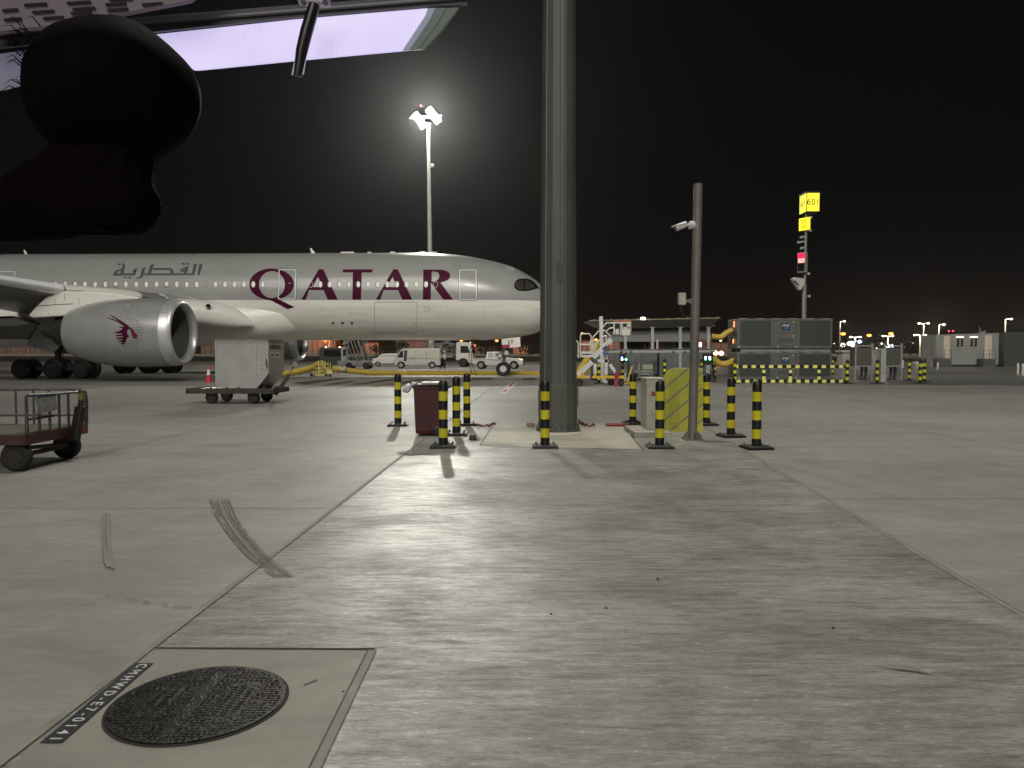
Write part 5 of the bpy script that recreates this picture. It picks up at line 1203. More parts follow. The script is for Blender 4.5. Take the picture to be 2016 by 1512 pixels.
b = MB(); b.prism([S(760, 472, -.58), S(1045, 472, -.58), S(1045, 482, -.58), S(760, 482, -.58)], (0, 1.16, 0)); b.build('platform_floor', pm('floor_red', (.15, .05, .045), .6), t, world=True)
sbar('platform_trim', [((725, 208), (1060, 208))], .04, orr, .07); sbar('platform_trim', [((1050, 208), (1050, 420))], .03, orr, .10)
b = MB(); b.bar(S(795, 1140, -.7), S(795, 1430, -.7), .13, .12, up=(0, 1, 0)); b.bar(S(760, 1215, -.7), S(830, 1215, -.7), .2, .1, up=(0, 1, 0)); b.bar(S(760, 1270, -.7), S(830, 1270, -.7), .2, .1, up=(0, 1, 0)); b.box(S(795, 1425, -.7) + Vector((0, 0, -.01)), (.25, .25, .03)); b.build('stabiliser_jack', pm('jack_red', (.28, .015, .03), .5), t, world=True, bevel=.01)
b = MB(); b.bar(S(935, 1370, .0), S(1030, 1365, .0), .12, .08); b.bar(S(990, 1330, -.1), S(1085, 1050, -.1), .07, .10, up=(0, 1, 0)); b.bar(S(1010, 1340, .3), S(1070, 1050, .3), .05, .08, up=(0, 1, 0)); b.build('tow_bar', sty, t, world=True)
b = MB(); b.lathe([(-.1, .1), (0, .1)], c=S(572, 808, -.66), ax=(0, 1, 0), n=20); b.build('round_sticker', pm('sticker_blue', (.06, .12, .3), .5), t, world=True)
b = MB(); b.tube([S(290, 1160, -.3), S(270, 1140, -.3), S(300, 1120, -.3)], .09, 8); o_ = b.build('hose_loop', pm('loop_yellow', (.5, .55, .08), .5), t, world=True, smooth=True)
hose('air_hose', [at(1134, 743, 41), at(1145, 725, 41.5), at(1158, 705, 42), at(1170, 690, 42.5), at(1176, 676, 43)], .17, 'dim yellow ribbed hose slanting up behind the mobile access stairs')
q = gnd(1186, 753.5); tt = at(1183, 623, q.y)
t = thing('steel_post', 'pale square steel post rising behind the mobile access stairs', 'post', (q.x, q.y, .004))
b = MB(); b.bar((q.x, q.y, .0), (tt.x, q.y, tt.z), .20, .18, up=(0, 1, 0)); b.build('shaft', stw_, t, world=True, bevel=.01)
b = MB(); b.box((q.x, q.y, .02), (.5, .5, .04)); b.prism([(q.x + .1, q.y - .01, .03), (q.x + .28, q.y - .01, .03), (q.x + .1, q.y - .01, .3)], (0, .02, 0)); b.build('base_plate', stw_, t, world=True)

# ---- steel gantry frame
GY = 42.5
q = at(1310, 750, GY)
t = thing('pipe_gantry', 'grey steel frame of columns and a long beam behind the yellow panel', 'steel frame', (q.x, GY, .004))
gm = pm('gantry_grey', (.33, .33, .31), .5, .3, var=.12, scale=4, dirt=.2)
def G_(px, py, d=0): return at(px, py, GY + d)
for px in (1231, 1284.3, 1339, 1394.5):
    b = MB(); b.bar(G_(px, 686.5), G_(px, 645), .145, .15, up=(0, 1, 0)); b.build('upper_column', gm, t, world=True)
    b = MB(); b.box(G_(px, 644.5), (.24, .24, .035)); b.box(G_(px, 686.8), (.26, .24, .05)); b.build('column_plate', gm, t, world=True)
for px in (1231, 1339, 1394.5):
    b = MB(); a = G_(px, 694); b.box((a.x, a.y + .02, a.z / 2), (.14, .14, a.z)); b.build('lower_column', gm, t, world=True)
b = MB(); b.bar(G_(1196, 691.2), G_(1407, 690), .20, .16, up=(0, 1, 0)); b.build('main_beam', gm, t, world=True)
b = MB(); b.bar(G_(1196, 688.4, -.09), G_(1407, 687.3, -.09), .03, .06, up=(0, 1, 0)); b.build('beam_flange', DARK, t, world=True)
b = MB()
for px in (1223, 1243, 1326, 1348, 1402): b.box(G_(px, 693, -.09), (.14, .05, .08))
b.build('beam_clamp', BLK, t, world=True)
for (px, ys, n_, nm) in ((1226, 705, ((-1.5, 704, (.1, .15, 1)), (-1.2, 707.5, (.6, 1, .9)), (6.5, 707.5, (.2, 1, .6))), 'left'), (1393.5, 707, ((-4, 703.5, (.8, .85, 1)), (4, 703.5, (.6, .7, 1)), (-4.3, 707, (.15, 1, .35)), (4.2, 707, (.15, 1, .45))), 'right')):
    p = G_(px, ys, -.5)
    tt = thing('control_box', 'dark control box with blue and green lamps hung left on the steel frame' if nm == 'left' else 'dark control box with two pairs of green and white lamps', 'control box', p)
    b = MB(); b.box((0, 0, .02), (.34 if nm == 'left' else .52, .26, .46 if nm == 'left' else .62)); b.build('housing', BLK, tt, bevel=.02)
    if nm == 'right':
        b = MB(); b.bar((.0, .0, -.3), (.02, .05, -1.75), .2, .15, up=(0, 1, 0)); b.build('stand', gm, tt)
        b = MB(); b.box((0, -.02, .33), (.58, .32, .02)); b.build('hood', GALV, tt)
        b = MB(); b.tube([(-.2, 0, -.3), (-.3, .0, -.8), (-.1, 0, -1.2), (.2, -.05, -.9), (.35, 0, -.4)], .04, 8); b.tube([(.3, .1, -.3), (.42, .1, -1.2), (.3, .1, -1.6)], .06, 8); b.build('cable', BLK, tt, smooth=True)
    else:
        b = MB(); b.bar((.2, 0, .2), (.2, .45, .35), .05); b.bar((.28, 0, -.15), (.42, 0, -1.1), .09, .08); b.build('bracket', DARK, tt)
    for dx, py, c_ in n_:
        pq = G_(px + dx, py, -.64) - p; b = MB(); b.lathe([(-.02, .055), (.02, .05), (.035, .02)], c=pq, ax=(0, -1, 0), n=12); b.build('lamp', lampmat('lamp_%d_%d' % (px, int(dx * 10)), c_, 9), tt)
# lower grey cabinets
cgm = pm('equipment_grey', (.10, .105, .10), .5, .1, var=.12, scale=1.5); cgd = pm('equipment_dark', (.045, .048, .045), .6, var=.2)
KY = 44.5
def K_(px, py, d=0): return at(px, py, KY + d)
a, c_ = K_(1168, 735), K_(1294, 735)
t = thing('generator_cabinet', 'long dark grey generator cabinet with doors and a pale notice', 'generator', ((a.x + c_.x) / 2, KY, .004))
H0 = K_(1200, 693).z
b = MB(); b.box(((a.x + c_.x) / 2, KY + .9, (H0 + .35) / 2), (c_.x - a.x, 1.8, H0 - .35)); b.build('housing', cgm, t, world=True, bevel=.03)
b = MB(); b.box(((a.x + c_.x) / 2, KY + .9, .18), (c_.x - a.x - .1, 1.7, .33)); b.build('skid', cgd, t, world=True)
b = MB()
for px in (1183, 1210, 1226, 1261.5): p = K_(px, 714); b.box((p.x, KY - .004, 1.06), (.015, .012, 1.2))
b.build('door_gap', jdark_m, t, world=True)
b = MB(); b.box(K_(1275, 722.5, -.02), (.60, .02, .29)); b.build('notice', pm('notice_cream', (.30, .29, .20), .6), t, world=True)
b = MB()
for px in (1217, 1241): b.box(K_(px, 712, -.03), (.04, .04, .18))
b.box(K_(1253, 713.5, -.03), (.25, .03, .02)); b.build('door_handle', BOLT, t, world=True)
b = MB(); 
for (x0_, y0_, x1_, y1_) in ((1250, 731, 1284, 731), (1284, 731, 1284, 745), (1256, 736.5, 1279, 736.5), (1279, 736.5, 1279, 744), (1252, 744, 1284, 744), (1258, 715, 1258, 745)): b.bar(K_(x0_, y0_, -.5), K_(x1_, y1_, -.5), .07, .06, up=(0, 1, 0))
tag(b.build('pipe_rack', gm, None), 'low pale pipe rack in front of the grey generator cabinet', 'pipe rack')
a, c_ = K_(1296, 735), K_(1408, 735)
t = thing('equipment_cabinet', 'grey equipment cabinet with dark recess behind the yellow panel', 'cabinet', ((a.x + c_.x) / 2, KY + .6, .004))
b = MB(); b.box(((a.x + c_.x) / 2, KY + 1.2, 1.1), (c_.x - a.x, 1.4, 1.2)); b.build('housing', pm('equipment_blue_grey', (.10, .105, .11), .5, var=.1), t, world=True, bevel=.03)
b = MB(); b.box(((a.x + c_.x) / 2, KY + 1.2, .25), (c_.x - a.x, 1.3, .48)); b.box(((a.x + c_.x) / 2, KY + 1.2, 1.78), (c_.x - a.x, 1.5, .14)); b.build('skid', cgd, t, world=True)
b = MB(); b.box((a.x + .15, KY + .2, .9), (.25, .8, 1.8)); b.build('side_frame', cgm, t, world=True)
# canopy building behind
BY_ = 56.0
def B_(px, py, d=0): return at(px, py, BY_ + d)
t = thing('service_building', 'low grey service building under a wide flat canopy roof', 'building', (B_(1310, 700).x, BY_, .004))
b = MB()
L0, L1 = B_(1160, 631.8), B_(1416, 626.5); zr0, zr1 = L0.z, L1.z
P = [(L0.x, BY_ - 0, zr0), (L1.x, BY_ - 0, zr1), (L1.x, BY_ + 5, zr1 + .1), (L0.x, BY_ + 5, zr0 + .1)]
I = [(L0.x + 1.3, BY_ + 1.4, zr0 - .55), (L1.x - .2, BY_ + 1.4, zr1 - .55), (L1.x - .2, BY_ + 5, zr1 - .5), (L0.x + 1.3, BY_ + 5, zr0 - .5)]
i0 = [b.V(p) for p in P]; i1 = [b.V(p) for p in I]
b.face(i0); b.face(i1[::-1])
for j in range(4): b.face((i0[j], i0[(j + 1) % 4], i1[(j + 1) % 4], i1[j]))
b.build('canopy', pm('canopy_soffit', (.20, .20, .18), .6, var=.08), t, world=True)
b = MB(); b.bar(B_(1160, 631.3, -.04), B_(1418, 626, -.04), .08, .08, up=(0, 1, 0)); b.build('roof_edge', pm('roof_edge', (.22, .17, .10), .6), t, world=True)
b = MB()
for px in (1170, 1203, 1231, 1254, 1277, 1314.5, 1335, 1353, 1394, 1413): 
    f = (px - 1160) / 258; b.box(B_(px, 631 - 5.2 * f - .9, .1), (.12, .2, .06))
b.build('roof_bracket', gm, t, world=True)
w0, w1 = B_(1232, 650, 1.5), B_(1400, 650, 1.5); zt_, zb_ = B_(1300, 652.5, 1.5).z, B_(1300, 672.5, 1.5).z
b = MB(); b.box(((w0.x + w1.x) / 2 - .8, BY_ + 3, (zt_ + zb_) / 2), (w1.x - w0.x + 1.6, 3, zt_ - zb_)); b.build('upper_wall', pm('clad_wall', (.165, .17, .165), .6, var=.06, scale=.6), t, world=True)
b = MB(); b.box(((w0.x + w1.x) / 2 - .8, BY_ + 3.1, (zt_ + zr0) / 2 - .2), (w1.x - w0.x + 1.4, 2.8, zr0 - zt_ + .3)); b.build('upper_band', cgd, t, world=True)
b = MB(); b.bar(B_(1202, 645.4, 1.35), B_(1407, 641, 1.35), .12, .1, up=(0, 1, 0)); b.build('conduit', gm, t, world=True)
b = MB(); b.box(((w0.x + w1.x) / 2, BY_ + 3.6, zb_ / 2), (w1.x - w0.x, 1.6, zb_)); b.build('lower_wall', pm('lower_wall', (.035, .03, .026), .8, var=.3), t, world=True)
for (x0_, x1_, m_) in ((1293, 1309, (.12, .125, .115)), (1311, 1321, (.09, .10, .09)), (1322, 1332, (.12, .125, .115)), (1344, 1359, (.13, .135, .12))):
    b = MB(); p0, p1 = B_(x0_, 680, 2.6), B_(x1_, 680, 2.6); b.box(((p0.x + p1.x) / 2, BY_ + 2.7, zb_ / 2), (p1.x - p0.x, .1, zb_)); b.build('wall_panel', pm('panel_%d' % x0_, m_, .6), t, world=True)
b = MB(); b.box(B_(1376, 680, .4), (.95, .2, .9)); b.build('rusty_panel', pm('rust_red', (.16, .03, .02), .7, var=.3), t, world=True)
b = MB(); b.box(B_(1377.5, 678.5, .2), (.22, .1, .32)); b.build('lit_screen', lampmat('screen_glow', (.6, .75, 1), 5), t, world=True)
b = MB(); b.box(B_(1293.8, 680, 1.5), (.14, .1, .9)); b.build('lit_post', pm('lit_post', (.5, .36, .3), .6), t, world=True)
for px in (1270, 1278.5):
    b = MB(); b.box(B_(px, 680, 2.55), (.09, .08, .9)); b.build('orange_post', pm('orange_post', (.35, .10, .04), .6), t, world=True)
b = MB()
for px in (1284, 1338.5, 1394): 
    f = (px - 1160) / 258; b.bar(B_(px, 643, 1.3), B_(px, 634 - 4 * f, 1.3), .1)
b.build('canopy_strut', gm, t, world=True)
b = MB(); b.box(B_(1266, 627, -.1), (.32, .2, .16)); b.build('roof_lamp', lampmat('roof_lamp_glow', (1, .95, .85), 14), t, world=True, bevel=.04)

# ---- stacked cooling units
UY = 44.6
def U_(px, py, d=0): return at(px, py, UY + d)
ux0, ux1 = U_(1450.5, 700).x, U_(1638.5, 700).x; uw = ux1 - ux0
um = pm('unit_grey', (.115, .115, .105), .5, .2, var=.08, scale=1.2, dirt=.15); umesh = pm('unit_grille', (.038, .044, .038), .6, var=.12, scale=60)
ulg = pm('unit_logo_navy', (.015, .02, .03), .5); ulw = pm('logo_white', (.55, .55, .55), .5); ulb = pm('logo_blue', (.05, .22, .42), .5); ylw = pm('warning_yellow', (.4, .38, .10), .5)
utx = pm('unit_text', (.05, .052, .05), .5)
def unit(z0, z1, lab):
    t = thing('cooling_unit', lab, 'cooling unit', (ux0 + uw / 2, UY + .95, z0), 0, 'stacked grey ground cooling units'); H = z1 - z0; w = uw / 2
    b = MB(); b.box((0, 0, H / 2), (uw, 1.9, H - .02)); b.build('housing', um, t, bevel=.03)
    for (x0_, x1_) in ((1456.5, 1517), (1574, 1634)):
        a = U_(x0_, 700).x - ux0 - w; c = U_(x1_, 700).x - ux0 - w
        b = MB(); b.box(((a + c) / 2, -.955, H / 2 + .03), (c - a, .02, H - .32)); b.build('grille', umesh, t)
        b = MB()
        for k in range(16): b.box(((a + c) / 2, -.968, .22 + k * (H - .36) / 15), (c - a - .02, .006, .018))
        b.build('grille_slats', umesh, t)
    b = MB(); a = U_(1522, 700).x - ux0 - w; c = U_(1567, 700).x - ux0 - w
    for (p, q_) in (((a, .12), (a, H - .1)), ((c, .12), (c, H - .1)), ((a, .12), (c, .12)), ((a, H - .1), (c, H - .1)), ((a, H * .5), (c, H * .5))): b.bar((p[0], -.955, p[1]), (q_[0], -.955, q_[1]), .018, .012, up=(0, 1, 0))
    b.build('door_gap', cgd, t)
    lx = U_(1545, 700).x - ux0 - w; zz = H * .74
    b = MB(); b.prism([(lx - .26, -.965, zz + .20), (lx + .20, -.965, zz + .20), (lx + .28, -.965, zz - .22), (lx - .16, -.965, zz - .22)], (0, .012, 0)); b.build('logo_plate', ulg, t)
    text('logo_lettering', 'ITW', .20, facing((lx + .02, -.97, zz + .04), (1, 0, .0), (.12, 0, 1)), ulw, t, depth=.002, bold=.006); text('logo_lettering', 'GSE', .17, facing((lx + .05, -.97, zz - .10)), ulb, t, depth=.002, bold=.006)
    text('lettering', '3400', .38, facing((lx + .02, -.966, H * .26)), utx, t, depth=.003, sx=1.15, bold=.004)
    for (x_, z_) in ((lx + .48, H * .9), (lx + .48, H * .43)):
        b = MB(); b.prism([(x_ - .07, -.965, z_ - .05), (x_ + .07, -.965, z_ - .05), (x_, -.965, z_ + .06)], (0, .008, 0)); b.build('warning_triangle', ylw, t)
    b = MB()
    for x_ in (-w + .12, lx - .42, lx + .66): b.box((x_, -.972, .12), (.10, .03, .05))
    b.build('latch', pm('latch_pale', (.6, .6, .56), .4), t)
    b = MB(); b.lathe([(0, .21), (.06, .21)], c=(-w - .04, -.2, H * .62), ax=(-1, 0, 0), n=20); b.lathe([(0, .14), (.05, .14)], c=(-w - .04, .3, H * .3), ax=(-1, 0, 0), n=16); b.build('duct_outlet', GALV, t)
    b = MB()
    for k in range(6): b.box((-w + .4 + k * (uw - .8) / 5, -.85, H + .0), (.5, .12, .03))
    b.build('top_strip', gm, t)
    return t
zt1, zs1, zs0 = U_(1540, 627).z, U_(1540, 686).z, U_(1540, 692.5).z
unit(.05, zs0 - .02, 'lower of the two stacked grey cooling units marked 3400, behind the striped barrier')
unit(zs1 - .02, zt1, 'upper of the two stacked grey cooling units marked 3400')
b = MB(); b.box((ux0 + uw / 2 + .1, UY + .15, (zs0 + zs1) / 2 - .02), (uw - .3, .12, .15))
for x_ in (1475, 1540, 1600): b.box((U_(x_, 690).x, UY + .9, (zs0 + zs1) / 2 - .02), (.6, 1.6, .14))
tag(b.build('stacking_frame', pm('frame_pale', (.22, .22, .20), .5, .2), None), 'pale beam frame between the two stacked cooling units', 'frame')
b = MB(); b.box((ux0 - .06, UY + .42, zt1 - .32), (.05, .08, .35)); b.box((ux0 - .06, UY + .55, zt1 - 1.32), (.05, .1, .25))
tag(b.build('marker_lamp', lampmat('amber_glow', (1, .28, .10), 2.2), None, bevel=.01), 'glowing orange marker lamps on the left end of the upper cooling unit', 'lamp')
hose('air_hose', [at(1402, 662.5, 45.3), at(1412, 663.5, 45.3), at(1421, 663, 45.3), at(1428, 657, 45.3), at(1436, 652.5, 45.3), at(1446, 650, 45.5)], .155, 'short yellow ribbed hose joining the upper cooling unit', .14, .03)
hose('air_hose', [at(1405, 703, 45.1), at(1410, 711, 45.1), at(1420, 716.5, 45.1), at(1431, 716, 45.1), at(1444, 711, 45.3)], .17, 'short sagging yellow ribbed hose joining the lower cooling unit', .14, .03)
# ---- striped barrier
FY = 40.0
q0, q1 = gnd(1448, 755), gnd(1668, 755)
t = thing('striped_barrier', 'long low black and yellow striped barrier in front of the cooling units', 'barrier', ((q0.x + q1.x) / 2, q0.y, .004))
y2 = pm('barrier_yellow', (.75, .73, .20), .5, var=.1)
def striped(a_, c_, n_, w, nm, start=0):
    b = MB(); a_ = Vector(a_); c_ = Vector(c_)
    for k in range(n_): b.m((k + start) % 2).bar(a_.lerp(c_, k / n_), a_.lerp(c_, (k + 1) / n_), w, w * .5, up=(0, 1, 0))
    return b.build(nm, [y2, BLK], t, world=True)
zr_ = at(1550, 721.6, q0.y).z; zl_ = at(1550, 750.4, q0.y).z
striped((q0.x - .1, q0.y, zr_), (q1.x, q1.y, zr_), 26, .155, 'top_rail'); striped((q0.x + .05, q0.y, zl_), (q1.x, q1.y, zl_), 26, .155, 'bottom_rail', 0)
for px in (1504, 1556.5, 1612.5):
    p = gnd(px, 755); striped((p.x, q0.y + .05, zr_), (p.x, q0.y + .05, .03), 5, .15, 'post', 1)
    b = MB(); b.box((p.x, q0.y + .05, .015), (.3, .3, .03)); b.build('foot', BLK, t, world=True)
# ---- framed panels with pale walls behind
def framed(px0, px1, y0_, ym, yb, lab, m):
    p = gnd((px0 + px1) / 2, yb); Y = p.y
    t = thing('framed_panel', lab, 'panel stand', (p.x, Y, .004), 0, 'framed panels on tall legs'); A = lambda x_, y_, d=0: at(x_, y_, Y + d)
    b = MB(); 
    for x_ in (px0, px1): a = A(x_, y0_ - 5); b.box((a.x, Y, a.z / 2), (.09, .09, a.z))
    b.build('leg', gm, t, world=True)
    b = MB(); b.bar(A(px0, y0_), A(px1, y0_), .07, .07); b.bar(A(px0, ym), A(px1, ym), .07, .07); b.build('cross_rail', gm, t, world=True)
    b = MB(); a, c = A(px0 + 2, y0_ + 4), A(px1 - 1.5, ym); b.box(((a.x + c.x) / 2, Y + .04, (a.z + c.z) / 2), (c.x - a.x, .05, a.z - c.z)); b.build('panel', m, t, world=True)
    b = MB(); b.box((A(px0 - 2.5, 700).x, Y + .25, (a.z + c.z) / 2), (.10, .5, a.z - c.z)); b.build('side_panel', pm('side_brown', (.07, .045, .04), .6), t, world=True)
    xm = (px0 + px1) / 2
    for dx in (-4.5, 3.5):
        b = MB(); b.tube([A(xm + dx, ym, .15), A(xm + dx + .4, ym + 8, .15), A(xm + dx - .4, ym + 17, .15), A(xm + dx - 2, yb - 1, .1)], [.10, .085, .075, .09], 10); b.build('hanging_cable', BLK, t, world=True, smooth=True)
    return t
framed(1684.5, 1717.5, 681, 721, 748, 'brown panel on tall grey legs in front of the pale wall', pm('panel_brown', (.085, .08, .06), .6, var=.1))
framed(1742, 1775, 681, 721, 748, 'grey green panel on tall grey legs, right of the pale wall', pm('panel_green_grey', (.075, .08, .065), .6, var=.1))
def pblock(px0, px1, y0_, y1_, Y, d, nm, lab, cat, m, cap=None):
    a, c = at(px0, y0_, Y), at(px1, y1_, Y); t = thing(nm, lab, cat, ((a.x + c.x) / 2, Y + d / 2, .004))
    b = MB(); b.box((0, 0, a.z / 2), (c.x - a.x, d, a.z)); b.build('wall', m, t, bevel=.01)
    if cap: b = MB(); b.box((0, 0, a.z + .07), (c.x - a.x + .2, d + .2, .14)); b.build('coping', m, t, bevel=.01)
    b = MB(); b.box((0, -d / 2 - .003, .5), (c.x - a.x, .006, .02)); b.build('joint', jdark_m, t)
    return t
pw = pm('painted_wall', (.36, .36, .32), .6, var=.06, scale=1.5, dirt=.2, dcol=(.2, .19, .16))
pblock(1659, 1724, 694, 745, 47.5, .8, 'masonry_wall', 'pale painted masonry wall with coping behind the brown panel', 'wall', pw, cap=1)
pblock(1735, 1744, 686, 750, 43, .6, 'masonry_pier', 'narrow pale masonry pier left of the grey green panel', 'pier', pw)
# thin white posts
for (px, yb, yt, lab) in ((1777.5, 725, 709, 'thin white post right of the grey green panel'), (2004, 737.5, 715, 'left of two white posts near the right edge'), (2013.5, 739, 716, 'right of two white posts near the right edge'), (1846, 727, 713, 'thin white post at the foot of the cabin ramp')):
    p = gnd(px, yb); tp = at(px, yt, p.y); b = MB(); b.lathe([(0, .075), (tp.z - .05, .075), (tp.z, .05)], c=(p.x, p.y, 0), n=12)
    tag(b.build('marker_post', VW, None, smooth=True), lab, 'post', 'white marker posts')

# ---- cabins at the right
CY = 84.0
def C_(px, py, d=0): return at(px, py, CY + d)
ca, cb_ = C_(1841.5, 720), C_(1975, 720); cz0, cz1 = C_(1841, 659).z, C_(1975, 655).z; czb = C_(1900, 720).z
t = thing('site_cabin', 'white portable cabin with lit doors and two windows at the far right', 'cabin', ((ca.x + cb_.x) / 2, CY, .004))
cwm = pm('cabin_white', (.30, .31, .28), .6, var=.06, scale=1.2)
b = MB(); b.prism([(ca.x, CY, .25), (cb_.x, CY, .25), (cb_.x, CY, cz1), (ca.x, CY, cz0)], (0, 3, 0)); b.build('body', cwm, t, world=True, bevel=.03)
b = MB(); b.box(((ca.x + cb_.x) / 2, CY + 1.4, .13), (cb_.x - ca.x - .6, 2.6, .25)); b.build('skid', cgd, t, world=True)
def cbox(nm, px0, px1, y0_, y1_, m, d=-.03, th=.06, par=None):
    a, c = C_(px0, y0_, d), C_(px1, y1_, d); b = MB(); b.box(((a.x + c.x) / 2, CY + d, (a.z + c.z) / 2), (c.x - a.x, th, a.z - c.z)); return b.build(nm, m, par or t, world=True)
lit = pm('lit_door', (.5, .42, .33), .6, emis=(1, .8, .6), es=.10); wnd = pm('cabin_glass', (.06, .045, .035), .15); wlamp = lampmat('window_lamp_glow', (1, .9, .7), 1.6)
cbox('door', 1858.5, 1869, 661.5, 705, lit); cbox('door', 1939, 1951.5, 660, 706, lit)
for (a, c) in ((1884.5, 1895.5), (1911.5, 1923)):
    w_ = cbox('window', a, c, 663, 683, wnd); cbox('window_lamp', a - 1.5, c + 1.5, 662.5, 665, wlamp, -.10); cbox('sill', a - .5, c + .5, 683.2, 684.4, WHITEP, -.08, .12); cbox('curtain', a + 4.2, c - 4.2, 666, 682, pm('curtain', (.35, .27, .22), .7), -.075, .02)
for (x0_, x1_) in ((1845, 1873), (1936, 1960)):
    b = MB(); p0, p1 = C_(x0_, 705, -1.2), C_(x1_, 705, -1.2); b.box(((p0.x + p1.x) / 2, CY - .65, .45), (p1.x - p0.x, 1.2, .9)); b.build('landing', pm('landing_dark', (.10, .10, .09), .7), t, world=True)
b = MB()
for (x0_, x1_) in ((1845, 1873), (1936, 1960)):
    p0, p1 = C_(x0_, 705, -1.2), C_(x1_, 705, -1.2)
    for x_ in (p0.x, (p0.x + p1.x) / 2, p1.x): b.bar((x_, CY - 1.2, .9), (x_, CY - 1.2, 1.85), .05)
    b.bar((p0.x, CY - 1.2, 1.85), (p1.x, CY - 1.2, 1.85), .05); b.bar((p0.x, CY - 1.2, 1.35), (p1.x, CY - 1.2, 1.35), .04)
b.build('landing_railing', GALV, t, world=True)
b = MB(); p = C_(1938, 653); b.box((p.x, CY + .5, p.z - .15), (.5, .6, .35)); b.bar((p.x - .1, CY + .5, p.z), (p.x - .3, CY + .5, p.z + .55), .1); b.bar((p.x + .2, CY + .5, p.z), (p.x + .5, CY + .5, p.z + .1), .12); b.build('roof_unit', cwm, t, world=True, bevel=.02)
b = MB(); a = C_(1826, 720); b.prism([(a.x, CY - .4, .0), (a.x + 1.3, CY - .4, 0), (a.x + 1.5, CY - .4, 1.1), (a.x + .55, CY - .4, 1.25), (a.x + .1, CY - .4, .5)], (0, 1.4, 0)); tag(b.build('access_ramp', pm('ramp_pale', (.24, .24, .22), .6), None), 'pale sloped access ramp at the left end of the white cabin', 'ramp')
b = MB(); a = C_(1823, 695); b.prism([(a.x, CY + .8, .9), (a.x + 1.4, CY + .8, 1.3), (a.x + 1.4, CY + .8, 2.3), (a.x + .7, CY + .8, 2.3), (a.x, CY + .8, 1.6)], (0, .1, 0)); tag(b.build('mesh_screen', pm('mesh_screen', (.17, .17, .15), .7), None), 'pale mesh guard panel standing left of the white cabin', 'screen')
ca2, cb2 = at(1977, 720, 83.0), at(2090, 720, 83)
t = thing('shipping_container', 'dark grey green ribbed container right of the white cabin', 'container', ((ca2.x + cb2.x) / 2, 83, .004))
b = MB(); zc2 = at(1980, 654, 83).z
b.box(((ca2.x + cb2.x) / 2, 84.5, zc2 / 2), (cb2.x - ca2.x, 3, zc2)); b.build('body', pm('container_green', (.085, .09, .08), .6, var=.1), t, world=True)
b = MB()
for k in range(20): b.box((ca2.x + .3 + k * .3, 82.98, zc2 / 2), (.12, .05, zc2 - .3))
b.build('ribs', pm('container_rib', (.07, .075, .068), .6), t, world=True)

# ---- stand sign pole 601
NY_ = 49.0
def N_(px, py, d=0): return at(px, py, NY_ + d)
q = N_(1582.5, 745); 
t = thing('stand_sign_mast', 'tall thin pole topped by a glowing yellow sign cube reading 601', 'sign mast', (q.x, NY_, .004))
b = MB(); b.tube([(q.x, NY_, .0), N_(1583, 627), N_(1584, 560)], .145, 12); b.tube([N_(1584, 578), N_(1586, 500), N_(1588.5, 378)], .085, 10); b.build('pole', GALV, t, smooth=True, world=True)
b = MB(); b.cyl(N_(1581.2, 640, -.1), N_(1582.2, 578, -.1), .06, .06, 10); b.build('conduit', gm, t, smooth=True, world=True)
sx0, sx1 = N_(1588.5, 400, -.45).x, N_(1614, 400, -.45).x; sw = sx1 - sx0; sz0, sz1 = N_(1600, 416.5, -.45).z, N_(1600, 379, -.45).z
sgc = Vector(((sx0 + sx1) / 2, NY_ - .45 + .62, (sz0 + sz1) / 2))
SGN = pm('sign_yellow_glow', (.8, .7, .05), .5, emis=(1, .87, .03), es=.95, var=.03)
b = MB(); b.box(sgc, (sw, 1.2, sz1 - sz0)); b.box(sgc + Vector((0, 0, (sz1 - sz0) / 2 + .03)), (sw + .08, 1.28, .08)); b.build('sign_box', BLK, t, world=True)
for nm, c_, r_ in (('f', (0, -.61, 0), (1, 0, 0)), ('l', (-sw / 2 - .01, 0, 0), (0, -1, 0)), ('r', (sw / 2 + .01, 0, 0), (0, 1, 0))):
    M_ = facing(sgc + Vector(c_), r_); ww = (sw if nm == 'f' else 1.15) - .06
    b = MB(); R3 = M_.to_3x3(); b.box(sgc + Vector(c_), (ww, sz1 - sz0 - .06, .02), R3); o_ = b.build('sign_face', SGN, t, world=True)
    o_x = text('lettering', '601', .58, Matrix.Translation(-wloc(t)) @ facing(sgc + Vector(c_) * 1.0 + (M_.to_3x3() @ Vector((0, 0, .014))), r_), pm('sign_black', (.03, .02, .005), .5), t, depth=.002, spacing=1.08, sx=.9)
b = MB(); c2 = N_(1584, 441, -.2); R3 = Matrix.Rotation(radians(-58), 3, 'Z'); b.box(c2, (.80, .06, .78), R3); o_ = b.build('small_sign', SGN, t, world=True)
b = MB(); p_ = R3 @ Vector((0, -.034, 0))
for k, (w_, z_) in enumerate(((.5, .22), (.45, .08), (.3, -.08), (.5, -.2))): b.box(c2 + p_ + Vector((0, 0, z_)), (w_, .004, .035), R3)
b.build('small_print', pm('sign_print', (.35, .28, .02), .6), t, world=True)
b = MB()
for (px, py, w_, h_) in ((1596, 428, .16, .14), (1595, 454, .14, .12), (1592, 539, .14, .14), (1593, 583, .12, .14)): b.box(N_(px, py), (w_, .14, h_)); b.bar(N_(px, py), N_(1587, py), .05)
b.build('side_bracket', pm('bracket_pale', (.35, .33, .26), .6), t, world=True)
b = MB()
for (x0_, x1_, py) in ((1577, 1586, 465.5), (1571, 1586, 475.5), (1577, 1584, 487)): b.bar(N_(x0_, py + 1), N_(x1_, py), .09); b.box(N_(x0_ + 1.5, py + 1.5), (.16, .2, .14))
b.build('camera_arm', gm, t, world=True)
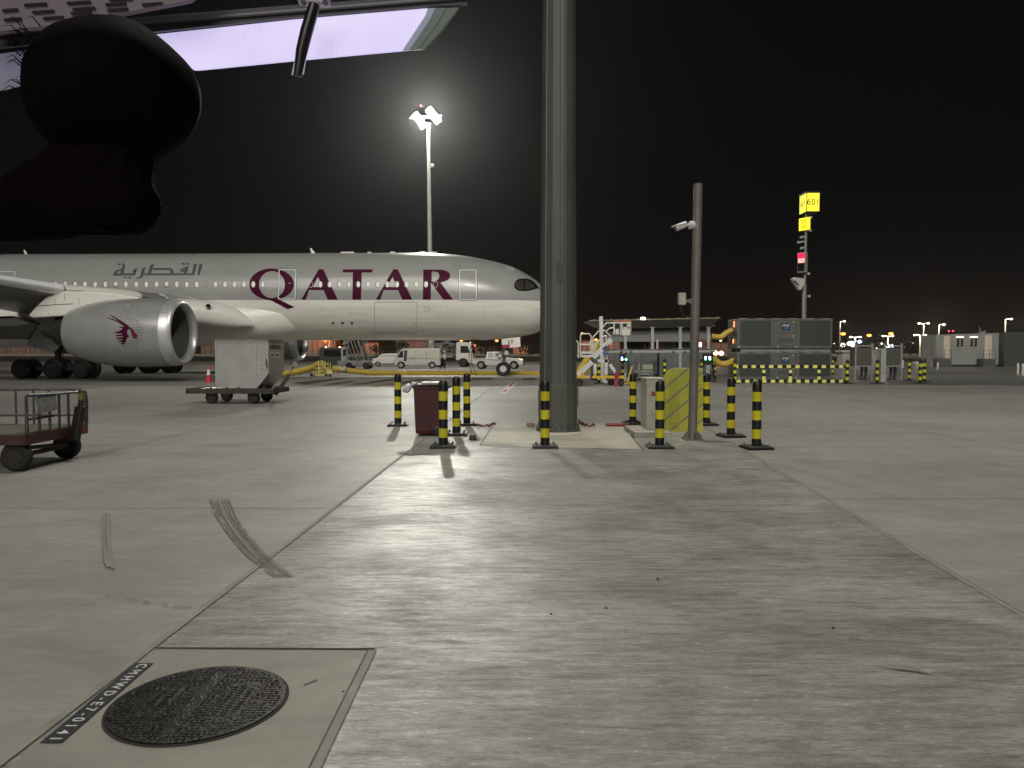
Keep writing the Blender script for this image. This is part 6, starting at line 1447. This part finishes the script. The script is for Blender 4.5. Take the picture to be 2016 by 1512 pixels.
b = MB(); R4 = Matrix.Rotation(radians(-50), 3, 'Z'); c3 = N_(1580, 517, -.1); b.box(c3, (.55, .30, 1.28), R4); b.build('signal_housing', gm, t, world=True, bevel=.02)
nf = R4 @ Vector((0, -.155, 0))
b = MB(); b.box(c3 + nf + Vector((0, 0, -.30)), (.48, .02, .52), R4); b.build('dark_screen', BLK, t, world=True)
rgt = R4 @ Vector((1, 0, 0))
b = MB(); b.box(c3 + nf + Vector((0, 0, .42)), (.48, .02, .30), R4); b.build('red_display', lampmat('display_red', (1, .02, .10), 1.2), t, world=True)
b = MB(); b.box(c3 + nf + Vector((0, 0, .11)), (.42, .02, .26), R4); b.build('pale_display', lampmat('display_pale', (1, .55, .5), .9), t, world=True)
for s_, z_, m_ in (('STOP', .42, pm('display_dark', (.1, .0, .01), .5)), ('STN', .11, lampmat('display_letter_red', (1, .05, .08), 1.2))):
    text('display_lettering', s_, .22, Matrix.Translation(-wloc(t)) @ facing(c3 + nf * 1.08 + Vector((0, 0, z_)), rgt), m_, t, depth=.002, sx=.75)
hd = pm('housing_pale', (.42, .42, .38), .5, var=.08)
b = MB(); b.prism([N_(1559.5, 549, -.2), N_(1564, 545.5, -.2), N_(1585, 548.5, -.2), N_(1583.5, 561, -.2), N_(1577, 571, -.2), N_(1573, 571, -.2)], (0, .4, 0)); b.build('guidance_unit', hd, t, world=True, bevel=.03)
b = MB(); b.prism([N_(1562.5, 553, -.22), N_(1566, 552, -.22), N_(1573.5, 561, -.22), N_(1571.5, 563, -.22)], (0, .02, 0)); b.build('guidance_window', BLK, t, world=True)

# ================================================================== distant lamps
polep = pm('lamp_pole', (.42, .38, .30), .6, var=.1)
def street_lamp(px, py, Y, lab, col, double=False, pole=True, r=.22, pw=160, grp='distant street lamps'):
    p = at(px, py, Y); base = Vector((p.x, Y, 0)); t = thing('street_lamp', lab, 'street lamp', base, 0, grp); h = p.z
    if pole:
        b = MB(); b.lathe([(0, .16), (h, .10)], n=8); b.build('pole', polep, t, smooth=True)
        b = MB(); sides = (-1, 1) if double else (1,)
        for s_ in sides: b.bar((0, 0, h - .05), (s_ * 1.0, 0, h + .12), .1)
        b.build('arm', polep, t)
    else:
        sides = (0,); b = MB(); b.lathe([(0, .1), (h, .06)], n=6); b.build('pole', DARK, t)
    gm_ = lampmat('street_glow_%d' % int(col[2] * 1000), col, 3.2 if col[2] < .3 else 6)
    for s_ in sides:
        b = MB(); b.lathe([(-.7 * r, .05), (-.4 * r, r), (.3 * r, r), (.6 * r, .05)], c=(s_ * 1.05, 0, h + .05), n=10); b.build('lamp_head', gm_, t)
    if pw: light('POINT', 'street_light', (p.x + (.9 if not double else 0), Y - .9, h - .35), pw, col, .15)
WC = (1, .93, .72); OC = (1, .34, .07)
street_lamp(1654, 633, 190, 'tall white street lamp just right of the cooling units', WC, pw=900)
street_lamp(1660, 657.5, 170, 'orange glowing lamp just right of the cooling units, below a taller lamp', OC, pole=False, r=.5, pw=0)
street_lamp(1684, 664, 160, 'double headed street lamp directly behind the brown panel', WC, double=True, pw=700)
street_lamp(1711, 660.5, 200, 'orange lamp between the two framed panels', OC, pole=False, r=.55, pw=0)
street_lamp(1754, 657, 180, 'orange lamp glowing above the grey green panel', OC, pole=False, r=.5, pw=0)
street_lamp(1748, 661.8, 165, 'double headed street lamp directly behind the grey green panel', WC, double=True, pw=700)
street_lamp(1818.5, 637, 170, 'tall double headed street lamp left of the white cabin', WC, double=True, pw=900)
street_lamp(1811.5, 660, 150, 'short double headed street lamp left of the white cabin', WC, double=True, pw=700)
street_lamp(1848.5, 639, 160, 'single street lamp rising over the left end of the white cabin', WC, pw=900)
street_lamp(1979, 628.5, 140, 'single street lamp rising over the right end of the white cabin', WC, pw=1200)
street_lamp(1789.5, 674.8, 220, 'small lone street lamp right of the grey green panel', WC, pw=300)
for (px, py, c_, r_, lab) in ((908, 671, OC, .45, 'orange lamp seen below the fuselage above the lorry cab'), (927, 674.5, OC, .35, 'orange lamp low below the fuselage left of the red cable'), (978, 671, OC, .5, 'orange lamp below the fuselage left of the nose gear door'), (1146, 656.5, OC, .4, 'orange lamp above the railing right of the mast'), (1187.5, 657.5, WC, .3, 'white lamp seen through the stairs railing'), (1194, 655.5, OC, .4, 'orange lamp beside the white one at the stairs top flight'), (1173.5, 669, OC, .5, 'orange lamp seen through the middle of the stairs'), (641, 672.5, OC, .3, 'small orange lamp below the fuselage behind the tractor'), (36, 680.5, WC, .4, 'white lamp seen under the airliner wing at left'), (19, 681.5, WC, .25, 'faint lamp under the wing at the left edge'), (1419, 671, WC, .3, 'white lamp seen between the two yellow hoses')):
    street_lamp(px, py, 230, lab, c_, pole=False, r=r_, pw=0, grp='far lamps seen past the airliner')
# bright clusters of lights
def glint(px, py, Y, col, r, lab):
    p = at(px, py, Y); b = MB(); b.lathe([(-r, .05), (-r * .4, r), (r * .4, r), (r, .05)], c=p, n=10)
    t = thing('yard_lamp', lab, 'lamp', (p.x, Y, 0), 0, 'far yard lamps'); b.build('lamp_head', lampmat('glint_%d' % int(col[0] * 10 + col[2] * 1000), col, 4), t, world=True)
    b = MB(); b.lathe([(0, .08), (p.z, .06)], n=6); b.build('pole', DARK, t)
for (px, py, c_, r_, lab) in ((1659.5, 679.5, WC, .6, 'white yard lamp low beside the cooling units'), (1672, 676.5, WC, .55, 'left of the bright yard lamps left of the brown panel'), (1677, 676, (1, 1, 1), .6, 'middle of the bright yard lamps left of the brown panel'), (1679, 680, WC, .45, 'lower of the bright yard lamps left of the brown panel'), (1692.5, 673, (.35, .45, 1), .5, 'bluish yard lamp above the brown panel'), (1749, 681.8, (1, .95, .9), .55, 'bright yard lamp on top of the grey green panel'), (1756, 681.2, (.8, .85, 1), .4, 'small yard lamp beside the bright one above the grey green panel'), (1725.5, 686.5, WC, .25, 'tiny yard lamp above the right end of the pale wall'), (1735.8, 676.5, WC, .22, 'tiny yard lamp between the framed panels'), (1642, 677, WC, .2, 'faint yard lamp at the corner of the cooling units'), (1868, 652, (1, .05, .1), .2, 'left of two tiny red lamps above the cabin'), (1876.5, 651.8, (1, .05, .1), .2, 'right of two tiny red lamps above the cabin'), (1409, 695, (1, .55, .35), .3, 'left of a pair of pinkish lamps between the yellow hoses'), (1420, 695.5, (1, .55, .35), .3, 'right of a pair of pinkish lamps between the yellow hoses')):
    glint(px, py, 200 if py < 690 else 95, c_, r_, lab)

# ================================================================== far background
bank = pm('verge_bank', (.030, .026, .018), .95, var=.45, scale=.4, bump=.4, bscale=2)
b = MB(); N = 120; r0 = []
for i in range(N + 1):
    x_ = -200 + 460 * i / N; h = .55 + .12 * sin(i * 1.3) + .08 * random.random(); r0.append((b.V((x_, 127, 0)), b.V((x_, 130, h)), b.V((x_, 190, h * .8)), b.V((x_, 260, 0))))
for i in range(N):
    for j in range(3): b.face((r0[i][j], r0[i + 1][j], r0[i + 1][j + 1], r0[i][j + 1]))
struct(b.build('grass_verge', bank, None, smooth=True))
p = pm('low_wall_pale', (.22, .19, .13), .7, var=.15, scale=.5)
b = MB(); b.box((30, 200, .75), (460, .3, .7)); b.build('wall_line', p) ; o_ = bpy.data.objects['wall_line']; o_.name = 'boundary_wall'; tag(o_, 'long low pale boundary wall beyond the dark verge', 'wall')
# chain-link fence
t = thing('boundary_fence', 'long dark chain link fence on posts beyond the boundary wall', 'fence', (30, 203, 0))
b = MB()
for i in range(90): b.bar((-230 + i * 5, 0, .3), (-230 + i * 5, 0, 3.1), .12)
b.build('fence_posts', pm('fence_post', (.10, .08, .05), .7), t)
b = MB()
for i in range(460): b.bar((-230 + i, 0, .5), (-229 + i, 0, 2.9), .035); b.bar((-230 + i, 0, 2.9), (-229 + i, 0, .5), .035)
for z_ in (.5, 1.7, 2.95): b.bar((-230, 0, z_), (230, 0, z_), .05)
b.build('mesh', pm('fence_mesh', (.09, .07, .045), .7), t)
# warehouses lit orange by yard lamps
whm = [pm('shed_cladding', (.30, .22, .16), .7, var=.15, scale=.3, bump=.1, bscale=1), pm('shed_cladding_dark', (.16, .13, .11), .7, var=.2, scale=.3)]
for i, (px0, px1, yt, Y, k, lab) in enumerate(((600, 660, 668, 245, 0, 'orange lit ribbed shed seen under the fuselage near the cage'), (712, 745, 676, 250, 0, 'orange lit low shed right of the passenger stairs'), (780, 850, 672, 245, 1, 'orange lit dark shed above the cream van'), (930, 975, 684, 260, 1, 'low dark shed behind the lorry and pickup'), (1010, 1040, 682, 255, 0, 'orange lit small shed behind the nose wheel'), (1140, 1235, 672, 250, 0, 'reddish lit shed seen through the mobile stairs'), (1400, 1440, 676, 240, 1, 'dark red lit shed between the gantry and cooling units'), (-40, 120, 683, 260, 1, 'long dark red shed under the wing at the left edge'), (395, 430, 670, 260, 1, 'dark shed between the near engine and the container'), (1700, 1735, 676, 240, 1, 'dark blue shed roof behind the framed panels'))):
    a, c = at(px0, yt, Y), at(px1, yt, Y); t = thing('storage_shed', lab, 'shed', ((a.x + c.x) / 2, Y, 0), 0, 'far sheds beyond the fence')
    w_, h_ = c.x - a.x, a.z; b = MB(); b.box((0, 4, h_ / 2), (w_, 8, h_)); b.build('wall', whm[k], t)
    b = MB(); b.prism([(-w_ / 2 - .3, -.3, h_), (w_ / 2 + .3, -.3, h_), (w_ / 2 + .3, -.3, h_ + .2), (-w_ / 2 - .3, -.3, h_ + .2)], (0, 8.6, 0)); b.build('roof', whm[1], t)
    b = MB(); n_ = max(2, int(w_ / 1.6))
    for j in range(n_): b.box((-w_ / 2 + (j + .5) * w_ / n_, -.12, h_ / 2), (.5, .2, h_ - .2))
    b.build('ribs', whm[1], t)
    oc_ = (1, .24, .05)
    if px0 == 1700: continue
    light('POINT', 'yard_light', ((a.x + c.x) / 2 + random.uniform(-.2, .2) * w_, Y - 5, h_ * .9 + 2.2), 1500 if k == 0 else 600, oc_, .4)
for (px, py0_, py1_) in ((646, 670, 687), (652, 680, 688), (1445, 640, 655)):
    pass
t = thing('bent_pipe', 'glowing orange lit pipe bend beyond the fence under the fuselage', 'pipe', (at(648, 680, 215).x, 215, 0))
b = MB(); b.tube([at(634, 670.5, 215), at(645, 670, 215), at(649.5, 671, 215), at(648.5, 678, 215), at(646, 687, 215)], .28, 10); b.build('pipe', pm('pipe_bright', (.6, .4, .25), .5), t, world=True, smooth=True)
b = MB(); b.cyl(at(646, 687, 215), Vector((at(646, 687, 215).x, 215, 0)), .28, .28, 8); b.build('pipe_leg', whm[1], t, world=True)
p = at(641, 678, 211); light('POINT', 'yard_light', p, 900, (1, .4, .15), .3)
# bushes / trees line on the far verge
leaf = pm('dark_foliage', (.022, .03, .014), .9, var=.4, scale=1.5)
barkm = pm('bark', (.05, .04, .03), .9)
def bush(px, Y, h, w, lab, n=220):
    p = at(px, 700, Y); t = thing('tree', lab, 'tree', (p.x, Y, 0), 0, 'dark trees on the far verge')
    b = MB(); b.tube([(0, 0, 0), (.05, 0, h * .35), (-.05, .05, h * .6)], [.14, .1, .05], 7)
    for k in range(4): a_ = k * 1.6; b.tube([(0, 0, h * .35), (cos(a_) * w * .25, sin(a_) * w * .25, h * .65)], [.06, .03], 5)
    b.build('trunk', barkm, t)
    b = MB()
    cl = [(random.uniform(-.35, .35) * w, random.uniform(-.3, .3) * w, h * random.uniform(.5, .85), random.uniform(.18, .3) * w) for _ in range(7)]
    for _ in range(n):
        c = random.choice(cl); d = Vector((random.gauss(0, 1), random.gauss(0, 1), random.gauss(0, .8))).normalized() * c[3] * random.uniform(.4, 1.1); c0_ = Vector(c[:3]) + d
        u = Vector((random.gauss(0, 1), random.gauss(0, 1), random.gauss(0, 1))).normalized(); v = u.orthogonal().normalized(); s_ = w * .05
        b.face([b.V(c0_ + u * s_), b.V(c0_ + v * s_ * .7), b.V(c0_ - u * s_), b.V(c0_ - v * s_ * .7)])
    b.build('crown', leaf, t)
for (px, Y, h, w, lab) in ((1790, 190, 4.2, 6, 'dark bushy tree left of the white cabin, behind the lone lamp'), (1806, 185, 4.6, 7, 'dark wide tree behind the short double lamp'), (1829, 180, 6.5, 5, 'taller dark tree at the left end of the white cabin'), (1650, 185, 3.6, 6, 'dark tree at the right end of the cooling units'), (1700, 200, 4.6, 7, 'dark tree behind the pale wall and brown panel'), (1730, 200, 4.4, 6, 'dark tree between the framed panels'), (742, 195, 4, 4, 'dark tree under the fuselage right of the passenger stairs'), (790, 195, 4.4, 5, 'dark tree under the fuselage above the van roof'), (1040, 190, 3.4, 6, 'dark tree behind the nose wheel left of the mast'), (955, 190, 3.2, 6, 'dark tree behind the pickup truck')):
    bush(px, Y, h, w, lab)

# ================================================================== bus window reflections built as solid shapes: ceiling strip, rail, panel, figure
RY = 2.2
def T_(px, py, Y=RY): return at(px, py, Y)
t = thing('reflected_ceiling_light', 'long lavender white window reflection of a ceiling light strip, built as a glowing solid at the top left', 'ceiling light reflection', T_(420, 100))  # mirror image of the bus light, its glow put into the surface
dif = bpy.data.materials.new('reflected_diffuser_glow'); dif.use_nodes = True
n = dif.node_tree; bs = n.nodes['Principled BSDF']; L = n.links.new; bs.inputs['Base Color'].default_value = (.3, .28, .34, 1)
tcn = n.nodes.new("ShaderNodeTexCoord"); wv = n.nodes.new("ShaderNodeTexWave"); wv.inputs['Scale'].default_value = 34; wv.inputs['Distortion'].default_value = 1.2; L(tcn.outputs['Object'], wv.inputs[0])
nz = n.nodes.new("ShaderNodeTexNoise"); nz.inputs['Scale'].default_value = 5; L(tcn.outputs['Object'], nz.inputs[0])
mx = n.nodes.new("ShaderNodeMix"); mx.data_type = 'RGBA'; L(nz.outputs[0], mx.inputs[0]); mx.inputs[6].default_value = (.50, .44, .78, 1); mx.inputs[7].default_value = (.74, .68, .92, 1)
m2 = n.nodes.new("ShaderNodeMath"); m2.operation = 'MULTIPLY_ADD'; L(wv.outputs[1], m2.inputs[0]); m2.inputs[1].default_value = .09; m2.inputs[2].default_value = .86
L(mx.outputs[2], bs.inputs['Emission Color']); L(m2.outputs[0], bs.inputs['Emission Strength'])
dim = pm('reflected_strip_dim', (.05, .055, .05), .5, emis=(.10, .13, .11), es=.30, var=.1); dim2 = pm('reflected_strip_far', (.08, .08, .1), .5, emis=(.16, .15, .22), es=.55, var=.2, scale=8)
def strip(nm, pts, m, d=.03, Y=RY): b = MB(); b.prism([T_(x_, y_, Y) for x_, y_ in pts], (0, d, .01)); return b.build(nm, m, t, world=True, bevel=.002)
strip('reflected_diffuser', [(292, 69), (580, 38), (842, 16), (838, 30), (792, 100), (585, 119), (382, 139), (340, 100)], dif)
dA = pm('reflected_fade_a', (.08, .08, .09), .5, emis=(.36, .40, .52), es=.42, var=.1); dB = pm('reflected_fade_b', (.05, .055, .05), .5, emis=(.14, .18, .17), es=.28, var=.1)  # fading end of the reflected strip painted as slices of falling glow
strip('reflected_strip_dim', [(842, 16), (858, 15.6), (846, 40), (806, 99), (792, 100), (838, 30)], dA)
strip('reflected_strip_dim', [(858, 15.6), (880, 15), (858, 52), (822, 98), (806, 99), (846, 40)], dB)
strip('reflected_strip_dim', [(880, 15), (905, 14), (870, 60), (836, 97), (822, 98), (858, 52)], dim)
strip('reflected_strip_dim', [(-60, 112), (0, 106), (95, 92), (100, 150), (0, 177), (-60, 184)], dim2)
b = MB(); b.prism([T_(-60, 60), T_(140, 44), T_(600, 8), T_(920, -14), T_(920, 10), T_(840, 12), T_(580, 34), T_(290, 64), T_(-60, 100)], (0, .02, .005)); b.build('housing', pm('housing_dark', (.018, .015, .018), .5, var=.3), t, world=True)
b = MB(); b.bar(T_(-60, 72, RY - .01), T_(930, -8, RY - .01), .004, .006); b.build('trim_line', pm('trim_grey', (.10, .09, .10), .4), t, world=True)
t = thing('reflected_ceiling_panel', 'dim purple grey window reflection of a slotted ceiling panel, built as a sheet at the top left corner', 'ceiling panel reflection', T_(150, 20, 2.1))
b = MB(); b.prism([T_(-60, -40, 2.1), T_(420, -40, 2.1), T_(372, 0, 2.1), T_(140, 45, 2.1), T_(-60, 68, 2.1)], (0, .02, .0)); b.build('sheet', pm('reflected_ceiling_sheet', (.13, .105, .115), .6, var=.12, scale=6, emis=(.1, .075, .085), es=.22), t, world=True)  # reflected panel, its dim glow put into the material
for (px, py, ln) in ((70, 9, 44), (155, 5, 46), (238, -2, 46), (85, 23, 42), (165, 17, 44), (232, 19, 40), (105, 35, 40), (160, 25, 40), (300, 8, 40), (228, 8, 40), (20, 20, 30), (25, 38, 34)):
    b = MB(); b.bar(T_(px - ln / 2, py + 1.5, 2.095), T_(px + ln / 2, py - 1.5, 2.095), .007, .004, up=(0, 1, 0)); b.build('slot', pm('slot_black', (.006, .005, .006), .8), t, world=True)
t = thing('reflected_rod', 'dark window reflection of a bent rod, built as a solid across the reflected ceiling light', 'rod', T_(600, 60, 2.1))  # reflected rod modelled in mid-air, nothing hangs there outside
b = MB(); b.tube([T_(622, -6, 2.1), T_(616, 20, 2.1), T_(604, 60, 2.1), T_(594, 100, 2.1), T_(586, 150, 2.1)], [.014, .016, .017, .016, .012], 12); b.build('rod', pm('rod_dark', (.012, .011, .012), .35), t, world=True, smooth=True)
b = MB(); b.tube([T_(611, 64, 2.1), T_(604, 100, 2.1), T_(597, 146, 2.1)], .0022, 6); b.tube([T_(592, 66, 2.1), T_(584, 105, 2.1), T_(575, 148, 2.1)], .0018, 6); b.build('edge_reflection', pm('rod_edge', (.5, .45, .55), .2, .5, emis=(.6, .5, .75), es=.35), t, world=True, smooth=True)  # edge highlights added as thin glowing tubes
b = MB(); b.box(T_(619, 2, 2.1), (.085, .03, .022), Matrix.Rotation(.08, 3, 'Y')); b.build('bracket', pm('bracket_mauve', (.25, .2, .24), .4, emis=(.3, .25, .3), es=.2), t, world=True, bevel=.005)
for px in (598, 641): b = MB(); b.lathe([(-.008, .007), (.0, .007)], c=T_(px, 6, 2.08), ax=(0, 1, 0), n=12); b.build('screw', DARK, t, world=True)
# the dark figure: a passenger's window reflection modelled as a bust
PYY = 1.20
pc = at(215, 185, PYY)
t = thing('person', 'dark window reflection of a person with thick black hair, built as a bust against the reflected ceiling light', 'person', (pc.x, PYY, pc.z - .28), pi)
hair = pm('hair_black', (.0035, .003, .003), .75, var=.3, scale=60, stretch=(1, 1, .1)); cloth = pm('shirt_dark', (.005, .003, .003), .9, var=.2)
for q_ in (hair, cloth): q_.node_tree.nodes['Principled BSDF'].inputs['Specular IOR Level'].default_value = .03
me = bpy.data.meshes.new('body'); J = [(.05, 0, .095), (.04, 0, .12), (.01, .0, .16), (0, -.01, .22), (0, -.015, .30), (0, -.01, .34), (-.045, 0, .10), (.15, 0, .10), (-.065, .0, .09), (.22, .0, .09)]
me.from_pydata(J, [(0, 1), (1, 2), (2, 3), (3, 4), (4, 5), (1, 6), (1, 7), (6, 8), (7, 9)], [])
o = bpy.data.objects.new('body', me); COL.objects.link(o); o.parent = t; me.materials.append(cloth); o.modifiers.new('skin', 'SKIN')
for i, r_ in enumerate((.05, .06, .075, .08, .08, .06, .05, .052, .04, .045)): v = me.skin_vertices[0].data[i]; v.radius = (r_, r_); v.use_root = (i == 0)
s_ = o.modifiers.new('sub', 'SUBSURF'); s_.levels = 2; s_.render_levels = 2
b = MB(); rows = []
NU, NV = 36, 20
for i in range(NV + 1):
    th = pi * i / NV; row = []
    for j in range(NU):
        ph = 2 * pi * j / NU; k = 1 + .05 * sin(3 * ph + 2 * th) * sin(th) + random.uniform(-.012, .012)
        rx = .126 * (1 + .10 * (cos(ph) < 0) * sin(th) * max(0, cos(th) + .3)); row.append(b.V((rx * sin(th) * cos(ph) * k, .115 * sin(th) * sin(ph) * k, .28 + .112 * cos(th) * k)))
    rows.append(row)
for i in range(NV):
    for j in range(NU): b.face((rows[i][j], rows[i][(j + 1) % NU], rows[i + 1][(j + 1) % NU], rows[i + 1][j]))
hr = b.build('hair', hair, t, smooth=True, angle=180)
b = MB()
for k in range(80):
    a_ = radians(random.uniform(-20, 50)); z0_ = .28 + .10 * random.uniform(-.1, .95); s0 = Vector((cos(a_) * .12, random.uniform(-.05, .03), z0_)); d = Vector((random.uniform(.015, .035), 0, random.uniform(-.012, .02)))
    b.tube([s0, s0 + d * .6 + Vector((0, 0, .008)), s0 + d], [.0011, .0008, .0003], 4)
b.build('hair_strands', hair, hr)
b = MB(); b.box((0, -.112, .235), (.02, .03, .035), taper=.6); b.box((-.03, -.105, .262), (.022, .01, .01)); b.box((.03, -.105, .262), (.022, .01, .01)); b.box((0, -.105, .20), (.045, .012, .01))
bpy.data.objects.remove(bpy.data.objects.get('zz')) if bpy.data.objects.get('zz') else None
b.build('face', pm('skin_shade', (.03, .017, .014), .7), t, bevel=.004)

# ================================================================== haze
def haze(dens):
    b = MB(); b.box((0, 430, 59), (1420, 1000, 122)); m = bpy.data.materials.new('night_haze'); m.use_nodes = True; n = m.node_tree; n.nodes.clear()
    o_ = n.nodes.new("ShaderNodeOutputMaterial"); v = n.nodes.new("ShaderNodeVolumePrincipled"); v.inputs['Color'].default_value = (.9, .92, .95, 1); v.inputs['Density'].default_value = dens; v.inputs['Anisotropy'].default_value = .86
    n.links.new(v.outputs[0], o_.inputs['Volume']); o = b.build('haze', m, None); o['kind'] = 'stuff'; return o
haze(.00018)
